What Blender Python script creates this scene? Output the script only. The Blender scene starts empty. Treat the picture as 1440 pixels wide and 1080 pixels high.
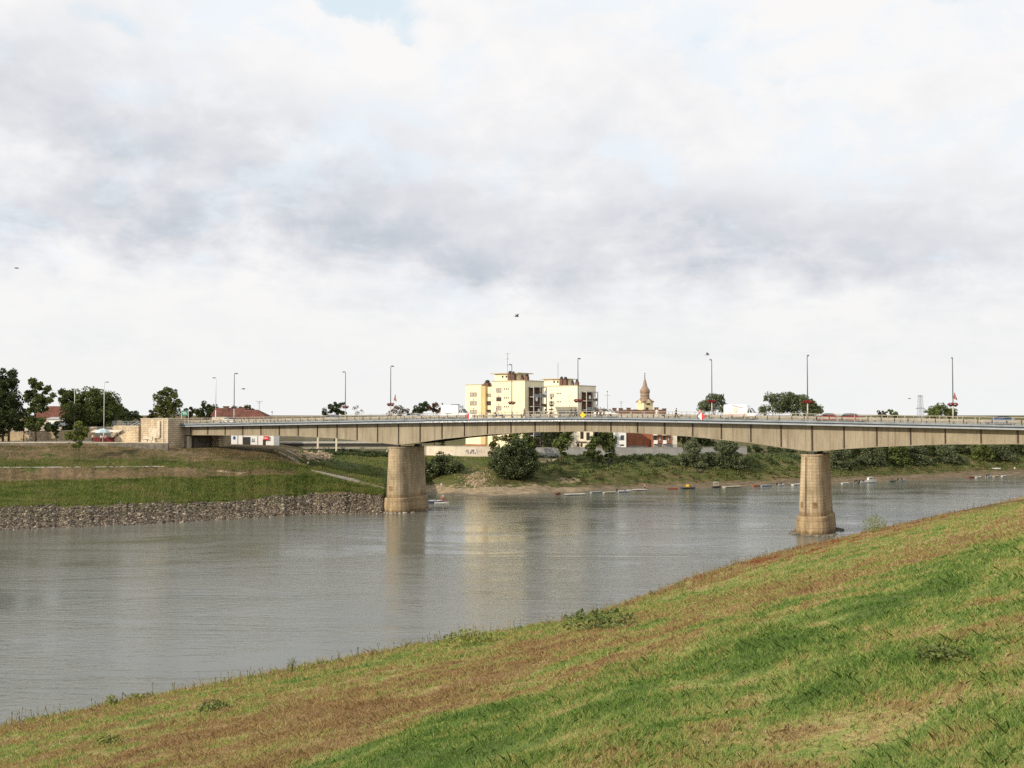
import bpy, bmesh, math, random
import numpy as np
from mathutils import Vector, Matrix
from mathutils.bvhtree import BVHTree

random.seed(7)
RNG = np.random.default_rng(7)
scene = bpy.context.scene
COL = scene.collection

# ------------------------------------------------------------------ camera
F = 1440.0
PITCH = math.radians(1.671)
CAMZ = 19.2
cp, sp = math.cos(PITCH), math.sin(PITCH)
cam_d = bpy.data.cameras.new('camera')
cam = bpy.data.objects.new('camera', cam_d)
COL.objects.link(cam)
cam_d.sensor_width = 36.0
cam_d.lens = 36.0
cam_d.clip_start = 0.1
cam_d.clip_end = 20000
cam.location = (0, 0, CAMZ)
cam.rotation_euler = (math.radians(90) + PITCH, 0, 0)
scene.camera = cam

def ray(u, v):
    dx, dy = (u - 720) / F, (540 - v) / F
    return Vector((dx, cp - dy * sp, sp + dy * cp))

def W(u, v, Y):
    d = ray(u, v)
    t = Y / d.y
    return Vector((d.x * t, Y, CAMZ + d.z * t))

# ------------------------------------------------------------------ scene-graph helpers
def tag(o, label=None, cat=None, group=None, kind=None):
    if label: o['label'] = label
    if cat: o['category'] = cat
    if group: o['group'] = group
    if kind: o['kind'] = kind
    return o

def thing(name, label, cat, loc=(0, 0, 0), rotz=0.0, group=None):
    o = bpy.data.objects.new(name, None)
    COL.objects.link(o)
    o.empty_display_size = 0.3
    o.location = loc
    o.rotation_euler = (0, 0, rotz)
    return tag(o, label, cat, group)

def link(name, me, parent=None, offset=None):
    o = bpy.data.objects.new(name, me)
    COL.objects.link(o)
    if parent is not None:
        o.parent = parent
    if offset is not None:
        o.location = offset
    return o

def auto_uv(me):
    n = len(me.polygons)
    if n == 0: return
    nv = len(me.vertices); nl = len(me.loops)
    co = np.empty(nv * 3); me.vertices.foreach_get('co', co); co = co.reshape(-1, 3)
    vi = np.empty(nl, int); me.loops.foreach_get('vertex_index', vi)
    nr = np.empty(n * 3); me.polygons.foreach_get('normal', nr); nr = nr.reshape(-1, 3)
    lt = np.empty(n, int); me.polygons.foreach_get('loop_total', lt)
    pid = np.repeat(np.arange(n), lt)
    p = co[vi]; N = nr[pid]
    t = np.stack([-N[:, 1], N[:, 0]], 1)
    ln = np.linalg.norm(t, axis=1); ok = (np.abs(N[:, 2]) < 0.7) & (ln > 1e-4)
    t = t / np.maximum(ln, 1e-6)[:, None]
    uu = np.where(ok, (p[:, :2] * t).sum(1), p[:, 0])
    vv = np.where(ok, p[:, 2], p[:, 1])
    uv = me.uv_layers.new(name='UVMap')
    uv.data.foreach_set('uv', np.stack([uu, vv], 1).ravel())

class MB:
    """collects boxes, prisms and tubes into ONE mesh"""
    def __init__(self):
        self.v = []; self.f = []; self.m = []
    def add(self, vs, fs, mi=0):
        b = len(self.v)
        self.v += [tuple(x) for x in vs]
        for q in fs:
            self.f.append([b + i for i in q]); self.m.append(mi)
        return self
    def box(self, x0, x1, y0, y1, z0, z1, mi=0):
        vs = [(x0,y0,z0),(x1,y0,z0),(x1,y1,z0),(x0,y1,z0),(x0,y0,z1),(x1,y0,z1),(x1,y1,z1),(x0,y1,z1)]
        return self.add(vs, [(3,2,1,0),(4,5,6,7),(0,1,5,4),(1,2,6,5),(2,3,7,6),(3,0,4,7)], mi)
    def tube(self, pts, rad, seg=8, mi=0, cap=True):
        pts = [Vector(p) for p in pts]
        n = len(pts)
        if not hasattr(rad, '__len__'): rad = [rad] * n
        vs = []; up = None
        for i, p in enumerate(pts):
            d = (pts[min(i+1, n-1)] - pts[max(i-1, 0)]).normalized()
            if up is None:
                up = Vector((0, 0, 1)) if abs(d.z) < 0.9 else Vector((1, 0, 0))
            a = d.cross(up).normalized(); b = a.cross(d).normalized(); up = b
            for k in range(seg):
                t = 2 * math.pi * k / seg
                vs.append(p + (a * math.cos(t) + b * math.sin(t)) * rad[i])
        fs = []
        for i in range(n - 1):
            for k in range(seg):
                k2 = (k + 1) % seg
                fs.append((i*seg+k, (i+1)*seg+k, (i+1)*seg+k2, i*seg+k2))
        if cap:
            fs.append(tuple(range(seg)))
            fs.append(tuple(reversed(range((n-1)*seg, n*seg))))
        return self.add(vs, fs, mi)
    def lathe(self, prof, seg=16, mi=0, c=(0, 0, 0)):
        vs = []; n = len(prof)
        for r, z in prof:
            for k in range(seg):
                t = 2 * math.pi * k / seg
                vs.append((c[0] + r * math.cos(t), c[1] + r * math.sin(t), c[2] + z))
        fs = []
        for i in range(n - 1):
            for k in range(seg):
                k2 = (k + 1) % seg
                fs.append((i*seg+k, i*seg+k2, (i+1)*seg+k2, (i+1)*seg+k))
        fs.append(tuple(reversed(range(seg))))
        fs.append(tuple(range((n-1)*seg, n*seg)))
        return self.add(vs, fs, mi)
    def prism(self, poly, y0, y1, mi=0, sx=1.0, cx=0.0):
        """poly in (x, z), extruded along y"""
        n = len(poly)
        vs = [(x, y0, z) for x, z in poly] + [(x, y1, z) for x, z in poly]
        fs = [tuple(range(n)), tuple(reversed(range(n, 2*n)))]
        for i in range(n):
            j = (i + 1) % n
            fs.append((j, i, n + i, n + j))
        return self.add(vs, fs, mi)
    def blob(self, c, r, seg=8, rings=5, jit=0.0, mi=0, rng=random):
        vs = []; fs = []
        vs.append((c[0], c[1], c[2] - r[2]))
        for i in range(1, rings):
            ph = -math.pi/2 + math.pi * i / rings
            for k in range(seg):
                t = 2 * math.pi * (k + 0.5 * (i % 2)) / seg
                s = 1 + (rng.random() - 0.5) * jit
                vs.append((c[0] + r[0]*s*math.cos(ph)*math.cos(t), c[1] + r[1]*s*math.cos(ph)*math.sin(t), c[2] + r[2]*s*math.sin(ph)))
        vs.append((c[0], c[1], c[2] + r[2]))
        top = len(vs) - 1
        for k in range(seg):
            k2 = (k + 1) % seg
            fs.append((0, 1 + k2, 1 + k))
            for i in range(rings - 2):
                a = 1 + i*seg
                fs.append((a+k, a+k2, a+seg+k2, a+seg+k))
            a = 1 + (rings-2)*seg
            fs.append((a+k, a+k2, top))
        return self.add(vs, fs, mi)
    def build(self, name, mats, parent=None, offset=None, smooth=False, bevel=0.0, fixn=True):
        me = bpy.data.meshes.new(name)
        me.from_pydata(self.v, [], self.f)
        if fixn:
            bm = bmesh.new(); bm.from_mesh(me)
            bmesh.ops.recalc_face_normals(bm, faces=bm.faces[:])
            bm.to_mesh(me); bm.free()
        if not isinstance(mats, (list, tuple)): mats = [mats]
        for m in mats: me.materials.append(m)
        me.polygons.foreach_set('material_index', self.m)
        if smooth: me.polygons.foreach_set('use_smooth', [True] * len(me.polygons))
        me.update()
        auto_uv(me)
        o = link(name, me, parent, offset)
        if bevel > 0:
            b = o.modifiers.new('bevel', 'BEVEL'); b.width = bevel; b.segments = 2; b.limit_method = 'ANGLE'
        return o

def fast_mesh(name, V, k, mat, smooth=False):
    """V: (n*k,3) vertex array; n separate k-gons"""
    n = len(V) // k
    me = bpy.data.meshes.new(name)
    me.vertices.add(n * k); me.vertices.foreach_set('co', np.ascontiguousarray(V, dtype=np.float32).ravel())
    me.loops.add(n * k); me.loops.foreach_set('vertex_index', np.arange(n * k, dtype=np.int32))
    me.polygons.add(n); me.polygons.foreach_set('loop_start', np.arange(0, n * k, k, dtype=np.int32))
    try: me.polygons.foreach_set('loop_total', np.full(n, k, dtype=np.int32))
    except Exception: pass
    me.materials.append(mat)
    me.update(calc_edges=True); me.validate()
    return me

# ------------------------------------------------------------------ material helpers
def srgb(r, g, b):
    f = lambda c: (c / 255 / 12.92) if c / 255 <= 0.04045 else ((c / 255 + 0.055) / 1.055) ** 2.4
    return (f(r), f(g), f(b), 1)

class NT:
    def __init__(self, tree): self.t = tree
    def n(self, typ, **kw):
        nd = self.t.nodes.new(typ)
        ins = kw.pop('i', {})
        for k, v in kw.items(): setattr(nd, k, v)
        for k, v in ins.items():
            s = nd.inputs[k]
            if hasattr(v, 'is_output') or isinstance(v, bpy.types.NodeSocket): self.t.links.new(v, s)
            else: s.default_value = v
        return nd
    def math(self, op, a, b=None, c=None, clamp=False):
        nd = self.t.nodes.new('ShaderNodeMath'); nd.operation = op; nd.use_clamp = clamp
        for k, x in enumerate((a, b, c)):
            if x is None: continue
            if isinstance(x, bpy.types.NodeSocket): self.t.links.new(x, nd.inputs[k])
            else: nd.inputs[k].default_value = x
        return nd.outputs[0]
    def mix(self, f, a, b, mode='MIX'):
        nd = self.t.nodes.new('ShaderNodeMix'); nd.data_type = 'RGBA'; nd.blend_type = mode
        for k, x in ((0, f), (6, a), (7, b)):
            if isinstance(x, bpy.types.NodeSocket): self.t.links.new(x, nd.inputs[k])
            else: nd.inputs[k].default_value = x
        return nd.outputs[2]
    def ramp(self, f, stops, interp='LINEAR'):
        nd = self.t.nodes.new('ShaderNodeValToRGB'); r = nd.color_ramp; r.interpolation = interp
        while len(r.elements) < len(stops): r.elements.new(0.5)
        while len(r.elements) > len(stops): r.elements.remove(r.elements[-1])
        for e, (p, c) in zip(r.elements, stops):
            e.position = p; e.color = c if len(c) == 4 else (*c, 1)
        self.t.links.new(f, nd.inputs[0])
        return nd.outputs[0]
    def noise(self, vec, scale, detail=3, rough=0.55, dist=0.0):
        nd = self.n('ShaderNodeTexNoise', i={'Scale': scale, 'Detail': detail, 'Roughness': rough, 'Distortion': dist})
        if vec is not None: self.t.links.new(vec, nd.inputs['Vector'])
        return nd.outputs['Fac']
    def mapping(self, vec, scale=(1, 1, 1), rot=(0, 0, 0), loc=(0, 0, 0), typ='POINT'):
        nd = self.n('ShaderNodeMapping', vector_type=typ, i={'Location': loc, 'Rotation': rot, 'Scale': scale})
        self.t.links.new(vec, nd.inputs['Vector'])
        return nd.outputs[0]

def mat(name):
    m = bpy.data.materials.new(name); m.use_nodes = True
    t = m.node_tree; b = t.nodes['Principled BSDF']
    return m, NT(t), b

def setin(nt, sock, v):
    if isinstance(v, bpy.types.NodeSocket): nt.t.links.new(v, sock)
    else: sock.default_value = v

def simple(name, c, rough=0.6, var=0.12, vscale=1.5, metal=0.0, spec=0.4, coord='Object', bump=0.0):
    """paint / plaster / metal with a little procedural weathering"""
    m, nt, b = mat(name)
    tc = nt.n('ShaderNodeTexCoord').outputs[coord]
    nz = nt.noise(tc, vscale, 4, 0.6)
    c = tuple(c[:3])
    lo = tuple(x * (1 - var) for x in c); hi = tuple(min(1, x * (1 + var)) for x in c)
    col = nt.ramp(nz, [(0.3, (*lo, 1)), (0.7, (*hi, 1))])
    setin(nt, b.inputs['Base Color'], col)
    b.inputs['Roughness'].default_value = rough
    b.inputs['Metallic'].default_value = metal
    b.inputs['Specular IOR Level'].default_value = spec
    if bump > 0:
        bp = nt.n('ShaderNodeBump', i={'Strength': bump, 'Distance': 0.05, 'Height': nz})
        nt.t.links.new(bp.outputs[0], b.inputs['Normal'])
    return m

def foliage(name, dark, light, tint=None):
    m, nt, b = mat(name)
    g = nt.n('ShaderNodeNewGeometry')
    tc = nt.n('ShaderNodeTexCoord').outputs['Object']
    nz = nt.noise(tc, 0.5, 2)
    f = nt.math('ADD', nt.math('MULTIPLY', g.outputs['Random Per Island'], 0.55), nt.math('MULTIPLY', nz, 0.5))
    stops = [(0.15, (*dark, 1)), (0.85, (*light, 1))]
    if tint: stops.append((0.97, (*tint, 1)))
    col = nt.ramp(f, stops)
    setin(nt, b.inputs['Base Color'], col)
    b.inputs['Roughness'].default_value = 0.55
    b.inputs['Specular IOR Level'].default_value = 0.25
    tr = nt.n('ShaderNodeBsdfTranslucent'); nt.t.links.new(col, tr.inputs[0])
    ms = nt.n('ShaderNodeMixShader', i={0: 0.22})
    nt.t.links.new(b.outputs[0], ms.inputs[1]); nt.t.links.new(tr.outputs[0], ms.inputs[2])
    out = nt.t.nodes['Material Output']; nt.t.links.new(ms.outputs[0], out.inputs[0])
    return m

def masonry(name, c1, c2, mortar, bw=0.9, bh=0.42, joint=0.03, stain=0.35, bump=0.6, var=0.25):
    m, nt, b = mat(name)
    uv = nt.n('ShaderNodeTexCoord').outputs['UV']
    ob = nt.n('ShaderNodeTexCoord').outputs['Object']
    w = nt.noise(ob, 1.1, 2)
    br = nt.n('ShaderNodeTexBrick', offset=0.5, i={'Color1': (*c1, 1), 'Color2': (*c2, 1), 'Mortar': (*mortar, 1), 'Scale': 1.0,
              'Mortar Size': joint, 'Mortar Smooth': 0.3, 'Bias': 0.0, 'Brick Width': bw, 'Row Height': bh})
    uvd = nt.n('ShaderNodeVectorMath', operation='ADD')
    nt.t.links.new(uv, uvd.inputs[0])
    wv = nt.n('ShaderNodeCombineXYZ', i={0: nt.math('MULTIPLY', w, 0.06), 1: nt.math('MULTIPLY', w, 0.06)})
    nt.t.links.new(wv.outputs[0], uvd.inputs[1])
    nt.t.links.new(uvd.outputs[0], br.inputs['Vector'])
    big = nt.noise(nt.mapping(ob, (1, 1, 0.35)), 0.55, 5, 0.65)
    fine = nt.noise(ob, 5.0, 4, 0.7)
    st = nt.ramp(big, [(0.36, (1 - stain,) * 3 + (1,)), (0.62, (1.08, 1.08, 1.08, 1))])
    col = nt.mix(1.0, br.outputs['Color'], st, 'MULTIPLY')
    fv = nt.ramp(fine, [(0.3, (1 - var,) * 3 + (1,)), (0.7, (1 + var * 0.6,) * 3 + (1,))])
    col = nt.mix(1.0, col, fv, 'MULTIPLY')
    setin(nt, b.inputs['Base Color'], col)
    b.inputs['Roughness'].default_value = 0.9
    b.inputs['Specular IOR Level'].default_value = 0.15
    h = nt.math('ADD', nt.math('MULTIPLY', br.outputs['Fac'], -1.0), nt.math('MULTIPLY', fine, 0.6))
    bp = nt.n('ShaderNodeBump', i={'Strength': bump, 'Distance': 0.06, 'Height': h})
    nt.t.links.new(bp.outputs[0], b.inputs['Normal'])
    return m

def glass(name, c=(0.02, 0.025, 0.03), rough=0.08):
    m, nt, b = mat(name)
    tc = nt.n('ShaderNodeTexCoord').outputs['Object']
    nz = nt.noise(tc, 0.9, 2)
    col = nt.ramp(nz, [(0.35, (*[x * 0.6 for x in c], 1)), (0.65, (*[x * 1.5 for x in c], 1))])
    setin(nt, b.inputs['Base Color'], col)
    b.inputs['Roughness'].default_value = rough
    b.inputs['Specular IOR Level'].default_value = 0.6
    return m

M = {}
M['concrete'] = simple('weathered_concrete', (0.34, 0.31, 0.26), 0.9, 0.3, 0.6, bump=0.3)
M['dark_concrete'] = simple('stained_concrete', (0.17, 0.15, 0.12), 0.9, 0.45, 0.8, bump=0.3)
M['pale_stone'] = simple('pale_cut_stone', (0.55, 0.48, 0.37), 0.9, 0.25, 1.6, bump=0.5)
M['cream_wall'] = simple('cream_plaster', (0.66, 0.58, 0.46), 0.9, 0.16, 0.4)
M['grey_wall'] = simple('grey_render', (0.36, 0.35, 0.33), 0.9, 0.16, 0.5)
M['asphalt'] = simple('asphalt', (0.06, 0.06, 0.06), 0.95, 0.25, 3)
M['paving'] = simple('walkway_paving', (0.28, 0.26, 0.23), 0.9, 0.2, 2)
M['promenade'] = simple('promenade_paving', (0.36, 0.32, 0.26), 0.9, 0.2, 1)
M['steel_grey'] = simple('grey_painted_steel', (0.22, 0.25, 0.28), 0.45, 0.15, 1)
M['pole_grey'] = simple('dark_grey_pole', (0.13, 0.14, 0.15), 0.4, 0.15, 1, spec=0.5)
M['pole_pale'] = simple('pale_pole_paint', (0.46, 0.43, 0.37), 0.5, 0.15, 1)
M['pole_white'] = simple('white_pole_paint', (0.72, 0.72, 0.72), 0.45, 0.08, 1)
M['rail'] = simple('beige_rail_paint', (0.34, 0.31, 0.26), 0.5, 0.2, 1)
M['guard'] = simple('guard_rail_beam', (0.36, 0.325, 0.26), 0.5, 0.25, 0.8)
M['black'] = simple('black_rubber', (0.018, 0.018, 0.018), 0.8, 0.2, 2)
M['dark_iron'] = simple('dark_iron', (0.03, 0.028, 0.026), 0.6, 0.3, 2)
M['white_paint'] = simple('white_paint', (0.78, 0.78, 0.76), 0.5, 0.05, 1)
M['red_paint'] = simple('red_paint', (0.60, 0.035, 0.03), 0.5, 0.08, 1)
M['yellow_paint'] = simple('yellow_sign_paint', (0.78, 0.52, 0.01), 0.5, 0.06, 1)
M['green_sign'] = simple('green_sign_paint', (0.01, 0.14, 0.10), 0.5, 0.08, 1)
M['blue_paint'] = simple('blue_paint', (0.03, 0.09, 0.28), 0.45, 0.1, 1)
M['orange_paint'] = simple('orange_paint', (0.55, 0.14, 0.03), 0.6, 0.2, 1)
M['glass'] = glass('window_glass', (0.035, 0.035, 0.04))
M['car_glass'] = glass('car_glass', (0.02, 0.03, 0.035), 0.05)
M['curtain'] = simple('pale_curtain_glass', (0.40, 0.36, 0.32), 0.3, 0.35, 1.2)
M['skin'] = simple('skin', (0.50, 0.29, 0.19), 0.6, 0.06, 4)
M['hair'] = simple('dark_hair', (0.035, 0.022, 0.014), 0.7, 0.2, 8)
M['bark'] = simple('bark', (0.075, 0.055, 0.038), 0.95, 0.35, 2.5, bump=0.6)
M['timber'] = simple('weathered_timber', (0.20, 0.17, 0.13), 0.85, 0.35, 2)
M['flower'] = foliage('red_flowers', (0.16, 0.012, 0.012), (0.42, 0.035, 0.03), (0.05, 0.09, 0.02))
M['roof_tile'] = masonry('red_roof_tiles', (0.235, 0.095, 0.068), (0.18, 0.075, 0.055), (0.09, 0.045, 0.035), 0.4, 0.32, 0.03, 0.3, 0.6)
M['roof_brown'] = masonry('brown_roof_tiles', (0.27, 0.15, 0.10), (0.21, 0.115, 0.08), (0.1, 0.06, 0.04), 0.4, 0.32, 0.03, 0.35, 0.6)
M['terracotta'] = simple('sooty_terracotta', (0.15, 0.082, 0.058), 0.9, 0.35, 2)
M['rubble_earth'] = simple('pale_earth_rubble', (0.36, 0.27, 0.17), .95, .35, 1.2)
M['lip'] = simple('pale_edge_lip', (0.36, 0.39, 0.42), 0.6, 0.25, 0.7)
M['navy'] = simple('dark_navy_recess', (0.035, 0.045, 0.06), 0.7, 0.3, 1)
M['brick'] = masonry('red_brickwork', (0.40, 0.155, 0.08), (0.34, 0.125, 0.065), (0.24, 0.13, 0.09), 0.26, 0.09, 0.012, 0.2, 0.3, 0.12)
M['ashlar'] = masonry('limestone_ashlar', (0.70, 0.57, 0.40), (0.57, 0.45, 0.31), (0.24, 0.18, 0.12), 1.05, 0.44, 0.04, 0.28, 0.5, 0.22)
M['rubble_wall'] = masonry('rough_stone_wall', (0.74, 0.60, 0.41), (0.60, 0.47, 0.31), (0.40, 0.31, 0.20), 0.7, 0.36, 0.03, 0.28, 0.6, 0.35)
M['pier'] = masonry('pier_stone', (0.50, 0.395, 0.255), (0.44, 0.34, 0.215), (0.34, 0.26, 0.165), 1.5, 0.50, 0.030, 0.40, 0.35, 0.22)
def stain(m, lo, hi, col_, amt):
    """brown water-line stain between two heights on the stone itself"""
    nt = NT(m.node_tree); b = m.node_tree.nodes['Principled BSDF']
    src = b.inputs['Base Color'].links[0].from_socket
    ob = nt.n('ShaderNodeTexCoord').outputs['Object']; sx = nt.n('ShaderNodeSeparateXYZ'); nt.t.links.new(ob, sx.inputs[0])
    z = nt.math('ADD', sx.outputs[2], nt.math('MULTIPLY', nt.math('SUBTRACT', nt.noise(nt.mapping(ob, (1, 1, .2)), 1.1, 4, .7), .5), 1.6))
    f = nt.n('ShaderNodeMapRange', interpolation_type='SMOOTHSTEP', i={'Value': z, 'From Min': lo, 'From Max': hi, 'To Min': amt, 'To Max': 0.0}).outputs[0]
    nt.t.links.new(nt.mix(f, src, col_, 'MULTIPLY'), b.inputs['Base Color'])
stain(M['pier'], 2.9, 4.2, (.55, .45, .36, 1), .8)
M['pier_base'] = masonry('pier_base_stone', (0.42, 0.31, 0.18), (0.36, 0.27, 0.16), (0.2, 0.15, 0.09), 1.8, 1.1, 0.03, 0.42, 0.4, 0.25)
stain(M['pier_base'], .2, .9, (.5, .46, .40, 1), .9)
M['yellow_wall'] = simple('yellow_plaster', (0.84, 0.745, 0.51), 0.9, 0.06, 0.25)
M['ochre_wall'] = simple('ochre_plaster', (0.62, 0.46, 0.23), 0.9, 0.1, 0.3)
M['pale_yellow'] = simple('pale_yellow_plaster', (0.84, 0.75, 0.57), 0.9, 0.06, 0.25)
M['church_yellow'] = simple('church_yellow_plaster', (0.82, 0.68, 0.40), 0.9, 0.1, 0.3)
M['beige_panel'] = simple('beige_panel', (0.52, 0.43, 0.30), 0.85, 0.1, 0.6)
M['brown_panel'] = simple('brown_balcony_panel', (0.12, 0.065, 0.04), 0.8, 0.35, 0.7)
M['copper'] = simple('dull_copper_roof', (0.285, 0.20, 0.145), 0.6, 0.22, 0.9)
M['leaf_dark'] = foliage('dark_foliage', (0.022, 0.034, 0.012), (0.085, 0.11, 0.036))
M['leaf_mid'] = foliage('mid_foliage', (0.055, 0.082, 0.020), (0.185, 0.215, 0.062))
M['leaf_light'] = foliage('light_foliage', (0.11, 0.14, 0.028), (0.28, 0.30, 0.075))
M['leaf_willow'] = foliage('willow_foliage', (0.07, 0.092, 0.042), (0.19, 0.215, 0.115))
M['leaf_autumn'] = foliage('autumn_foliage', (0.07, 0.045, 0.02), (0.17, 0.09, 0.04))
M['leaf_olive'] = foliage('olive_foliage', (0.055, 0.048, 0.014), (0.13, 0.11, 0.035))
M['leaf_grey'] = foliage('dry_grey_foliage', (0.14, 0.11, 0.085), (0.28, 0.22, 0.18))
# ------------------------------------------------------------------ sky, sun
SUN_AZ = Vector((-0.80, -0.60, 0)).normalized()
SUN_EL = math.radians(27)
world = bpy.data.worlds.new('World'); scene.world = world; world.use_nodes = True
nt = NT(world.node_tree)
for n in list(world.node_tree.nodes): world.node_tree.nodes.remove(n)
wout = nt.n('ShaderNodeOutputWorld')
bg = nt.n('ShaderNodeBackground', i={'Strength': 0.1})
nt.t.links.new(bg.outputs[0], wout.inputs[0])
sky = nt.n('ShaderNodeTexSky', sky_type='NISHITA', sun_disc=False)
sky.sun_elevation = SUN_EL
sky.sun_rotation = math.atan2(SUN_AZ.x, SUN_AZ.y)
sky.altitude = 90; sky.air_density = 1.0; sky.dust_density = 2.0
g = nt.n('ShaderNodeTexCoord').outputs['Generated']
sep = nt.n('ShaderNodeSeparateXYZ'); nt.t.links.new(g, sep.inputs[0])
az = nt.math('ARCTAN2', sep.outputs[0], sep.outputs[1])
el = nt.math('ARCSINE', sep.outputs[2])
# cloud layer: direction projected onto a flat layer, so that cloud bands flatten towards the horizon
zz = nt.math('ADD', nt.math('MAXIMUM', sep.outputs[2], 0.0), 0.16)
lay = nt.n('ShaderNodeCombineXYZ', i={0: nt.math('DIVIDE', sep.outputs[0], zz), 1: nt.math('DIVIDE', sep.outputs[1], zz)}).outputs[0]
big = nt.noise(nt.mapping(lay, loc=(3.1, 0.7, 0)), 1.1, 5, 0.55, 0.4)
mid = nt.noise(nt.mapping(lay, loc=(7.7, 2.2, 4)), 3.0, 6, 0.58, 0.3)
puff = nt.noise(nt.mapping(lay, loc=(1.7, 8.2, 2)), 8.0, 5, 0.55, 0.2)
# warped azimuth / elevation used to lay out the broad cloud masses over the town
ae = nt.n('ShaderNodeCombineXYZ', i={0: az, 1: el}).outputs[0]
mid = nt.math('ADD', nt.math('MULTIPLY', mid, 0.45), nt.math('MULTIPLY', nt.noise(nt.mapping(ae, (6.4, 9.4, 1), loc=(2.3, 1.4, 0)), 1.0, 6, 0.58, 0.35), 0.55))
puff = nt.math('ADD', nt.math('MULTIPLY', puff, 0.15), nt.math('MULTIPLY', nt.noise(nt.mapping(ae, (19, 25, 1), loc=(6.3, 3.4, 0)), 1.0, 6, 0.6, 0.25), 0.85))
azw = nt.math('ADD', az, nt.math('MULTIPLY', nt.math('SUBTRACT', mid, 0.5), 0.20))
elw = nt.math('ADD', el, nt.math('ADD', nt.math('MULTIPLY', nt.math('SUBTRACT', mid, 0.5), 0.07), nt.math('MULTIPLY', nt.math('SUBTRACT', puff, 0.5), 0.055)))
sky_xy = nt.n('ShaderNodeCombineXYZ', i={0: azw, 1: elw}).outputs[0]
def mass(u, v, ru, rv, w, rot=0.0):
    mp = nt.mapping(sky_xy, (ru / F, rv / F, 1), (0, 0, math.radians(rot)), ((u - 720) / F, (582 - v) / F, 0), 'TEXTURE')
    gr = nt.n('ShaderNodeTexGradient', gradient_type='QUADRATIC_SPHERE'); nt.t.links.new(mp, gr.inputs[0])
    return nt.math('MULTIPLY', gr.outputs[1], w)
def total(lst):
    s = None
    for a in lst:
        m_ = mass(*a)
        s = m_ if s is None else nt.math('ADD', s, m_)
    return s
dark = total([(560, 300, 620, 200, 0.95, -8), (690, 380, 330, 95, 1.0, -10), (200, 235, 560, 200, 1.05, -6), (60, 335, 460, 85, 0.95, 0),
              (300, 320, 480, 120, 0.7, 0), (930, 310, 460, 140, 0.7, 0), (1050, 360, 380, 105, 0.95, 0), (1320, 390, 620, 160, 0.85, 0), (1000, 300, 190, 70, 0.5, 0),
              (820, 190, 420, 170, 0.40, 0), (900, 490, 520, 45, 0.3, 0), (130, 480, 520, 60, 0.3, 0), (60, 130, 400, 160, 0.50, 0), (420, 190, 420, 110, 0.35, -10), (1250, 300, 420, 130, 0.35, 0)])
blue = total([(500, 22, 190, 75, 1.7, -14), (420, 30, 90, 60, 0.6, 0), (200, 80, 150, 48, 0.6, -20), (1050, 62, 130, 60, 0.5, 0), (1320, 52, 150, 60, 0.6, 0), (1080, 140, 170, 50, 0.5, 0),
              (150, 430, 300, 40, 0.35, 0), (560, 85, 90, 40, 0.6, -25)])
lump = nt.math('ADD', nt.math('MULTIPLY', nt.math('SUBTRACT', mid, 0.5), 2.6), nt.math('MULTIPLY', nt.math('SUBTRACT', puff, 0.5), 1.7))
far_up = nt.n('ShaderNodeMapRange', i={'Value': el, 'From Min': 0.45, 'From Max': 0.9, 'To Min': 0.0, 'To Max': 1.0}).outputs[0]
dk = nt.math('ADD', nt.math('MULTIPLY', dark, nt.math('ADD', 0.80, nt.math('MULTIPLY', lump, 0.80))), nt.math('ADD', nt.math('MULTIPLY', nt.math('SUBTRACT', big, 0.46), 0.55), nt.math('MULTIPLY', nt.math('ADD', nt.math('SUBTRACT', mid, 0.52), nt.math('MULTIPLY', nt.math('SUBTRACT', puff, 0.5), 0.8)), 0.9)))
dk = nt.math('MULTIPLY', dk, 0.50, clamp=True)
ccol = nt.ramp(dk, [(0.0, (0.955, 0.945, 0.94, 1)), (0.12, (0.875, 0.878, 0.895, 1)), (0.32, (0.765, 0.775, 0.81, 1)), (0.6, (0.63, 0.665, 0.72, 1)), (1.0, (0.49, 0.54, 0.61, 1))])
tint = nt.n('ShaderNodeMapRange', interpolation_type='SMOOTHSTEP', i={'Value': nt.math('ADD', nt.noise(nt.mapping(ae, (7, 13, 1), loc=(4.3, 9.4, 0)), 1.0, 6, 0.62, 0.3), nt.math('MULTIPLY', nt.math('SUBTRACT', el, 0.2), 0.25)), 'From Min': 0.5, 'From Max': 0.68, 'To Min': 0.0, 'To Max': 0.55}).outputs[0]
ccol = nt.mix(tint, ccol, (0.80, 0.90, 0.985, 1))
edge = nt.math('ADD', blue, nt.math('ADD', nt.math('MULTIPLY', nt.math('SUBTRACT', mid, 0.5), 1.6), nt.math('MULTIPLY', nt.math('SUBTRACT', puff, 0.5), 0.9)))
bl = nt.n('ShaderNodeMapRange', interpolation_type='SMOOTHSTEP', i={'Value': edge, 'From Min': 0.22, 'From Max': 0.8, 'To Min': 0.0, 'To Max': 0.85}).outputs[0]
hor = nt.n('ShaderNodeMapRange', i={'Value': el, 'From Min': 0.03, 'From Max': 0.14, 'To Min': 1.0, 'To Max': 0.0}).outputs[0]
ccol = nt.mix(nt.math('MULTIPLY', hor, 0.75), ccol, (0.885, 0.895, 0.88, 1))
c10 = nt.mix(1.0, ccol, (10, 10, 10, 1), 'MULTIPLY')
gap = nt.mix(0.82, sky.outputs[0], (8.1, 9.5, 10.4, 1))
full = nt.mix(bl, c10, gap)
nt.t.links.new(full, bg.inputs['Color'])
world.cycles.sampling_method = 'MANUAL'; world.cycles.sample_map_resolution = 512

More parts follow.
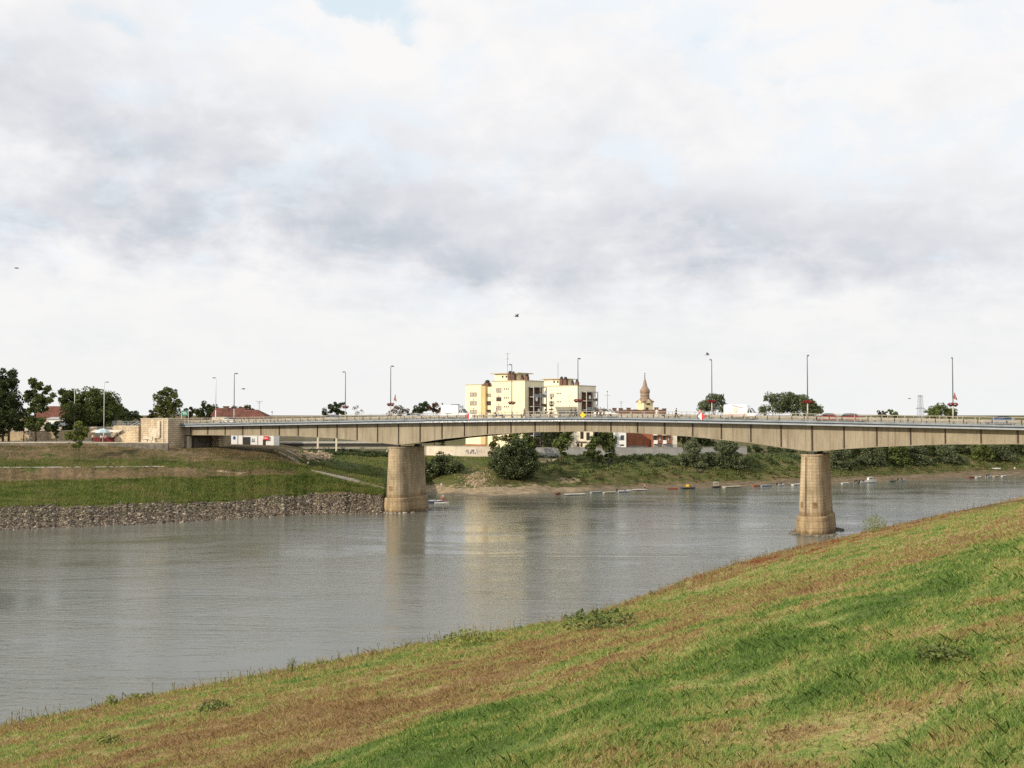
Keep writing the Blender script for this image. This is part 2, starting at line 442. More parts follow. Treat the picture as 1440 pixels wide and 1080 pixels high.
sl = bpy.data.lights.new('sun', 'SUN'); so = bpy.data.objects.new('sun', sl); COL.objects.link(so)
sl.energy = 4.4; sl.angle = math.radians(1.0); sl.color = (1.0, 0.88, 0.70)
sdir = Vector((SUN_AZ.x * math.cos(SUN_EL), SUN_AZ.y * math.cos(SUN_EL), math.sin(SUN_EL)))
so.rotation_euler = sdir.to_track_quat('Z', 'Y').to_euler()
so.location = (-60, -40, 80)

# ------------------------------------------------------------------ ground: near levee
RV = np.array([0.65, 0.76]); QV = np.array([0.76, -0.65])
KR = [(-200, 1.05), (27, 1.0), (36, .98), (47, .962), (59, .922), (66, .898), (78, .914), (94, .962), (115, .995), (173, 1.0), (320, 1.0)]
PROF = [(-140, -4.0), (-70, -2.0), (-61, -0.15), (-59.5, 0.8), (-57.6, 2.1), (-56.3, 2.5), (-50, 3.9), (-45, 5.1), (-30, 8.95), (-20, 11.75), (-10, 14.6), (0, 17.5), (4, 18.0), (14, 18.05), (40, 11.0), (70, 9.5), (3000, 9.0)]
def kr(r): return np.interp(r, [a for a, _ in KR], [b for _, b in KR])
def near_z(r, q):
    k = np.where(q < 0, kr(r), 1.0)
    z = np.interp(q / k, [a for a, _ in PROF], [b for _, b in PROF])
    fade = np.clip((q + 58) / 8, 0, 1) * np.clip((np.hypot(r, q) - 1) / 8, 0, 1)
    z = z + fade * (0.10 * np.sin(r * .31 + q * .22) * np.sin(q * .41 - r * .13) + 0.05 * np.sin(r * 1.3 + 1.7 * q) + 0.04 * np.sin(2.3 * r - 1.1 * q))
    return z
def near_xyz(r, q):
    return np.stack([r * RV[0] + q * QV[0], r * RV[1] + q * QV[1], near_z(r, q)], -1)
rs = np.concatenate([np.linspace(-3000, -220, 12), np.linspace(-200, -20, 40), np.linspace(-18, 60, 150), np.linspace(61, 200, 140), np.linspace(203, 420, 60), np.linspace(440, 3000, 12)])
qs = np.concatenate([np.linspace(-110, -62, 8), np.linspace(-61, -50, 28), np.linspace(-49, 6, 110), np.linspace(7, 70, 40), np.linspace(90, 3000, 8)])
R_, Q_ = np.meshgrid(rs, qs, indexing='ij')
kk = np.where(Q_ < 0, kr(R_), 1.0)
NV = near_xyz(R_, Q_ * kk)
def grid_mesh(name, V, mats, parent=None):
    a, b = V.shape[:2]
    idx = np.arange(a * b).reshape(a, b)
    fs = np.stack([idx[:-1, :-1], idx[1:, :-1], idx[1:, 1:], idx[:-1, 1:]], -1).reshape(-1, 4)
    me = bpy.data.meshes.new(name)
    me.from_pydata(V.reshape(-1, 3).tolist(), [], fs.tolist())
    if not isinstance(mats, (list, tuple)): mats = [mats]
    for m in mats: me.materials.append(m)
    me.polygons.foreach_set('use_smooth', [True] * len(me.polygons))
    me.update()
    if me.polygons[len(me.polygons) // 2].normal.z < 0: me.flip_normals()
    o = link(name, me, parent)
    return o, fs

def levee_colour(nt, blades):
    """base colour of the levee grass from world position: bands along the river, patches of straw and rust"""
    geo = nt.n('ShaderNodeNewGeometry')
    P = geo.outputs['Position']
    mp = nt.mapping(P, rot=(0, 0, math.atan2(QV[1], QV[0]) * -1))   # x -> q, y -> along the river
    s = nt.n('ShaderNodeSeparateXYZ'); nt.t.links.new(mp, s.inputs[0])
    q = s.outputs[0]
    big = nt.noise(nt.mapping(mp, (0.13, 0.035, 0)), 1.0, 4, 0.6, 0.3)
    med = nt.noise(nt.mapping(mp, (0.42, 0.2, 0), loc=(5, 3, 0)), 1.0, 4, 0.62, 0.4)
    sml = nt.noise(nt.mapping(mp, (1.5, 0.9, 0), loc=(1, 9, 0)), 1.0, 3, 0.6)
    tiny = nt.noise(nt.mapping(mp, (5.5, 4.0, 0), loc=(4, 2, 0)), 1.0, 3, 0.6)
    t = nt.math('MULTIPLY', q, -1 / 66.0)
    t = nt.math('ADD', t, nt.math('MULTIPLY', nt.math('SUBTRACT', big, 0.5), 0.34))
    green = (0.165, 0.27, 0.054, 1); lime = (0.29, 0.365, 0.088, 1); straw = (0.49, 0.405, 0.175, 1); brown = (0.30, 0.195, 0.09, 1); rust = (0.27, 0.088, 0.04, 1); deep = (0.118, 0.20, 0.045, 1)
    # how dry the grass is across the levee, 0 green .. 1 straw / brown
    dry = nt.ramp(t, [(0.0, (.48,)*3), (0.08, (.42,)*3), (0.165, (.24,)*3), (0.205, (.42,)*3), (0.25, (.78,)*3), (0.36, (.82,)*3), (0.45, (.62,)*3), (0.55, (.50,)*3), (0.65, (.44,)*3), (0.76, (.62,)*3), (0.88, (.74,)*3), (1.0, (.66,)*3)])
    dry = nt.math('ADD', dry, nt.math('ADD', nt.math('MULTIPLY', nt.math('SUBTRACT', med, 0.5), 2.5), nt.math('ADD', nt.math('MULTIPLY', nt.math('SUBTRACT', sml, 0.5), 1.7), nt.math('MULTIPLY', nt.math('SUBTRACT', tiny, 0.5), 0.9))))
    edge_dry = nt.math('MULTIPLY', nt.n('ShaderNodeMapRange', interpolation_type='SMOOTHSTEP', i={'Value': t, 'From Min': 0.55, 'From Max': 0.78}).outputs[0], nt.n('ShaderNodeMapRange', interpolation_type='SMOOTHSTEP', i={'Value': s.outputs[1], 'From Min': 62, 'From Max': 100}).outputs[0])
    dry = nt.math('ADD', dry, nt.math('MULTIPLY', edge_dry, 0.24))
    left_dry = nt.math('MULTIPLY', nt.n('ShaderNodeMapRange', interpolation_type='SMOOTHSTEP', i={'Value': s.outputs[1], 'From Min': 20, 'From Max': 48, 'To Min': 1.0, 'To Max': 0.0}).outputs[0], nt.n('ShaderNodeMapRange', interpolation_type='SMOOTHSTEP', i={'Value': t, 'From Min': 0.2, 'From Max': 0.3}).outputs[0])
    dry = nt.math('ADD', dry, nt.math('MULTIPLY', left_dry, 0.16))
    if blades:
        dry = nt.math('ADD', dry, nt.math('MULTIPLY', nt.math('SUBTRACT', geo.outputs['Random Per Island'], 0.5), 0.75))
    col = nt.ramp(dry, [(0.05, deep), (0.28, green), (0.50, lime), (0.68, straw), (0.84, (0.37, 0.25, 0.11, 1)), (1.0, brown)])
    rz = nt.n('ShaderNodeMapRange', interpolation_type='SMOOTHSTEP', i={'Value': t, 'From Min': 0.48, 'From Max': 0.75}).outputs[0]
    rz = nt.math('MULTIPLY', rz, nt.n('ShaderNodeMapRange', interpolation_type='SMOOTHSTEP', i={'Value': s.outputs[1], 'From Min': 70, 'From Max': 100}).outputs[0])
    rn = nt.n('ShaderNodeMapRange', interpolation_type='SMOOTHSTEP', i={'Value': nt.noise(nt.mapping(mp, (0.3, 0.1, 0), loc=(9, 2, 0)), 1.0, 4, 0.6), 'From Min': 0.50, 'From Max': 0.58}).outputs[0]
    dm = nt.n('ShaderNodeMapRange', i={'Value': dry, 'From Min': 0.35, 'From Max': 0.7}).outputs[0]
    col = nt.mix(nt.math('MULTIPLY', nt.math('MULTIPLY', rz, rn), dm), col, rust)
    if not blades:
        col = nt.mix(0.35, col, (0.17, 0.125, 0.065, 1))
    return col, sml

m, nt_, b = mat('levee_grass_ground')
c_, n_ = levee_colour(nt_, False)
setin(nt_, b.inputs['Base Color'], c_); b.inputs['Roughness'].default_value = 0.95; b.inputs['Specular IOR Level'].default_value = 0.1
gp = nt_.n('ShaderNodeNewGeometry').outputs['Position']
fn = nt_.noise(gp, 7.0, 4, 0.7)
bp = nt_.n('ShaderNodeBump', i={'Strength': 0.9, 'Distance': 0.12, 'Height': fn}); nt_.t.links.new(bp.outputs[0], b.inputs['Normal'])
M['levee'] = m
m, nt_, b = mat('levee_grass_blades')
c_, n_ = levee_colour(nt_, True)
setin(nt_, b.inputs['Base Color'], c_); b.inputs['Roughness'].default_value = 0.6; b.inputs['Specular IOR Level'].default_value = 0.2
tr = nt_.n('ShaderNodeBsdfTranslucent'); nt_.t.links.new(c_, tr.inputs[0])
ms = nt_.n('ShaderNodeMixShader', i={0: 0.4}); nt_.t.links.new(b.outputs[0], ms.inputs[1]); nt_.t.links.new(tr.outputs[0], ms.inputs[2])
nt_.t.links.new(ms.outputs[0], nt_.t.nodes['Material Output'].inputs[0])
M['blades'] = m

near_o, near_f = grid_mesh('near_levee_ground', NV, M['levee'])
tag(near_o, 'grassy river levee slope in the foreground', 'ground', kind='structure')

# ------------------------------------------------------------------ ground: far banks (one sheet to the horizon)
# columns: u -> [(Y, z) for waterline, bank top, berm edge, slope foot, slope mid, slope top, plateau edge]
def pz(v, Y): return CAMZ - (v - 582) / F * Y
def col(u, A, *rows): return (u, [(A, 0.0)] + [(Y, z) for Y, z in rows])
C0 = [(179.4, 3.0), (198, 5.7), (205, 8.5), (212, 9.9), (219, 12.05), (220.6, 13.0)]
def shift(d): return [(y + d, z) for y, z in C0]
FAR = [
 col(-4000, 60, *shift(-110)), col(-900, 138, *shift(-32)), col(-400, 154.2, *shift(-16)),
 col(0, 170, *C0),
 col(120, 175.5, (185, pz(709, 185)), (200, pz(677, 200)), (206.5, pz(656.5, 206.5)), (212.5, pz(646.5, 212.5)), (219.5, pz(629.5, 219.5)), (221, 13.0)),
 col(230, 180.7, (190, pz(706, 190)), (202, pz(674, 202)), (208, pz(656, 208)), (213, pz(648, 213)), (220, pz(630, 220)), (221.6, 12.7)),
 col(262, 183.5, (192.5, pz(705, 192.5)), (203, pz(673, 203)), (209, pz(657, 209)), (214, pz(649, 214)), (221, pz(631, 221)), (225, 11.7)),
 col(330, 188, (197, pz(703, 197)), (206, pz(672, 206)), (211, pz(660, 211)), (216, pz(650, 216)), (224, pz(634, 224)), (231, pz(628.5, 231))),
 col(385, 192, (200, pz(698, 200)), (208, pz(670, 208)), (213, pz(660, 213)), (219, pz(648, 219)), (227, pz(634, 227)), (236, pz(629, 236))),
 col(430, 196, (204, pz(693, 204)), (210, pz(669, 210)), (217, pz(662, 217)), (226, pz(652, 226)), (238, pz(642, 238)), (252, pz(634, 252))),
 col(480, 197.5, (205, pz(690, 205)), (210, pz(677, 210)), (216, pz(669, 216)), (233, pz(655, 233)), (255, pz(642, 255)), (278, pz(634, 278))),
 col(540, 199, (204, pz(696, 204)), (208, pz(689, 208)), (215, pz(680, 215)), (236, pz(662, 236)), (265, pz(645, 265)), (288, pz(638, 288))),
 col(556, 203, (207, .9), (211, 1.9), (220, 3.2), (242, 5.2), (268, 7), (289, 7.6)),
 col(578, 216, (222, 1), (228, 2), (240, 3.2), (256, 5), (274, 6.9), (290, 7.5)),
 col(600, 256, (262, .9), (266, 2), (272, 3.5), (280, 5), (288, 6.8), (293, 7.3)),
 col(640, 240, (248, 1), (254, 2.5), (262, 4), (272, 5.4), (284, 6.8), (290, 7.2)),
 col(700, 242.5, (252, 1), (258, 2.4), (266, 4), (275, 5.4), (285, 6.6), (290, 7)),
 col(800, 253.7, (262, 1), (267, 2.6), (273, 4.2), (280, 5.6), (287, 6.5), (293, 7)),
 col(900, 260.8, (269, 1.1), (273, 2.6), (278, 4.2), (285, 5.6), (292, 6.6), (298, 7)),
 col(1000, 268, (277, 1.2), (281, 2.6), (286, 4.2), (292, 5.6), (299, 6.6), (305, 7)),
 col(1200, 285, (296, 1.4), (300, 2.6), (305, 4), (311, 5.5), (318, 6.5), (325, 7)),
 col(1440, 321, (333, 1.6), (337, 2.6), (342, 4), (349, 5.5), (357, 6.5), (365, 7)),
 col(1800, 379, (392, 1.6), (396, 2.6), (402, 4), (410, 5.5), (419, 6.5), (428, 7)),
 col(2400, 476, (490, 1.6), (494, 2.6), (501, 4), (510, 5.5), (520, 6.5), (530, 7)),
 col(5000, 900, (915, 1.6), (920, 2.6), (930, 4), (940, 5.5), (950, 6.5), (962, 7)),
]
us = np.array([c[0] for c in FAR], float)
tabY = np.array([[p[0] for p in c[1]] for c in FAR]); tabZ = np.array([[p[1] for p in c[1]] for c in FAR])
uu_ = np.concatenate([np.linspace(-4000, -420, 14), np.linspace(-400, 0, 50), np.linspace(3, 700, 234), np.linspace(703, 1500, 266), np.linspace(1510, 2400, 50), np.linspace(2500, 5000, 10)])
RY = np.array([np.interp(uu_, us, tabY[:, k]) for k in range(7)])       # (7, n)
RZ = np.array([np.interp(uu_, us, tabZ[:, k]) for k in range(7)])
wob = 0.9 * np.sin(uu_ * .09) + 0.6 * np.sin(uu_ * .23 + 1) + 0.4 * np.sin(uu_ * .51 + 2)
wobf = np.where((uu_ > 540) & (uu_ < 640), 0.25, 1.0)
for k in range(0, 5): RY[k] += 0.45 * wob * wobf
ctrl = np.zeros((11, len(uu_), 2))
ctrl[0, :, 0] = RY[0] - 14; ctrl[0, :, 1] = -3
for k in range(7): ctrl[k + 1, :, 0] = RY[k]; ctrl[k + 1, :, 1] = RZ[k]
ctrl[8, :, 0] = RY[6] + 60; ctrl[8, :, 1] = RZ[6] + 0.2
ctrl[9, :, 0] = 900; ctrl[9, :, 1] = 7.0
ctrl[9, :, 0] = np.maximum(900, RY[6] + 400)
ctrl[10, :, 0] = 9000; ctrl[10, :, 1] = 6.0
subs = [4, 7, 8, 6, 6, 7, 4, 6, 8, 6]
rows = []; rk = []
for k in range(10):
    for j in range(subs[k] + (k == 9)):
        f = j / subs[k]
        rows.append(ctrl[k] * (1 - f) + ctrl[k + 1] * f); rk.append(k + f)
rows = np.array(rows); rk = np.array(rk)
DX = (uu_ - 720) / F
FV = np.zeros(rows.shape[:2] + (3,))
FV[..., 0] = rows[..., 0] * DX[None]; FV[..., 1] = rows[..., 0]; FV[..., 2] = rows[..., 1]
bumpy = ((rk > 1.2) & (rk < 6.9)).astype(float)[:, None]
FV[..., 2] += bumpy * (0.16 * np.sin(FV[..., 0] * .35 + FV[..., 1] * .5) * np.sin(FV[..., 0] * .21 - FV[..., 1] * .33 + 1) + RNG.normal(0, 0.05, FV.shape[:2]))

m, nt_, b = mat('far_bank_ground')
att = nt_.n('ShaderNodeAttribute', attribute_name='cover')
sc_ = nt_.n('ShaderNodeSeparateColor'); nt_.t.links.new(att.outputs['Color'], sc_.inputs[0])
P = nt_.n('ShaderNodeNewGeometry').outputs['Position']
n1 = nt_.noise(nt_.mapping(P, (0.05, 0.11, 0.1)), 1.0, 5, 0.62, 0.3)
n2 = nt_.noise(nt_.mapping(P, (0.45, 0.7, 0.7)), 1.0, 5, 0.68)
n3 = nt_.noise(P, 2.2, 4, 0.7)
grassc = nt_.ramp(nt_.math('ADD', nt_.math('MULTIPLY', n1, 0.6), nt_.math('MULTIPLY', n2, 0.45)), [(0.38, (0.036, 0.055, 0.016, 1)), (0.5, (0.075, 0.095, 0.026, 1)), (0.62, (0.115, 0.115, 0.042, 1)), (0.75, (0.16, 0.125, 0.06, 1))])
dryc = nt_.ramp(nt_.math('ADD', nt_.math('MULTIPLY', n1, 0.45), nt_.math('MULTIPLY', n2, 0.6)), [(0.36, (0.075, 0.075, 0.03, 1)), (0.48, (0.13, 0.095, 0.05, 1)), (0.6, (0.185, 0.13, 0.075, 1)), (0.72, (0.27, 0.20, 0.125, 1))])
sandy = nt_.n('ShaderNodeAttribute', attribute_name='sand').outputs['Fac']
mudc = nt_.mix(sandy, nt_.ramp(n2, [(0.3, (0.08, 0.062, 0.042, 1)), (0.5, (0.15, 0.115, 0.075, 1)), (0.72, (0.25, 0.19, 0.125, 1))]), nt_.ramp(n2, [(0.3, (0.2, 0.15, 0.095, 1)), (0.5, (0.33, 0.255, 0.165, 1)), (0.72, (0.46, 0.36, 0.24, 1))]))
pavec = nt_.ramp(n3, [(0.3, (0.30, 0.26, 0.2, 1)), (0.7, (0.4, 0.35, 0.28, 1))])
f1 = nt_.n('ShaderNodeMapRange', interpolation_type='SMOOTHSTEP', i={'Value': nt_.math('ADD', sc_.outputs[0], nt_.math('MULTIPLY', nt_.math('SUBTRACT', n2, 0.5), 1.1)), 'From Min': 0.35, 'From Max': 0.65}).outputs[0]
f2 = nt_.n('ShaderNodeMapRange', interpolation_type='SMOOTHSTEP', i={'Value': nt_.math('ADD', sc_.outputs[1], nt_.math('MULTIPLY', nt_.math('SUBTRACT', n2, 0.5), 0.9)), 'From Min': 0.4, 'From Max': 0.6}).outputs[0]
c_ = nt_.mix(f1, grassc, dryc)
c_ = nt_.mix(f2, c_, mudc)
c_ = nt_.mix(sc_.outputs[2], c_, pavec)
setin(nt_, b.inputs['Base Color'], c_); b.inputs['Roughness'].default_value = 0.95; b.inputs['Specular IOR Level'].default_value = 0.1
bp = nt_.n('ShaderNodeBump', i={'Strength': 1.0, 'Distance': 0.35, 'Height': nt_.math('ADD', n3, nt_.math('MULTIPLY', n2, 1.5))}); nt_.t.links.new(bp.outputs[0], b.inputs['Normal'])
M['far_bank'] = m
far_o, far_f = grid_mesh('far_bank_ground', FV, M['far_bank'])
tag(far_o, 'far river banks of grass, earth and mud', 'ground', kind='structure')
# cover weights: r = dry earth, g = mud / sand, b = paving
cv = np.zeros(FV.shape[:2] + (4,)); cv[..., 3] = 1
U2 = np.broadcast_to(uu_[None], cv.shape[:2]); K2 = np.broadcast_to(rk[:, None], cv.shape[:2])
left = U2 < 400
seg = np.floor(K2).astype(int)
Kj = K2 + 0.18 * np.sin(U2 * .05) + 0.14 * np.sin(U2 * .13 + 2) + RNG.normal(0, .06, K2.shape)
dryl = np.interp(Kj, [0, 1.9, 2.15, 2.75, 3.15, 3.8, 4.15, 4.8, 5.3, 6.2, 7], [.5, .45, .05, .12, .72, .66, .36, .42, .56, .62, .6])
dryr = np.interp(Kj, [0, 1.6, 2.4, 3.5, 4.5, 5.5, 6.5, 7], [.7, .58, .42, .38, .34, .36, .46, .5])
wl = np.clip((470 - U2) / 90, 0, 1)
cv[..., 0] = dryl * wl + dryr * (1 - wl)
mudr = np.where(U2 < 775, np.select([K2 < 2.1, K2 < 2.5], [1.0, 0.45], 0.0), np.select([K2 < 1.6, K2 < 2.0], [1.0, 0.35], 0.0))
cv[..., 1] = np.where(U2 > 560, mudr, np.where(K2 < 1.5, 0.8, 0.0))
bald = np.exp(-((U2 - 672) / 17) ** 2 - ((K2 - 3.1) / 0.9) ** 2) + 0.9 * np.exp(-((U2 - 800) / 22) ** 2 - ((K2 - 2.7) / 0.5) ** 2) + 0.8 * np.exp(-((U2 - 765) / 26) ** 2 - ((K2 - 6.2) / 0.5) ** 2)
bald += 0.55 * np.exp(-((U2 - 330) / 45) ** 2 - ((K2 - 3.6) / 0.4) ** 2)
cv[..., 1] = np.maximum(cv[..., 1], np.clip(bald, 0, 1))
cv[..., 2] = np.where((U2 < 250) & (K2 > 6.98) & (K2 < 8), 1.0, 0.0)
a_ = far_o.data.color_attributes.new('cover', 'FLOAT_COLOR', 'POINT')
a_.data.foreach_set('color', cv.astype(np.float32).ravel())
sd_ = far_o.data.attributes.new('sand', 'FLOAT', 'POINT')
sd_.data.foreach_set('value', np.clip(np.clip((790 - U2) / 60, 0.12, 1) + 0.7 * np.exp(-((U2 - 800) / 22) ** 2), 0, 1).astype(np.float32).ravel())

# ------------------------------------------------------------------ ground queries
allv = np.concatenate([NV.reshape(-1, 3), FV.reshape(-1, 3)])
allf = np.concatenate([near_f, far_f + NV.shape[0] * NV.shape[1]])
BVH = BVHTree.FromPolygons(allv.tolist(), allf.tolist())
def G(u, v):
    """point of the ground seen along a pixel's ray"""
    d = ray(u, v).normalized()
    h = BVH.ray_cast(Vector((0, 0, CAMZ)), d)
    return h[0]
def gz(x, y):
    h = BVH.ray_cast(Vector((x, y, 60)), Vector((0, 0, -1)))
    return h[0].z if h[0] else 8.0
def base(u, Y):
    x = (u - 720) / F * Y
    return Vector((x, Y, gz(x, Y)))

# ------------------------------------------------------------------ river
m, nt_, b = mat('river_water')
P = nt_.n('ShaderNodeNewGeometry').outputs['Position']
rot = (0, 0, math.radians(-24))
w1 = nt_.noise(nt_.mapping(P, (0.55, 1.5, 1), rot), 1.0, 4, 0.62, 0.5)
w2 = nt_.noise(nt_.mapping(P, (2.0, 4.2, 1), rot, (3, 1, 0)), 1.0, 3, 0.6, 0.3)
w3 = nt_.noise(nt_.mapping(P, (0.022, 0.085, 1), rot, (8, 1, 0)), 1.0, 6, 0.68, 1.2)
calm = nt_.n('ShaderNodeMapRange', interpolation_type='SMOOTHSTEP', i={'Value': w3, 'From Min': 0.40, 'From Max': 0.60, 'To Min': 0.5, 'To Max': 1.45}).outputs[0]
h = nt_.math('MULTIPLY', nt_.math('ADD', nt_.math('MULTIPLY', w1, 1.0), nt_.math('MULTIPLY', w2, 0.35)), calm)
bp = nt_.n('ShaderNodeBump', i={'Strength': 1.0, 'Distance': 0.044, 'Height': h}); nt_.t.links.new(bp.outputs[0], b.inputs['Normal'])
murk = nt_.ramp(w3, [(0.35, (0.115, 0.120, 0.100, 1)), (0.65, (0.150, 0.155, 0.133, 1))])
setin(nt_, b.inputs['Base Color'], murk)
b.inputs['Roughness'].default_value = 0.09; b.inputs['IOR'].default_value = 1.33; b.inputs['Specular IOR Level'].default_value = 0.6
M['water'] = m
wx = np.linspace(-3000, 3000, 3); wy = np.linspace(-1500, 2500, 3)
WV = np.zeros((3, 3, 3)); WV[..., 0] = wx[:, None]; WV[..., 1] = wy[None]
water_o, _ = grid_mesh('river_water', WV, M['water'])
tag(water_o, 'wide grey-green river with small ripples', 'water', kind='structure')

# ------------------------------------------------------------------ grass blades on the levee
N = 1150000
d = np.exp(RNG.uniform(math.log(3.6), math.log(190), N)); a = np.radians(RNG.uniform(-40, 42, N))
N2 = 330000                                            # the levee to either side and at the photographer's feet
d2 = np.exp(RNG.uniform(math.log(1.2), math.log(60), N2)); a2 = np.radians(RNG.uniform(-110, 110, N2))
d = np.concatenate([d, d2]); a = np.concatenate([a, a2])
x = d * np.sin(a); y = d * np.cos(a)
r = x * RV[0] + y * RV[1]; q = x * QV[0] + y * QV[1]
q = q / (RV[0] * -QV[1] * 0 + 1.0)
# project onto the (r, q) frame properly (axes are unit and orthogonal to within 1e-4)
k = kr(r)
ok = (q / k > -60.2) & (q < 22)
d, r, q = d[ok], r[ok], q[ok]
N = len(d)
P0 = near_xyz(r, q)
wdt = np.clip(d * 0.00062, 0.003, 0.07) * RNG.uniform(0.6, 1.4, N)
qn = q / kr(r)
hgt = (0.06 + 0.0026 * np.clip(d, 0, 70)) * RNG.uniform(0.35, 1.25, N) * 0.85
tall = np.exp(-((qn + 57) / 3.5) ** 2)
hgt *= 1 + 1.5 * tall * RNG.random(N)
LAT = RNG.random((256, 256))
def vnoise(x, y):
    xi, yi = np.floor(x).astype(int), np.floor(y).astype(int); fx, fy = x - xi, y - yi
    fx = fx * fx * (3 - 2 * fx); fy = fy * fy * (3 - 2 * fy); g_ = lambda a, b: LAT[a % 256, b % 256]
    return (g_(xi, yi) * (1 - fx) + g_(xi + 1, yi) * fx) * (1 - fy) + (g_(xi, yi + 1) * (1 - fx) + g_(xi + 1, yi + 1) * fx) * fy
patch = 0.5 * vnoise(r * 1.1, q * 1.5) + 0.3 * vnoise(r * 2.7, q * 3.3) + 0.2 * vnoise(r * .35, q * .5)
hgt *= 0.45 + 1.7 * np.clip(patch - 0.22, 0, 1) ** 1.3
comb = (vnoise(r * .5 + 40, q * .5) - .5) * 2.4, (vnoise(r * .5 + 90, q * .5 + 7) - .5) * 2.4
th = RNG.uniform(0, 2 * math.pi, N); lean = np.clip(RNG.normal(0, 0.75, (N, 2)), -1.5, 1.5); 
side = np.stack([np.cos(th), np.sin(th), np.zeros(N)], 1)
lean = lean + np.stack(comb, 1) * 0.22
tip = np.concatenate([lean * hgt[:, None], hgt[:, None]], 1)
mid_ = tip * np.array([0.42, 0.42, 0.62])
V = np.stack([P0 - side * wdt[:, None] * .5 - [0, 0, .02], P0 + side * wdt[:, None] * .5 - [0, 0, .02],
              P0 + mid_ + side * wdt[:, None] * .38, P0 + tip, P0 + mid_ - side * wdt[:, None] * .38], 1)
me = fast_mesh('grass', V.reshape(-1, 3), 5, M['blades'])
tag(link('grass', me), 'mown grass and dry straw on the foreground levee', 'grass', kind='stuff')
# ------------------------------------------------------------------ road bridge
BA = math.atan2(-0.4545, 0.891)
BO = Vector((12.5, 182.0, 0))
BX = Vector((math.cos(BA), math.sin(BA), 0)); BY = Vector((-math.sin(BA), math.cos(BA), 0))
def zt(s): return 18.57 - 0.019 * (math.sqrt(s * s + 324) - 18)
PAN = 4.95
GB = [(-1.6, 14.5), (0, 14.55), (3, 14.57), (5, 14.55), (7, 14.2), (9, 13.48), (10, 13.12), (11, 13.65), (12, 14.35), (14, 15.3), (16, 15.85), (18, 16.05), (20, 15.85), (22, 15.3), (24, 14.4), (25, 13.7), (26, 13.12), (27, 13.6), (28, 14.0), (30, 14.55), (32, 14.72), (37, 14.6), (40, 14.5)]
def gb(s): return float(np.interp(s / PAN + 18, [a for a, _ in GB], [b for _, b in GB]))
def bw(s, w, z): return BO + BX * s + BY * w + Vector((0, 0, z))

m, nt_, b = mat('girder_paint')
ob = nt_.n('ShaderNodeTexCoord').outputs['Object']
n1 = nt_.noise(nt_.mapping(ob, (0.5, 0.5, 0.16)), 1.0, 4, 0.6)
n2 = nt_.noise(nt_.mapping(ob, (1.6, 1.6, 0.22)), 1.0, 4, 0.65)
n3 = nt_.noise(ob, 2.6, 3, 0.7)
n4 = nt_.noise(nt_.mapping(ob, (3.2, 3.2, 0.10), loc=(3, 0, 0)), 1.0, 3, 0.6)
n5 = nt_.noise(nt_.mapping(ob, (2.2, 2.2, 5)), 1.0, 2, 0.6)
f_ = nt_.math('ADD', nt_.math('MULTIPLY', n1, 0.5), nt_.math('ADD', nt_.math('MULTIPLY', n2, 0.35), nt_.math('MULTIPLY', n3, 0.15)))
c_ = nt_.ramp(f_, [(0.32, (0.20, 0.168, 0.118, 1)), (0.5, (0.29, 0.248, 0.178, 1)), (0.66, (0.375, 0.322, 0.238, 1))])
run = nt_.n('ShaderNodeMapRange', interpolation_type='SMOOTHSTEP', i={'Value': n4, 'From Min': .52, 'From Max': .70, 'To Min': 0.0, 'To Max': .55}).outputs[0]
c_ = nt_.mix(run, c_, (.13, .095, .06, 1))
fleck = nt_.n('ShaderNodeMapRange', i={'Value': n5, 'From Min': .70, 'From Max': .73, 'To Min': 0.0, 'To Max': .8}).outputs[0]
c_ = nt_.mix(fleck, c_, (.10, .06, .035, 1))
setin(nt_, b.inputs['Base Color'], c_); b.inputs['Roughness'].default_value = 0.75; b.inputs['Specular IOR Level'].default_value = 0.2
M['girder'] = m
M['girder_dark'] = simple('shaded_girder_paint', (0.035, 0.03, 0.025), 0.9, 0.3, 0.8)  # shade under the deck put into the colour of far girder and cross beams
M['stiff'] = simple('dark_brown_stiffener_paint', (0.045, 0.028, 0.02), 0.8, 0.25, 1)
M['edge'] = simple('edge_beam_paint', (0.21, 0.24, 0.265), 0.6, 0.25, 0.6)
M['brown_plaque'] = simple('brown_plaque', (0.22, 0.14, 0.07), 0.8, 0.3, 2)
def edge_mat(nm, lo, hi):
    m, nt_, b = mat(nm)
    ob = nt_.n('ShaderNodeTexCoord').outputs['Object']
    n1 = nt_.noise(nt_.mapping(ob, (0.9, 1, 1)), 1.0, 4, 0.65)
    n2 = nt_.noise(nt_.mapping(ob, (4.5, 1, 3.2)), 1.0, 3, 0.7)
    sx_ = nt_.n('ShaderNodeSeparateXYZ'); nt_.t.links.new(ob, sx_.inputs[0])
    spread = nt_.n('ShaderNodeMapRange', interpolation_type='SMOOTHSTEP', i={'Value': nt_.math('ABSOLUTE', nt_.math('ADD', sx_.outputs[0], 16)), 'From Min': 8, 'From Max': 32, 'To Min': 1.0, 'To Max': 0.0}).outputs[0]
    mk = nt_.n('ShaderNodeMapRange', i={'Value': nt_.math('ADD', n2, nt_.math('MULTIPLY', spread, 0.10)), 'From Min': 0.585, 'From Max': 0.62}).outputs[0]
    c_ = nt_.ramp(n1, [(0.3, (*lo, 1)), (0.7, (*hi, 1))])
    c_ = nt_.mix(nt_.math('MULTIPLY', mk, nt_.math('ADD', 0.12, nt_.math('MULTIPLY', spread, 0.85))), c_, (0.78, 0.80, 0.82, 1))
    setin(nt_, b.inputs['Base Color'], c_); b.inputs['Roughness'].default_value = 0.6
    return m
M['edge_lip'] = edge_mat('edge_lip_paint', (.25, .28, .31), (.36, .39, .42))
M['edge_plain'] = simple('grey_edge_beam', (0.20, 0.22, 0.24), 0.6, 0.2, 0.5)

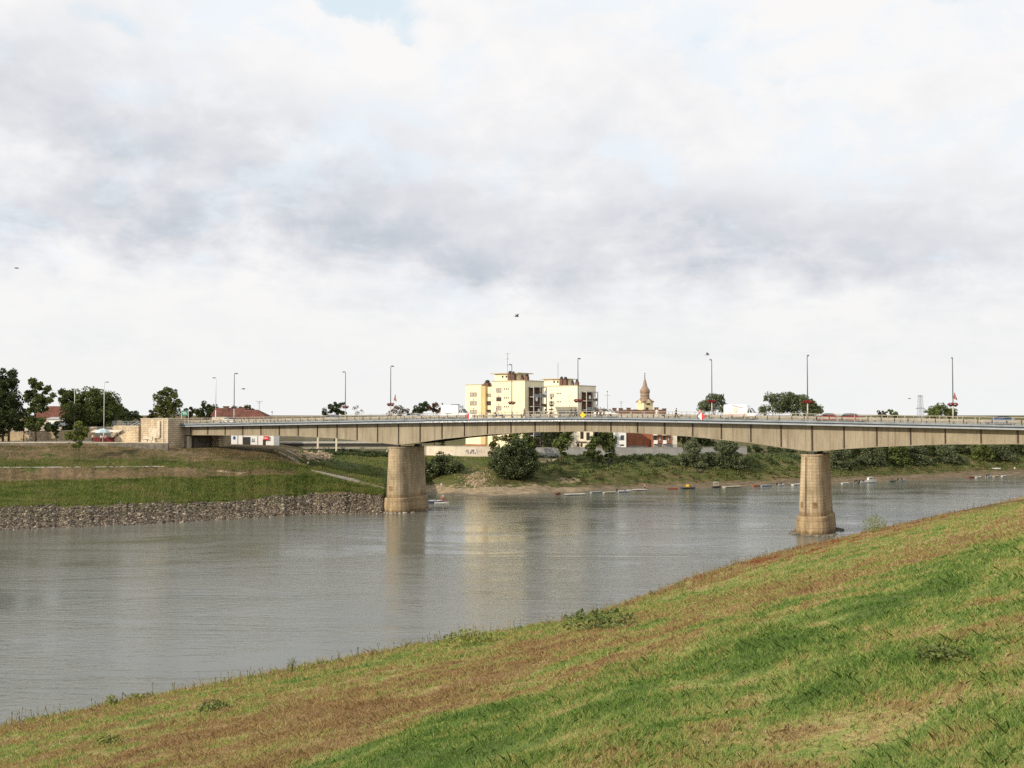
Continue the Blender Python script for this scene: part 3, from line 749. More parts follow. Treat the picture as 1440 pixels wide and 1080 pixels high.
bridge = thing('road_bridge', 'long haunched girder road bridge on two stone piers across the river', 'bridge', BO, BA)
SS = np.concatenate([np.arange(-98.4, 98, 1.2375), np.arange(99, 150, 4)])
def strip(mb, w0, w1, a0, a1, s0=-98.4, s1=146, zf=None, mi=0):
    """long bar following the camber, w0..w1 across, a0..a1 above the edge line"""
    ss = [s for s in SS if s0 < s < s1]; ss = [s0] + ss + [s1]
    vs = []; fs = []
    for s in ss:
        z = zt(s)
        lo = z + a0 if zf is None else zf(s)
        vs += [(s, w0, lo), (s, w1, lo), (s, w1, z + a1), (s, w0, z + a1)]
    n = len(ss)
    for i in range(n - 1):
        a = 4 * i
        for k in range(4):
            k2 = (k + 1) % 4
            fs.append((a + k, a + k2, a + 4 + k2, a + 4 + k))
    fs += [(3, 2, 1, 0), tuple(4 * (n - 1) + k for k in range(4))]
    return mb.add(vs, fs, mi)
LASTS = 94.0
mb = MB(); strip(mb, 0.10, 13.0, -0.62, -0.22); mb.build('deck', M['concrete'], bridge)
mb = MB(); strip(mb, 2.55, 10.55, -0.218, -0.17); mb.build('road_surface', M['asphalt'], bridge)
mb = MB(); strip(mb, 0.10, 2.5, -0.218, -0.03); mb.build('walkway', M['paving'], bridge)
mb = MB(); strip(mb, 10.6, 13.0, -0.218, -0.03); mb.build('walkway', M['paving'], bridge)
mb = MB()
strip(mb, -0.10, 0.10, -0.27, 0.02)
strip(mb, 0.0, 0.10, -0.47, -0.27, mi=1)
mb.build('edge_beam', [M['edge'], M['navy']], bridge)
mb = MB(); strip(mb, -0.16, 0.099, -0.71, -0.47); mb.build('edge_lip', M['edge_lip'], bridge)
mb = MB(); strip(mb, 13.0, 13.15, -0.68, 0.02); mb.build('edge_beam', M['edge_plain'], bridge)
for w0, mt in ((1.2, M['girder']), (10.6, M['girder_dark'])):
    mb = MB()
    strip(mb, w0, w0 + 0.35, 0, -0.62, -97.2, LASTS, zf=lambda s: gb(s) + 0.09)
    ss = [s for s in SS if -97.2 < s < LASTS]
    vs = []; fs = []
    for s in ss:
        z = gb(s); vs += [(s, w0 - 0.13, z), (s, w0 + 0.6, z), (s, w0 + 0.6, z + 0.088), (s, w0 - 0.13, z + 0.088)]
    for i in range(len(ss) - 1):
        for k in range(4):
            k2 = (k + 1) % 4; fs.append((4*i+k, 4*i+k2, 4*i+4+k2, 4*i+4+k))
    mb.add(vs, fs)
    mb.build('girder', mt, bridge)
for n in range(-1, 38):
    s = (n - 18) * PAN
    mb = MB(); mb.box(s - 0.085, s + 0.085, 1.07, 1.197, gb(s) + 0.12, zt(s) - 0.64)
    mb.build('stiffener', M['stiff'], bridge, fixn=False)
for n in range(0, 38, 2):
    s = (n - 18) * PAN
    mb = MB(); mb.box(s - 0.15, s + 0.15, 1.57, 10.58, gb(s) + 0.5, gb(s) + 1.3)
    mb.build('cross_beam', M['girder_dark'], bridge, fixn=False)
# piers: stadium plan with tapered shaft on a wider base
def stadium(w0, w1, r, z, seg=9):
    pts = []
    for k in range(seg + 1):
        t = math.pi + math.pi * k / seg
        pts.append((r * math.cos(t), w0 + r * math.sin(t), z))
    for k in range(seg + 1):
        t = math.pi * k / seg
        pts.append((r * math.cos(t), w1 + r * math.sin(t), z))
    return pts
def stack(mb, rings, mi=0):
    n = len(rings[0]); vs = [p for r in rings for p in r]; fs = []
    for i in range(len(rings) - 1):
        for k in range(n):
            k2 = (k + 1) % n; fs.append((i*n+k, i*n+k2, (i+1)*n+k2, (i+1)*n+k))
    fs += [tuple(reversed(range(n))), tuple(range((len(rings)-1)*n, len(rings)*n))]
    return mb.add(vs, fs, mi)
for pi_, s in enumerate((-8 * PAN, 8 * PAN)):
    mb = MB(); stack(mb, [stadium(0.65, 7.6, 2.05, 2.95), stadium(0.65, 7.6, 1.63, 12.45), stadium(0.65, 7.6, 1.63, 12.46), stadium(0.65, 7.6, 1.70, 12.47), stadium(0.65, 7.6, 1.70, 12.72)])
    pr = mb.build('pier', M['pier'], bridge, (s, 0, 0))
    pr['label'] = 'stone pier beside the stony point' if pi_ == 0 else 'stone pier near the grassy levee'
    mb = MB(); stack(mb, [stadium(0.65, 7.6, 2.62, -3), stadium(0.65, 7.6, 2.52, 0.95), stadium(0.65, 7.6, 2.40, 2.75), stadium(0.65, 7.6, 2.15, 2.95)])
    mb.build('pier_base', M['pier_base'], pr)
    for w in (0.8, 8.0):
        mb = MB(); mb.box(-0.45, 0.45, w - 0.35, w + 0.45, 12.722, 13.118); mb.build('bearing', M['dark_iron'], pr)
    # joint line, drain pipe and recessed dark plates on the sunlit end
    mb = MB()
    for x_, w_ in (((-1.0, -0.85),) if pi_ == 0 else ((-0.55, -1.12),)):
        mb.tube([(x_ * 1.2, w_ - 0.42, 3.0), (x_, w_ - 0.06, 12.4)], 0.06, 6)
    mb.build('drain_pipe', M['dark_iron'], pr)
    for x_, hw in (((-0.15, 0.75),) if pi_ == 0 else ((-1.25, 0.42), (0.75, 0.62))):
        mb = MB(); zc = 4.7
        rr = 2.02 - 0.0442 * (zc - 2.95)
        a0 = math.asin((x_ - hw * .6) / rr); a1 = math.asin(min(0.98, (x_ + hw * .6) / rr))
        vs = []; fs = []
        for k in range(7):
            a_ = a0 + (a1 - a0) * k / 6
            for r_ in (rr - 0.1, rr + 0.035):
                for z in (zc - 0.5, zc + 0.5):
                    rz = r_ - 0.0442 * (z - zc)
                    vs.append((rz * math.sin(a_), 0.65 - rz * math.cos(a_), z))
        for k in range(6):
            o_ = 4 * k
            fs += [(o_+2, o_+6, o_+7, o_+3), (o_+1, o_+3, o_+7, o_+5), (o_, o_+4, o_+6, o_+2)]
        fs += [(0, 2, 3, 1), (24, 25, 27, 26)]
        mb.add(vs, fs); mb.build('plaque', M['brown_plaque'], pr)
    # scour stones around the foot
    mb = MB(); rg = random.Random(3 + pi_)
    for k in range(70):
        t = rg.uniform(0, 2 * math.pi); r_ = 2.75 + rg.random() * (0.5 if pi_ == 0 else 0.9)
        wc = 0.65 if math.sin(t) < 0 else 7.6
        sc = rg.uniform(.14, .34)
        mb.blob((r_ * math.cos(t), (wc if abs(math.sin(t)) > .35 else rg.uniform(.65, 7.6)) + r_ * math.sin(t), 0.05), (sc * 1.4, sc, sc * .7), 6, 4, .5, rng=rg)
    mb.build('scour_stones', M['concrete'] if pi_ == 0 else M['dark_concrete'], pr)['kind'] = 'stuff'
# left abutment under the deck
mb = MB()
mb.box(-99.2, -95.6, 1.3, 12.9, 9.5, 14.42)
mb.box(-95.6, -94.9, 1.5, 2.3, 9.5, 14.3, 1)
mb.box(-95.597, -95.1, 3.3, 8.0, 9.5, 13.9)
mb.build('abutment', [M['dark_concrete'], M['pale_stone']], bridge)
mb = MB(); mb.box(-95.55, -93.4, 9.2, 13.2, 9.5, 14.3); mb.build('abutment', M['ashlar'], bridge)
mb = MB()
mb.box(94.05, 146, 0.7, 12.8, 9, 14.6); mb.build('abutment', M['concrete'], bridge)
# guard rail between walkway and road, and outer railings
def posts(parent, name, material, bx_, s, step, n):
    first = None
    for k in range(n):
        if first is None:
            mb = MB(); mb.box(*bx_); o = first = mb.build(name, material, parent)
        else:
            o = first.copy(); COL.objects.link(o)
        o.location = (s, 0, zt(s)); s += step
def guard(w, s0=-97, s1=140):
    mb = MB()
    strip(mb, w, w + 0.06, 0.32, 0.66, s0, s1)
    strip(mb, w - 0.035, w, 0.53, 0.62, s0, s1); strip(mb, w - 0.035, w, 0.36, 0.45, s0, s1)
    o = mb.build('guard_rail', M['guard'], bridge)
    posts(o, 'guard_post', M['dark_iron'], (-0.08, 0.08, w - 0.045, w + 0.16, -0.2, 0.72), s0 + 0.5, PAN / 2.5, 88)
guard(2.42); guard(10.62)
def railing(w, s0=-97.6, s1=140):
    mb = MB()
    for a in (1.10, 0.62, 0.18):
        strip(mb, w, w + 0.055, a - 0.03, a + 0.03, s0, s1)
    o = mb.build('railing', M['rail'], bridge)
    posts(o, 'railing_post', M['rail'], (-0.045, 0.045, w - 0.012, w + 0.07, 0.018, 1.12), s0 + 0.4, PAN / 2, 72)
railing(0.0); railing(12.9)

# ------------------------------------------------------------------ lamps, flower baskets, flags, signs on the bridge
def street_lamp(loc, rotz, label, H=10.6, cat='street lamp', group=None, pale=False, arm=0.9, low=3.0):
    t = thing('street_lamp', label, cat, loc, rotz, group)
    mb = MB(); mb.tube([(0, 0, 0), (0, 0, low)], [0.115, 0.10], 10); mb.build('pole_base', M['pole_white'] if pale else M['pole_pale'], t, smooth=True)
    mb = MB(); mb.tube([(0, 0, low), (0, 0, H - 0.3), (0.02, 0, H - 0.08), (arm * 0.4, 0, H)], [0.09, 0.07, 0.065, 0.06], 10)
    mb.build('pole', M['pole_white'] if pale else M['pole_grey'], t, smooth=True)
    mb = MB(); mb.add([(arm*.3, -.11, H-.09), (arm*1.1, -.17, H-.12), (arm*1.1, .17, H-.12), (arm*.3, .11, H-.09), (arm*.3, -.08, H+.07), (arm*1.1, -.10, H+.05), (arm*1.1, .10, H+.05), (arm*.3, .08, H+.07)],
            [(3,2,1,0),(4,5,6,7),(0,1,5,4),(1,2,6,5),(2,3,7,6),(3,0,4,7)])
    hd = mb.build('lamp_head', M['pole_grey'], t, bevel=0.03)
    mb = MB(); mb.box(arm*.42, arm*1.0, -.1, .1, H - .16, H - .118); mb.build('lens', M['glass'], hd)
    return t
def basket(loc, label, wide=0.72):
    t = thing('flower_basket', label, 'flower basket', loc, BA, 'red flower baskets on the bridge lamps')
    for sx in (-1, 1):
        mb = MB(); mb.lathe([(0.05, -0.30), (0.22, -0.22), (0.33, -0.02), (0.34, 0.03)], 12, c=(sx * wide * .5, 0, 0)); mb.build('basket', M['dark_iron'], t)
        rg = np.random.default_rng(int(abs(loc[0]) * 10) + sx + 5)
        n = 260; dv = rg.normal(size=(n, 3)); dv /= np.linalg.norm(dv, axis=1)[:, None]
        p = dv * np.array([.44, .42, .24]) * rg.uniform(.75, 1.08, n)[:, None] + [sx * wide * .5, 0, 0.10]
        o = leaf_obj('flowers', p, 0.13, M['flower'], t, rg)
    mb = MB(); mb.box(-wide * .5, wide * .5, -.02, .02, -.05, -.01); mb.build('bracket', M['dark_iron'], t)
    return t
def leaf_obj(name, P, size, material, parent=None, rg=RNG, flat=0.0, offset=None):
    n = len(P)
    a = rg.normal(size=(n, 3)); a[:, 2] *= (1 - flat); a /= np.linalg.norm(a, axis=1)[:, None]
    b_ = rg.normal(size=(n, 3)); b_[:, 2] *= (1 - flat); b_ -= (b_ * a).sum(1)[:, None] * a; b_ /= np.linalg.norm(b_, axis=1)[:, None]
    s = size * rg.uniform(.6, 1.4, n)[:, None]
    V = np.stack([P - a * s * .55, P - b_ * s * .34 + a * s * .08, P + a * s * .55, P + b_ * s * .34 + a * s * .08], 1)
    return link(name, fast_mesh(name, V.reshape(-1, 3), 4, material), parent, offset)
def flag(loc, label, lean, h=1.6, cols=('red', 'white', 'green')):
    t = thing('flag', label, 'flag', loc, BA)
    tipx = lean * h
    mb = MB(); mb.tube([(0, 0, 0), (tipx, 0, h)], 0.025, 6); mb.build('flag_pole', M['pole_pale'], t)
    if cols:
        mb = MB(); vs = []; fs = []
        for i in range(5):
            f = i / 4
            for j in range(4):
                q_ = j / 3
                vs.append((tipx * (1 - 0.55 * f) + q_ * (0.12 + 0.5 * f), 0.06 * math.sin(3 * q_ + 4 * f), h * (1 - 0.62 * f) - 0.35 * q_ * (1 - f * .2)))
        mi = []
        for i in range(4):
            for j in range(3):
                fs.append((i*4+j, i*4+j+1, (i+1)*4+j+1, (i+1)*4+j)); mi.append(j)
        for f_, k in zip(fs, mi): mb.add([vs[a] for a in f_], [(0, 1, 2, 3)], k)
        cl = [M['dark_red'], M['faded_cloth'], M['dark_red']]
        o = mb.build('cloth', cl, t, fixn=False)
        sd = o.modifiers.new('thick', 'SOLIDIFY'); sd.thickness = 0.012
    return t
M['dark_red'] = simple('dark_red_cloth', (0.16, 0.02, 0.02), 0.8, 0.15, 2)
M['faded_cloth'] = simple('faded_pink_cloth', (0.45, 0.2, 0.18), 0.85, 0.2, 3)
near_l = [(1.65, 'tall dark grey lamp on the bridge above the white panelled kiosk', False, 0), (9.73, 'tall dark grey bridge lamp with flower baskets and a red flag over the far pier', True, 1),
          (17.8, 'tall dark grey bridge lamp just left of the yellow diamond sign', True, 0), (25.9, 'tallest looking dark grey bridge lamp, standing above the pier by the levee', True, 0)]
bl_names = ['', 'red flower baskets under the red flag on the lamp over the far pier', 'red flower baskets on the lamp beside the yellow diamond sign', 'red flower baskets on the lamp above the pier by the levee']
for i, (n, lb, fl, fg) in enumerate(near_l):
    s = (n - 18) * PAN; p = bw(s, 0.35, zt(s) - 0.03)
    street_lamp(p, BA + math.pi / 2 * 1.0, lb, group='street lamps along the bridge')
    if fl: basket((p.x, p.y, p.z + 2.95), bl_names[i])
    if fg: flag(bw(s + 0.55, 0.33, zt(s) + 3.1), 'drooping red white and dark flag above the flower baskets over the far pier', 0.28, 1.9)
far_l = [(-97.6, 'pale lamp at the left end of the bridge by the stone abutment', False), (-60.8, 'grey bridge lamp with red baskets between red roofs and far pier', True), (-20.5, 'grey bridge lamp with red baskets in front of the left yellow block', True),
         (19.9, 'grey bridge lamp with red baskets near the white and red diamond sign', True), (59.8, 'rightmost bridge lamp, with baskets and a pink flag, right of the pylon', True)]
fb_names = ['', 'red flower baskets on the lamp nearest the dark tree left of the far pier', 'red flower baskets in front of the left yellow block', 'red flower baskets on the lamp near the white and red diamond sign', 'red flower baskets under the pink flag on the rightmost lamp']
for i, (s, lb, fl) in enumerate(far_l):
    p = bw(s, 12.6, zt(s) - 0.03)
    street_lamp(p, BA - math.pi / 2, lb, group='street lamps along the bridge', pale=(i == 0))
    if fl: basket((p.x, p.y, p.z + 2.95), fb_names[i])
    if i == 2: flag(bw(s - 0.1, 12.5, zt(s) + 3.0), 'bare slanting flagpole on the lamp in front of the left yellow block', -0.35, 1.9, None)
    if i == 4: flag(bw(s - 0.1, 12.5, zt(s) + 3.3), 'pink and white flag on the rightmost bridge lamp', 0.22, 1.7)
def diamond(s, label, cols, half=0.52):
    t = thing('navigation_sign', label, 'sign', bw(s, -0.16, zt(s) + 0.42), BA)
    if len(cols) == 2:
        mb = MB(); mb.prism([(-half, 0), (0, half), (0, -half)], -0.03, 0.0); mb.build('sign_plate', cols[0], t)
        mb = MB(); mb.prism([(0.001, half), (half, 0), (0.001, -half)], -0.03, 0.0); mb.build('sign_plate', cols[1], t)
    else:
        mb = MB(); mb.prism([(-half, 0), (0, half), (half, 0), (0, -half)], -0.03, 0.0); mb.build('sign_plate', cols[0], t)
    mb = MB(); mb.box(-0.04, 0.04, 0.002, 0.10, -0.40, 0.45); mb.build('sign_bracket', M['steel_grey'], t)
diamond((13.36 - 18) * PAN, 'diamond sign, left half red and right half white, hung below the white truck', (M['red_paint'], M['white_paint']), 0.66)
diamond((22.4 - 18) * PAN, 'diamond sign, left half white and right half red, hung near the white van', (M['white_paint'], M['red_paint']), 0.66)
diamond((18.03 - 18) * PAN, 'plain yellow diamond sign hung over the middle of the bridge', (M['yellow_paint'],), 0.56)
# green direction sign at the left end of the bridge
s = -96.2; p = bw(s, 0.6, zt(s))
t = thing('road_sign', 'green direction sign on two pale posts at the left bridge end', 'road sign', p, BA)
for x_ in (-0.1, 1.95):
    mb = MB(); mb.tube([(x_, 0, 0), (x_, 0, 2.9)], 0.05, 8); mb.build('sign_post', M['pole_white'], t)
mb = MB(); mb.box(0.0, 1.85, -0.06, -0.02, 1.75, 2.85); pl_ = mb.build('sign_plate', M['green_sign'], t, bevel=0.02)
mb = MB()
for z0, x0, x1 in ((2.45, .2, 1.3), (2.1, .35, 1.6)): mb.box(x0, x1, -0.066, -0.0605, z0, z0 + .09)
mb.build('marking', M['white_paint'], pl_)

# ------------------------------------------------------------------ stone abutment tower, walls and stairs on the left bank
t = thing('stone_tower', 'pale limestone abutment tower with a carved relief at the left bridge end', 'tower', bw(-96, -3.5, 11.0), BA)
mb = MB(); mb.box(-8.2, 0, 0, 4.75, 0, 7.0); mb.build('wall', M['ashlar'], t)
mb = MB(); mb.box(-8.3, 0.1, -0.1, 4.7, 7.0, 7.2); mb.build('coping', M['pale_stone'], t)
mb = MB(); mb.box(-1.9, -1.5, -0.12, 0, 0.0, 7.0); mb.box(-0.35, 0.03, -0.18, 0, 0, 6.9); mb.build('pilaster', M['pale_stone'], t)
mb = MB(); rg = random.Random(11)
mb.box(-5.6, -2.4, -0.28, 0, 2.9, 5.2); mb.box(-3.0, -2.2, -0.36, 0, 3.2, 6.6)
for k in range(16):
    x_, z_ = rg.uniform(-6.6, -1.9), rg.uniform(1.7, 3.0); w_, h_ = rg.uniform(.3, .8), rg.uniform(.2, .45)
    mb.box(x_ - w_, x_ + w_, -rg.uniform(.15, .6), 0, z_ - h_, z_ + h_)
mb.build('relief', M['pale_stone'], t, bevel=0.05)
# low kerb wall along the slope top
def polywall(name, label, cat, pts, z0, z1, thick, mats, cap=0.0):
    c = Vector((0, 0, 0))
    for p in pts: c += Vector((p[0], p[1], 0))
    c /= len(pts); c.z = z0
    t = thing(name, label, cat, c)
    mb = MB(); mc = MB()
    for i in range(len(pts) - 1):
        a = Vector((pts[i][0], pts[i][1], 0)) - Vector((c.x, c.y, 0)); b_ = Vector((pts[i+1][0], pts[i+1][1], 0)) - Vector((c.x, c.y, 0))
        d_ = (b_ - a).normalized(); nrm = Vector((-d_.y, d_.x, 0)) * thick
        za, zb = (z1[i] - z0, z1[i+1] - z0) if hasattr(z1, '__len__') else (z1 - z0,) * 2
        mb.add([a, b_, b_ + nrm, a + nrm, a + Vector((0,0,za)), b_ + Vector((0,0,zb)), b_ + nrm + Vector((0,0,zb)), a + nrm + Vector((0,0,za))], [(3,2,1,0),(4,5,6,7),(0,1,5,4),(1,2,6,5),(2,3,7,6),(3,0,4,7)])
        if cap:
            e = Vector((0, 0, cap)); o_ = nrm.normalized() * 0.06
            mc.add([a - o_ + Vector((0,0,za)), b_ - o_ + Vector((0,0,zb)), b_ + nrm + o_ + Vector((0,0,zb)), a + nrm + o_ + Vector((0,0,za)), a - o_ + Vector((0,0,za)) + e, b_ - o_ + Vector((0,0,zb)) + e, b_ + nrm + o_ + Vector((0,0,zb)) + e, a + nrm + o_ + Vector((0,0,za)) + e],
                   [(3,2,1,0),(4,5,6,7),(0,1,5,4),(1,2,6,5),(2,3,7,6),(3,0,4,7)])
    mb.build('wall', mats[0], t)
    if cap: mc.build('coping', mats[1], t)
    return t
def XY(u, Y): return ((u - 720) / F * Y, Y)
polywall('retaining_wall', 'low dark retaining wall with pale coping at the slope top, left stretch', 'wall', [XY(-160, 218), XY(30, 220), XY(97, 220.4)], 10.5, 12.95, 0.5, (M['dark_concrete'], M['pale_stone']), 0.16)
polywall('retaining_wall', 'low dark retaining wall with pale coping in front of the stone tower', 'wall', [XY(139, 220.2), XY(190, 219.8), XY(236.5, 218.4)], 10.5, 12.95, 0.5, (M['dark_concrete'], M['pale_stone']), 0.16)
# ramp wall behind, climbing to the bridge
q0 = bw(-104.2, -2.2, 0); q1 = bw(-115, -1.4, 0)
polywall('stone_wall', 'rough golden stone ramp wall between the tower and the parasol', 'wall', [(q1.x, q1.y), (q0.x, q0.y)], 11.5, 16.35, 0.8, (M['rubble_wall'], M['pale_stone']), 0.18)
polywall('stone_wall', 'pale rough stone wall behind the promenade trees', 'wall', [XY(-200, 236), XY(20, 236), XY(112, 236.5), XY(136, 238)], 11.5, [15.0, 15.1, 15.3, 16.0], 0.8, (M['rubble_wall'], M['pale_stone']), 0.15)
mb = MB(); t = thing('approach_road', 'raised approach road behind the stone tower', 'road', bw(-104.3, 0, 11))
tag(t, kind='structure')
mb.box(-70, 5.8, 0.2, 13.5, 0.5, 5.2); o = mb.build('approach_fill', M['promenade'], t); o.rotation_euler = (0, 0, BA)
t = thing('railing', 'dark metal railing on top of the ramp wall left of the tower', 'railing', bw(-104.2, -1.8, 16.55), BA)
mb = MB()
for z in (0.1, 0.55, 0.98): mb.box(-10.6, 0, -.03, .03, z - .03, z + .03)
for k in range(22): mb.box(-10.6 + k * .5 - .02, -10.6 + k * .5 + .02, -.02, .02, .07, 1.0)
mb.build('bars', M['steel_grey'], t, fixn=False)
# stair rail / staircase in front of the ramp wall
a = G(150, 621.5); 
p0 = bw(-113.6, -3.2, 13.0); p1 = bw(-104.4, -3.2, 16.6)
t = thing('staircase', 'stone staircase climbing along the ramp wall to the tower', 'stairs', p0, BA)
mb = MB(); n = 20
for k in range(n):
    x0 = k * 9.0 / n; mb.box(x0, x0 + 9.0 / n, -0.6, 0.75, -1.2, 0.18 * (k + 1))
mb.build('steps', M['rubble_wall'], t, fixn=False)
for y_ in (-0.68, 0.62):
    mb = MB(); mb.tube([(-0.2, y_, 0.9), (9.0, y_, 4.5)], 0.05, 6)
    for k in range(0, 10): mb.tube([(k, y_, k * .395 - .1), (k, y_, k * .395 + .98)], 0.03, 5)
    mb.build('handrail', M['pole_pale'], t)

# ------------------------------------------------------------------ simple rotated building frame
class Frame:
    def __init__(self, o, ang):
        self.o = Vector(o); self.a = ang
        self.x = Vector((math.cos(ang), math.sin(ang), 0)); self.y = Vector((-math.sin(ang), math.cos(ang), 0))
    def on_y(self, u, v, y0=0.0):
        d = ray(u, v); c = Vector((0, 0, CAMZ)) - self.o - self.y * y0
        t = -c.dot(self.y) / d.dot(self.y)
        p = Vector((0, 0, CAMZ)) + d * t - self.o
        return p.dot(self.x), p.z
    def on_x(self, u, v, x0=0.0):
        d = ray(u, v); c = Vector((0, 0, CAMZ)) - self.o - self.x * x0
        t = -c.dot(self.x) / d.dot(self.x)
        p = Vector((0, 0, CAMZ)) + d * t - self.o
        return p.dot(self.y), p.z
def window(t, x0, x1, z0, z1, y, pane='glass', frame='brown_panel', mull=1, axis='y', name='window'):
    """frame proud of the wall plus a pane; axis y: wall at constant y, facing -y; axis x: wall at constant x, facing +x"""
    fr = 0.09; mb = MB(); mp = MB()
    def bx(m_, a0, a1, c0, c1, d0, d1):
        if axis == 'y': m_.box(a0, a1, y - d1, y - d0, c0, c1)
        else: m_.box(y + d0, y + d1, a0, a1, c0, c1)
    bx(mb, x0, x1, z0, z0 + fr, 0.003, .07); bx(mb, x0, x1, z1 - fr, z1, 0.003, .07)
    bx(mb, x0, x0 + fr, z0 + fr, z1 - fr, 0.003, .07); bx(mb, x1 - fr, x1, z0 + fr, z1 - fr, 0.003, .07)
    for k in range(mull):
        xm = x0 + (x1 - x0) * (k + 1) / (mull + 1); bx(mb, xm - .04, xm + .04, z0 + fr, z1 - fr, 0.003, .06)
    bx(mp, x0 + fr, x1 - fr, z0 + fr, z1 - fr, 0.003, .02)
    w = mb.build(name, M[frame], t, fixn=False); mp.build('pane', M[pane], w, fixn=False)
    return w
def chimney(t, x, y, z0, z1, r=0.45, cap=True):
    mb = MB(); mb.box(x - r, x + r, y - r, y + r, z0, z1); c = mb.build('chimney', M['terracotta'], t)
    if cap:
        mb = MB(); mb.lathe([(r * .8, 0), (r * 1.0, .25), (r * .75, .7), (r * .3, .9)], 10, c=(x, y, z1 + 0.003)); mb.build('chimney_cap', M['dark_iron'], c)
    return c
def antenna(t, x, y, z0, h, arms=((.95, 1.0), (.7, .8), (.4, .6))):
    mb = MB(); mb.tube([(x, y, z0), (x, y, z0 + h)], 0.07, 5)
    for f, l in arms: mb.tube([(x - l, y, z0 + h * f), (x + l, y, z0 + h * f)], 0.045, 4)
    return mb.build('antenna', M['steel_grey'], t)
def dish(t, x, y, z, r, axis='y'):
    mb = MB(); vs = [(0, -0.12, 0)]; 
    for k in range(12):
        a_ = 2 * math.pi * k / 12; vs.append((r * math.cos(a_), -0.3, r * math.sin(a_)))
    fs = [(0, 1 + k, 1 + (k + 1) % 12) for k in range(12)]
    if axis == 'x': vs = [(-b_, a_, c_) for a_, b_, c_ in vs]
    mb.add([(x + a_, y + b_, z + c_) for a_, b_, c_ in vs], fs)
    o = mb.build('satellite_dish', M['white_paint'], t, fixn=False)
    sd = o.modifiers.new('thick', 'SOLIDIFY'); sd.thickness = 0.05
    return o

# ------------------------------------------------------------------ yellow apartment blocks
AA = math.radians(-35)
C1 = W(738, 582, 300); C1.z = 7.0
f1 = Frame(C1, AA)
t = thing('apartment_block', 'yellow apartment block left, with stepped roof and dark balcony bays', 'apartment building', C1, AA)
def X1(u, v=560): return f1.on_y(u, v)[0]
def Z1(u, v): return f1.on_y(u, v)[1]
zr = Z1(737, 535.5)
xl, xp0, xp1, xm = X1(655), X1(677), X1(683.5), X1(692)
mb = MB(); mb.box(xm, 0, 0, 10.2, 0.0, zr); mb.build('wall', M['yellow_wall'], t)
mb = MB(); mb.box(xm - 0.1, 0.15, -0.15, 10.3, zr, zr + 0.22); mb.build('roof', M['beige_panel'], t)
mb = MB(); mb.box(xp1, xm - 0.003, 0.5, 9.5, 0, Z1(688, 544)); mb.build('wall', M['yellow_wall'], t)
mb = MB(); mb.box(xp0, xp1 - 0.003, -0.35, 5, 0, Z1(680, 543)); mb.build('chimney_box', M['ochre_wall'], t)  # projecting chimney box, darker ochre than the walls beside it
zl = Z1(660, 541.5)
mb = MB(); mb.box(xl, xp0 - 0.003, 0.0, 9.5, 0, zl); mb.build('wall', M['yellow_wall'], t)
mb = MB(); mb.box(xl - .12, xp0 - .01, -0.12, 9.6, zl, zl + 0.2); mb.build('roof', M['beige_panel'], t)
pz0, pz1 = zr + 0.22, zr + 2.3
xq0, xq1 = X1(691.5), X1(721)
mb = MB(); mb.box(xq0, xq1, 1.6, 8.5, pz0, pz1); ph = mb.build('penthouse', M['yellow_wall'], t)
mb = MB(); mb.box(xq0 - 1.4, xq1 + 1.2, 0.9, 9.2, pz1, pz1 + 0.25); mb.build('roof', M['beige_panel'], ph)
for k in range(2):
    mb = MB(); x_ = X1(702.5 + 5.2 * k, 532); mb.box(x_ - .3, x_ + .3, 1.57, 1.597, pz0 + .9, pz0 + 1.5); mb.build('vent', M['black'], ph)
chimney(t, X1(714.5), 1.0, zr + .22, zr + 2.2, .55); chimney(t, X1(719), 1.2, zr + .22, zr + 2.0, .6)
chimney(t, X1(729), 2.0, zr + .22, zr + 1.0, .45); chimney(t, X1(734.5), 2.4, zr + .22, zr + 1.4, .5)
chimney(t, X1(681.5), 1.4, Z1(680, 543), Z1(680, 543) + 1.0, .8)
antenna(t, X1(701.5, 520), 4.5, pz1 + .25, 6.2)
for (u0, v0, u1, v1, pn) in ((661, 552, 670.3, 557.5, 'curtain'), (661, 564.3, 670.3, 570, 'curtain'), (661, 576.5, 670.3, 582, 'curtain'), (698, 546, 705, 552, 'curtain'), (698, 558.5, 705, 564.3, 'glass'), (698, 571, 705, 577, 'curtain')):
    x0, z1_ = f1.on_y(u0, v0); x1, z0_ = f1.on_y(u1, v1)
    window(t, x0, x1, z0_, z1_, 0.0, pn)
    mb = MB(); xc = (x0 + x1) / 2; mb.box(xc - .16, xc + .16, -0.03, -0.003, z0_ - 1.2, z0_ - .85); mb.build('vent', M['black'], t)
for (u0, v0, u1, v1, pn) in ((685.3, 553.5, 690.5, 558, 'curtain'), (685.3, 564, 690.5, 570, 'glass'), (685.3, 576, 690.5, 581, 'glass')):
    x0, z1_ = f1.on_y(u0, v0, .5); x1, z0_ = f1.on_y(u1, v1, .5); window(t, x0, x1, z0_, z1_, 0.5, pn)
for v_ in (547, 559.5, 572):
    for k in range(3):
        mb = MB(); x_, z_ = f1.on_y(709.5 + 2.6 * k, v_); mb.box(x_ - .17, x_ + .17, -0.03, -0.003, z_ - .22, z_ + .22); mb.build('vent', M['black'], t)
# base band, orange brick
mb = MB(); mb.box(xl - .02, xp1, -0.37, -0.003, 0.2, Z1(660, 624.5)); mb.build('base_band', M['brick'], t)
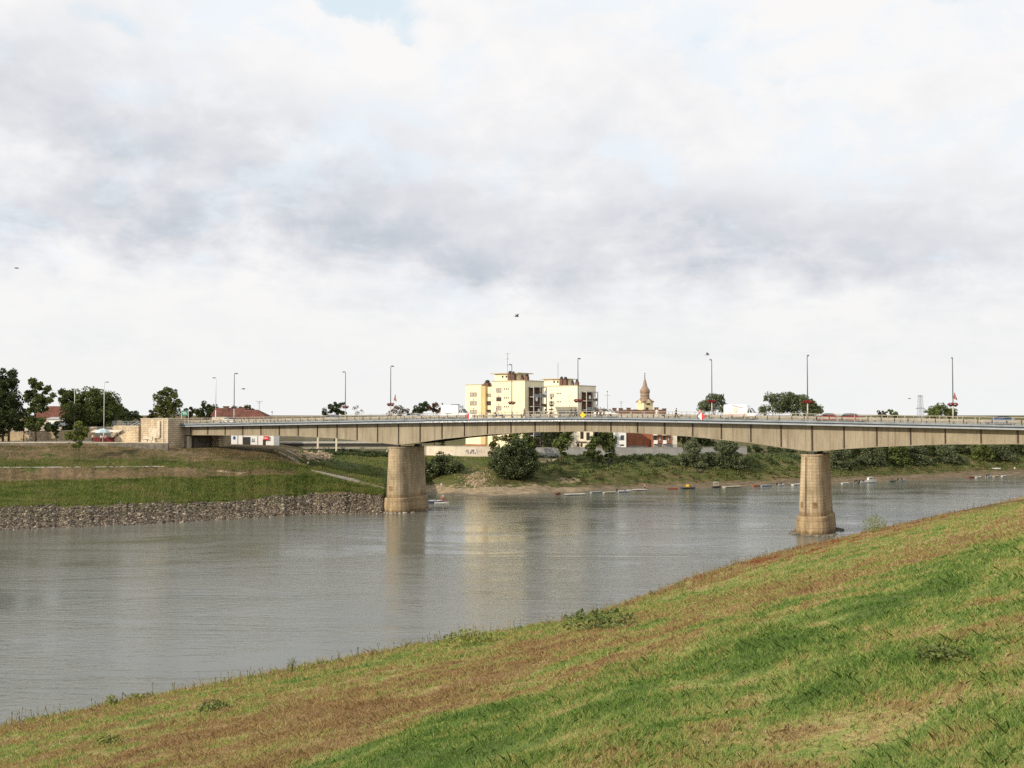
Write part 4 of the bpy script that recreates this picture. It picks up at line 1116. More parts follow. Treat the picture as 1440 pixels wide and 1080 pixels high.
# balconies on the right side
def balconies(t, f, x0, y0, y1, z0, z1, nfl, ncol, back, depth=1.7, dishes=()):
    mb = MB(); mb.box(x0 + 0.003, x0 + .12, y0, y1, z0, z1); mb.build('balcony_back', M[back], t)
    for i in range(nfl + 1):
        z_ = z0 + (z1 - z0) * i / nfl
        mb = MB(); mb.box(x0 + .125, x0 + depth, y0 - .1, y1 + .1, z_ - .14, z_ + .1); mb.build('balcony_slab', M['grey_wall'], t)
    for i in range(nfl):
        z_ = z0 + (z1 - z0) * i / nfl
        mb = MB(); mb.box(x0 + depth - .08, x0 + depth - .02, y0, y1, z_ + .105, z_ + .85); mb.build('balcony_railing', M['brown_panel'] if i % 2 else M['steel_grey'], t)
    for j in range(ncol + 1):
        y_ = y0 + (y1 - y0) * j / ncol
        mb = MB(); mb.box(x0 + depth + .003, x0 + depth + .18, y_ - .14, y_ + .14, z0 - .1, z1 + .1); mb.build('balcony_post', M['pole_pale'], t)
    for (fy, fz, r) in dishes:
        dish(t, x0 + depth + .2, y0 + (y1 - y0) * fy, z0 + (z1 - z0) * fz, r, 'x')
y0b = f1.on_x(743.5, 560)[0]; y1b = f1.on_x(764, 560)[0] - 1.0
zb1 = f1.on_x(745, 544.5)[1]
balconies(t, f1, 0.0, y0b, y1b, zb1 - 2.85 * 7, zb1, 7, 2, 'brown_panel', 1.7, ((.85, .92, .75), (.15, .82, .6), (.3, .66, .5), (.8, .64, .5), (.25, .5, .5)))

C2 = W(813, 582, 322); C2.z = 7.0
f2 = Frame(C2, AA)
t = thing('apartment_block', 'paler yellow apartment block right, behind a dark spruce', 'apartment building', C2, AA)
X2 = lambda u, v=560: f2.on_y(u, v)[0]
zr = f2.on_y(812, 542.5)[1]; xl = X2(752)
mb = MB(); mb.box(xl, 0, 0, 11, 0, zr); mb.build('wall', M['pale_yellow'], t)
mb = MB(); mb.box(xl - .1, .15, -.15, 11.1, zr, zr + .22); mb.build('roof', M['beige_panel'], t)
xq0, xq1 = X2(761), X2(786)
mb = MB(); mb.box(xq0, xq1, 1.6, 8.5, zr + .22, zr + 2.3); ph = mb.build('penthouse', M['pale_yellow'], t)
mb = MB(); mb.box(xq0 - 1.2, xq1 + 1.2, .9, 9.2, zr + 2.3, zr + 2.52); mb.build('roof', M['beige_panel'], ph)
for k in range(2):
    mb = MB(); x_ = X2(775.5 + 5.2 * k, 540); mb.box(x_ - .3, x_ + .3, 1.57, 1.597, zr + 1.1, zr + 1.75); mb.build('vent', M['black'], ph)
chimney(t, X2(787.5), 1.0, zr + .22, zr + 2.2, .55); chimney(t, X2(792.5), 1.2, zr + .22, zr + 2.1, .6)
chimney(t, X2(800.5), 2.0, zr + .22, zr + 1.0, .45); chimney(t, X2(806), 2.4, zr + .22, zr + 1.3, .5)
antenna(t, X2(774, 520), 4.5, zr + 2.52, 5.2, ((.8, .35), (.6, .3)))
for v_ in (553.3, 565):
    for k in range(3):
        mb = MB(); x_, z_ = f2.on_y(783.5 + 2.3 * k, v_); mb.box(x_ - .17, x_ + .17, -.03, -.003, z_ - .22, z_ + .22); mb.build('vent', M['black'], t)
for (u0, v0, u1, v1) in ((773, 553.5, 779, 558.5), (772.5, 564.5, 779.5, 570)):
    x0, z1_ = f2.on_y(u0, v0); x1, z0_ = f2.on_y(u1, v1); window(t, x0, x1, z0_, z1_, 0.0, 'curtain')
for (u0, v0, u1, v1) in ((810.5, 623.5, 814, 628.5), (816.5, 623.5, 820, 628.5)):
    pass
mb = MB(); z_ = f2.on_y(790, 577)[1]; mb.box(X2(784), 0.02, -0.08, -.003, z_ - 2.5, z_); mb.build('base_band', M['grey_wall'], t)
y0b = f2.on_x(818, 560)[0]; y1b = f2.on_x(835.5, 560)[0] - .8
zb1 = f2.on_x(818, 551)[1]
balconies(t, f2, 0.0, y0b, y1b, zb1 - 2.85 * 6, zb1, 6, 2, 'brown_panel', 1.7, ((.2, .9, .6), (.62, .9, .6), (.85, .74, .7)))

# ------------------------------------------------------------------ riverside buildings seen under the span
def simple_building(name, label, u0, u1, Y, z0, v_top, depth, wall, ang=0.0, roof=None, cat='building'):
    o = W(u0, 600, Y); o.z = z0
    f = Frame(o, ang); x1 = f.on_y(u1, 600)[0]; zt_ = f.on_y(u0, v_top)[1] if v_top < 1000 else v_top - 1000
    t = thing(name, label, cat, o, ang)
    mb = MB(); mb.box(0, x1, 0, depth, 0, zt_); mb.build('wall', M[wall], t)
    if roof:
        mb = MB(); mb.box(-.15, x1 + .15, -.15, depth + .15, zt_, zt_ + .2); mb.build('roof', M[roof], t)
    return t, f, x1, zt_
t, f, x1, zz_ = simple_building('white_house', 'plain white house with one small window beside the brick hall', 866, 880.5, 305, 7.0, 596, 8, 'white_paint', 0, 'grey_wall', 'house')
x0, z1_ = f.on_y(872.5, 612); xx, z0_ = f.on_y(877.5, 619); window(t, x0, xx, z0_, z1_, 0, 'glass', 'steel_grey')
x0, z1_ = f.on_y(872.5, 625); xx, z0_ = f.on_y(877.5, 627); mb = MB(); mb.box(x0, xx, -.03, -.003, z0_, z1_); mb.build('vent', M['black'], t)
t, f, x1, zz_ = simple_building('brick_hall', 'long hall with a blank orange brick wall', 882, 917, 312, 7.0, 600, 10, 'brick', 0, 'grey_wall')
x0, z1_ = f.on_y(882, 627); mb = MB(); mb.box(0.02, x1 - 1.5, -1.2, -.003, z1_ - .25, z1_); mb.build('canopy', M['grey_wall'], t)
mb = MB(); mb.box(.1, x1 - 2, -.05, -.003, 0.5, z1_ - .3); mb.build('door', M['dark_iron'], t)
t, f, x1, zz_ = simple_building('balcony_house', 'red brick house with white balconies beside the brick hall', 918, 943, 308, 7.0, 603, 10, 'brick', 0, 'grey_wall', 'house')
zb = f.on_y(918, 624.5)[1]
mb = MB(); mb.box(-.04, x1 + .04, -.06, -.003, 0, zb); mb.build('base_band', M['grey_wall'], t)
for (u0, u1) in ((918.5, 924), (931.5, 936.5)):
    x0, z1_ = f.on_y(u0, 613); xx, z0_ = f.on_y(u1, 624)
    mb = MB(); mb.box(x0, xx, -1.2, -.003, z0_, z0_ + .2); mb.box(x0, xx, -1.2, -1.1, z0_ + .2, z0_ + 1.1); mb.box(x0, xx, -1.2, -.003, z1_ + .2, z1_ + .9); mb.build('balcony', M['white_paint'], t)
    mb = MB(); mb.box(x0 + .1, xx - .1, -.05, -.003, z0_ + .2, z1_ + .2); mb.build('door', M['glass'], t)
for (u0, u1) in ((926, 929.5), (938.5, 941)):
    x0, z1_ = f.on_y(u0, 614); xx, z0_ = f.on_y(u1, 620); window(t, x0, xx, z0_, z1_, 0, 'curtain', mull=0)
for u0 in (919.5, 926, 932.5):
    x0, z1_ = f.on_y(u0, 627); xx, z0_ = f.on_y(u0 + 3, 631); window(t, x0, xx, z0_, z1_, -.06, 'curtain', mull=0)
t, f, x1, zz_ = simple_building('beige_house', 'narrow beige house end with grey base, right of the balconies', 943.3, 952, 308.5, 7.0, 606, 9, 'cream_wall', 0, 'grey_wall', 'house')
zb = f.on_y(943, 624.5)[1]; mb = MB(); mb.box(-.003, x1 + .03, -.05, -.003, 0, zb); mb.build('base_band', M['grey_wall'], t)
# lower wing of the right block, seen below the girder
t, f, x1, zz_ = simple_building('low_wing', 'cream low house with two small windows under the span', 803.5, 834, 302, 7.0, 600, 9, 'pale_yellow', 0, 'grey_wall', 'house')
for (u0, v0, u1, v1) in ((811, 623.5, 814.3, 628.3), (816.5, 623.5, 819, 628.3), (816, 607, 820.5, 617), (824.5, 608, 829, 619)):
    x0, z1_ = f.on_y(u0, v0); xx, z0_ = f.on_y(u1, v1); window(t, x0, xx, z0_, z1_, 0, 'glass')
x0, z1_ = f.on_y(810, 620.8); mb = MB(); mb.box(x0, x0 + 3.2, -.5, -.003, z1_ - .15, z1_); mb.build('ledge', M['brown_panel'], t)
# flood wall
wp = [XY(533, 286), XY(552, 289.5), XY(600, 294), XY(640, 291.5), XY(690, 291)]
t = polywall('flood_wall', 'long cream flood wall with blue and orange graffiti', 'wall', wp, 5.5, [7.0, 9.7, 9.9, 9.95, 9.95], 0.5, (M['cream_wall'], M['pale_stone']), 0.14)
mg = MB(); rg = random.Random(5)
gf = W(655, 634, 291.2)
def gline(pts, r, mi): mg.tube([Vector((gf.x + a_, gf.y - 0.03, gf.z + b_)) - Vector(t.location) for a_, b_ in pts], r, 4, mi)
for k in range(11):
    x_ = 0.1 + .52 * k; gline([(x_ + rg.uniform(-.2, .2), rg.uniform(-.9, .5)) for _ in range(4)], .055, rg.choice((0, 0, 1)))
for k in range(4): gline([(5.8 + .65 * math.cos(a_ * .9 + k) * (1 - .2 * k), -.25 + .65 * math.sin(a_ * .9 + k) * (1 - .2 * k)) for a_ in range(8)], .10, 2)
for k in range(3): gline([(7.4 + k * .5, -.8), (7.6 + k * .5, .1), (7.3 + k * .5, .3)], .05, 3)
mg.build('graffiti', [M['blue_paint'], simple('violet_paint', (.22, .14, .4), .6, .1, 2), M['orange_paint'], M['steel_grey']], t)
wp = [XY(690.3, 291), XY(760, 292.5), XY(850, 296.5), XY(960, 303), XY(1050, 310.5)]
polywall('flood_wall', 'long grey flood wall behind the bushes', 'wall', wp, 5.5, [9.55, 9.5, 9.4, 9.2, 9.2], 0.5, (M['grey_wall'], M['concrete']), 0.14)
# ------------------------------------------------------------------ white kiosk and low side bridge, left under the deck
t, f, x1, zz_ = simple_building('kiosk', 'white panelled kiosk with a dark doorway and a small red sign', 324, 385, 250, 10.6, 604, 6, 'white_paint', 0, 'grey_wall', 'kiosk')
for u_ in (334.5, 341.5, 362.5):
    x_ = f.on_y(u_, 620)[0]; mb = MB(); mb.box(x_ - .07, x_ + .07, -.03, -.003, .2, zz_ - .1); mb.build('panel_joint', M['brown_panel'], t)
for (u0, v0, u1, v1) in ((341.6, 614.5, 352, 626), (369.7, 618, 373.5, 629)):
    x0, z1_ = f.on_y(u0, v0); xx, z0_ = f.on_y(u1, v1); mb = MB(); mb.box(x0, xx, -.06, -.004, max(.1, z0_), z1_); mb.build('door', M['dark_iron'], t)
x0, z1_ = f.on_y(371, 613.3); xx, z0_ = f.on_y(378.2, 618.8); mb = MB(); mb.box(x0, xx, -.35, -.07, z0_, z1_); sg = mb.build('sign', M['red_paint'], t)
mb = MB()
for k in range(3): mb.box(x0 + .2 + k * .3, x0 + .4 + k * .3, -.358, -.351, z0_ + .35, z0_ + .6)
mb.build('lettering', M['white_paint'], sg)
xc, zc = f.on_y(329.5, 615.8); mb = MB()
mb.lathe([(.02, -.42), (.28, -.3), (.36, 0), (.2, .35), (.02, .5)], 10, c=(xc, -.04, zc)); o = mb.build('emblem', M['blue_paint'], t); 
for v_ in o.data.vertices: v_.co.y = -.04 + (v_.co.y + .04) * .08
xc, zc = f.on_y(356, 619); mb = MB(); mb.box(xc - .38, xc + .38, -.05, -.02, zc - .45, zc - .1); mb.box(xc - .3, xc - .12, -.05, -.02, zc - .1, zc + .4); mb.box(xc + .12, xc + .3, -.05, -.02, zc - .1, zc + .4); mb.build('emblem', M['steel_grey'], t)
o_ = W(384, 623, 268); o_.z = 0
t = thing('side_bridge', 'low steel footbridge with pale railing behind the kiosk', 'bridge', (o_.x, o_.y, 10.5), math.radians(2))
L_ = 33
mb = MB(); mb.box(0, L_, 0, 4, 0.25, 1.0); mb.build('girder', M['dark_iron'], t)
mb = MB(); mb.box(0, L_, -.12, 4.1, 1.0, 1.35); mb.build('deck', M['pole_pale'], t)
mb = MB(); mb.box(0, L_, -.3, -.12, -.35, -.1); mb.build('service_pipe', M['pole_pale'], t)
mb = MB(); mb.box(0, L_, -.06, 0, 2.55, 2.66)
for k in range(56): mb.box(k * .6, k * .6 + .05, -.05, -.01, 1.352, 2.55)
mb.build('railing', M['steel_grey'], t, fixn=False)
for u_ in (447, 473):
    p = W(u_, 620, 264); p.z = 9.2
    t = thing('concrete_post', 'pale concrete post %s the side bridge' % ('left, nearer' if u_ == 447 else 'right, at the end of'), 'post', p)
    mb = MB(); mb.box(-.22, .22, -.22, .22, 0, 5.2); mb.box(-.3, .3, -.3, .3, 5.2, 5.35); mb.build('shaft', M['cream_wall'], t)

# ------------------------------------------------------------------ church tower, roofs and masts beyond the deck
o = W(907, 582, 430); o.z = 6
t = thing('church_tower', 'yellow church tower with a brown onion dome and spire', 'church tower', o, math.radians(28))
hb = 430 / F
def zc(v): return CAMZ - (v - 582) * hb - 6 - 0.0
w_ = 8.0 * hb
mb = MB(); mb.box(-w_, w_, -w_, w_, 0, zc(566)); mb.build('wall', M['church_yellow'], t)
mb = MB(); mb.box(-w_ - .35, w_ + .35, -w_ - .35, w_ + .35, zc(566), zc(566) + .5)
for a_ in (0, 90, 180, 270):
    R_m = Matrix.Rotation(math.radians(a_), 3, 'Z')
    vs = [R_m @ Vector(p) for p in ((-w_ - .3, -w_ - .3, zc(566) + .5), (w_ + .3, -w_ - .3, zc(566) + .5), (w_ * .55, -w_ * .55, zc(560)), (-w_ * .55, -w_ * .55, zc(560)), (0, -w_ - .32, zc(563)))]
    mb.add(vs, [(0, 1, 4), (1, 2, 3, 4), (0, 4, 3)])
mb.build('cornice', M['copper'], t)
for a_ in (0, 90, 180, 270):
    mb = MB(); R_m = Matrix.Rotation(math.radians(a_), 3, 'Z')
    mb.add([R_m @ Vector(p) for p in ((-w_ * .62, -w_ - .42, zc(566) - .2), (w_ * .62, -w_ - .42, zc(566) - .2), (0, -w_ - .42, zc(562)), (-w_ * .62, -w_ * .8, zc(566) - .2), (w_ * .62, -w_ * .8, zc(566) - .2), (0, -w_ * .6, zc(562)))], [(0, 1, 2), (5, 4, 3), (1, 0, 3, 4), (2, 1, 4, 5), (0, 2, 5, 3)])
    mb.build('gable', M['church_yellow'], t)
k = hb
mb = MB(); mb.lathe([(7.4*k, zc(563)), (6.4*k, zc(559)), (6.2*k, zc(556.5)), (6.7*k, zc(555.8)), (6.5*k, zc(555)), (5.9*k, zc(554)), (6.9*k, zc(552.4)), (7.1*k, zc(550.3)), (6.5*k, zc(547.8)), (4.9*k, zc(545.8)), (3.4*k, zc(543.3)), (2.7*k, zc(540)), (2.0*k, zc(537)), (1.0*k, zc(533.5)), (.55*k, zc(531.8))], 20)
dm = mb.build('onion_dome', M['copper'], t, smooth=True)
mb = MB(); mb.lathe([(.25*k, zc(533)), (.35*k, zc(532)), (1.1*k, zc(531.3)), (.35*k, zc(530.4)), (.3*k, zc(529.3)), (1.0*k, zc(528.6)), (.3*k, zc(527.8)), (.3*k, zc(526)), (.85*k, zc(525)), (.2*k, zc(524))], 10)
mb.build('finial', M['dark_iron'], dm)
for sx in (0, 1):
    for (c_, zz1, zz2, ww) in ((0, 569.5, 564.5 + 3, .9), (-.3 * w_, 577, 573, .7)):
        mb = MB()
        if sx == 0: mb.box(c_ - ww, c_ + ww, -w_ - .06, -w_ - .003, zc(zz1), zc(zz2))
        else: mb.box(w_ + .003, w_ + .06, c_ - ww, c_ + ww, zc(zz1), zc(zz2))
        mb.build('window', M['glass'], t)
def house(label, u0, u1, Y, v_eave, v_ridge, wall, roof, chims=(), ang=0, hip=False, z0=6, ant=None, group=None, depth=9):
    o = W(u0, 582, Y); o.z = z0
    f = Frame(o, ang); x1 = f.on_y(u1, 582)[0]
    ze = CAMZ - (v_eave - 582) * Y / F - z0; zr_ = CAMZ - (v_ridge - 582) * Y / F - z0
    t = thing('house', label, 'house', o, ang, group)
    mb = MB(); mb.box(0, x1, 0, depth, 0, ze); mb.build('wall', M[wall], t)
    i = (x1 * .32 if hip else 0.0)
    mb = MB(); e = .35
    mb.add([(-e, -e, ze), (x1 + e, -e, ze), (x1 + e, depth + e, ze), (-e, depth + e, ze), (i - (0 if hip else e), depth / 2, zr_), (x1 - i + (0 if hip else e), depth / 2, zr_)],
           [(0, 1, 5, 4), (2, 3, 4, 5), (1, 2, 5), (3, 0, 4), (3, 2, 1, 0)])
    rf = mb.build('roof', M[roof], t)
    for (uc, vt) in chims:
        xc = f.on_y(uc, 580, depth * .4)[0]; zt2 = CAMZ - (vt - 582) * Y / F - z0
        mb = MB(); mb.box(xc - .7, xc + .7, depth * .4 - .5, depth * .4 + .5, zr_ - 1.6, zt2); mb.box(xc - .8, xc + .8, depth * .4 - .6, depth * .4 + .6, zt2, zt2 + .2); mb.build('chimney', M['terracotta'], rf)
    if ant:
        xc = f.on_y(ant[0], 570)[0]; zt2 = CAMZ - (ant[1] - 582) * Y / F - z0
        antenna(t, xc, depth / 2, zr_ - .3, zt2 - zr_, ((.97, .9), (.8, .5)))
    return t
house('long brown roofed house with chimneys in front of the church tower', 878, 936, 372, 583, 576, 'beige_panel', 'roof_brown', ((884, 574), (894, 576.5), (908, 576.5), (923, 573.5), (934, 575)))
house('low brown roofed house with two chimneys beside the white car', 861, 879, 360, 583, 577.5, 'cream_wall', 'roof_brown', ((864, 574.3), (873, 574.5)), ant=(875.5, 563))
house('red hipped roof house at the left end of the bridge with an antenna', 320, 374, 262, 588, 576, 'cream_wall', 'roof_tile', (), 0, True, 12, (358.5, 562))
house('smaller red roofed house left of the hipped roof house', 298, 338, 285, 585, 573.5, 'cream_wall', 'roof_tile', ((318, 572),), 0, False, 12)
house('dark red roofed house between the promenade trees', 38, 96, 275, 591.5, 571, 'cream_wall', 'roof_tile', (), 0, True, 12)
house('white walled house with pale awning behind the promenade trees', 66, 92, 262, 589.5, 586.5, 'white_paint', 'grey_wall', (), 0, False, 12, depth=7)
# mast by the white car and small pole left
def mast(label, u, Y, v_top, v_bot, arms):
    p = W(u, v_bot, Y); h = (v_bot - v_top) * Y / F
    t = thing('antenna_mast', label, 'mast', p)
    mb = MB(); mb.tube([(0, 0, 0), (0, 0, h)], [.16, .07], 6); mb.build('pole', M['steel_grey'], t)
    for (fz, l) in arms:
        mb = MB(); mb.tube([(-l, 0, h * fz), (l, 0, h * fz)], .06, 5); mb.build('crossbar', M['steel_grey'], t)
    mb = MB(); mb.box(-.18, .18, -.15, .15, h, h + .35); mb.build('beacon', M['dark_iron'], t)
mast('grey mast with crossbar rising behind the white car on the bridge', 854.3, 400, 551, 592, ((.88, 1.1),))
mast('thin dark mast left of the bridge centre, beyond the red roofs', 382.5, 330, 580, 597, ((.6, .5),))
# lattice pylon
o = W(1294.5, 592, 520)
t = thing('pylon', 'steel lattice power pylon beyond the right end of the bridge', 'pylon', (o.x, o.y, 8), math.radians(10))
hh = CAMZ + (582 - 555.5) * 520 / F - 8
mb = MB()
for sx in (-1, 1):
    for sy in (-1, 1): mb.tube([(sx * 1.6, sy * 1.6, 0), (sx * .75, sy * .75, hh)], .09, 4)
for k in range(14):
    z0, z1 = hh * k / 14, hh * (k + 1) / 14; a0 = 1.6 - .85 * k / 14; a1 = 1.6 - .85 * (k + 1) / 14
    for sy in (-1, 1):
        mb.tube([(-a0, sy * a0, z0), (a1, sy * a1, z1)], .055, 4); mb.tube([(a0, sy * a0, z0), (-a1, sy * a1, z1)], .055, 4)
    for sx in (-1, 1): mb.tube([(sx * a0, -a0, z0), (sx * a1, a1, z1)], .05, 4)
mb.build('lattice_mast', M['steel_grey'], t)
for fz, l in ((.97, 1.3), (.67, 2.6), (.42, 2.6)):
    mb = MB(); mb.tube([(-l, 0, hh * fz), (l, 0, hh * fz)], .11, 4); mb.tube([(-l, 0, hh * fz), (0, 0, hh * fz + .8), (l, 0, hh * fz)], .06, 4); mb.build('crossarm', M['steel_grey'], t)
# ------------------------------------------------------------------ trees and bushes
def make_tree(name, label, cat, u, Y, blobs, leaf='leaf_mid', size=0.42, dens=1.0, group=None, trunk=0.28, trunks=None, seed=1, top=None, zb=None, second=None, sparse=1.0, gap=0.0):
    """blobs: crown masses (u, v, ru, rv) measured at distance Y; each gets real depth"""
    rg = np.random.default_rng(seed)
    b0 = base(u, Y)
    if zb is not None: b0.z = zb
    t = thing(name, label, cat, b0, 0, group)
    k = Y / F
    P = []; cen = []
    for (bu, bv, ru, rv) in blobs:
        c = W(bu, bv, Y) - b0
        rx, rz = ru * k, rv * k; ry = min(rx, rz * 1.3) * 0.95
        c.y += rg.uniform(-.35, .35) * ry
        cen.append(c)
        vol = (rx * ry + rx * rz + ry * rz)
        nsub = int(max(6, min(24, vol * 1.1)))
        sr = 0.42 * (rx * ry * rz) ** (1 / 3)
        dv = rg.normal(size=(nsub, 3)); dv /= np.linalg.norm(dv, axis=1)[:, None]
        rad = rg.uniform(0.25, 0.86, nsub) ** 0.6
        sc = dv * rad[:, None] * np.array([rx, ry, rz])
        nl = int(vol * 95 * dens * (0.42 / size) ** 2 / nsub) + 6
        for s_ in sc:
            m_ = rg.uniform(0.62, 1.28) * sr
            d_ = rg.normal(size=(nl, 3)); d_ /= np.linalg.norm(d_, axis=1)[:, None]
            rr = m_ * rg.uniform(0.35, 1.05, nl) ** 0.5
            P.append(d_ * rr[:, None] * [1, 1, .8] + s_ + np.array(c))
    P = np.concatenate(P)
    if sparse < 1: P = P[rg.random(len(P)) < sparse]
    P = P[P[:, 2] > 0.1]
    leaf_obj('crown', P, size, M[leaf], t, rg, 0.25)
    if second:
        sel = P[rg.random(len(P)) < second[1]]; leaf_obj('crown', sel + rg.normal(0, .15, sel.shape), size, M[second[0]], t, rg, 0.25)
    # trunk and limbs
    ztop = max(c.z for c in cen)
    for off in (trunks or [0.0]):
        mb = MB(); H = ztop * 0.75; r0 = trunk
        lean = rg.uniform(-.05, .05) * H
        tip = Vector((off + lean, 0, H))
        mb.tube([(off, 0, -.3), (off + lean * .2, 0, H * .3), (off + lean * .6, 0, H * .65), tip], [r0 * 1.25, r0, r0 * .7, r0 * .25], 8)
        for c in cen[:7]:
            z0 = min(H * .8, max(H * .25, c.z * .55))
            st = Vector((off + lean * z0 / H, 0, z0)); md = st.lerp(c, .5) + Vector((0, 0, .1 * (c - st).length))
            mb.tube([st, md, c], [r0 * .5, r0 * .32, r0 * .1], 5)
        mb.build('trunk', M['bark'], t, smooth=True)
    return t
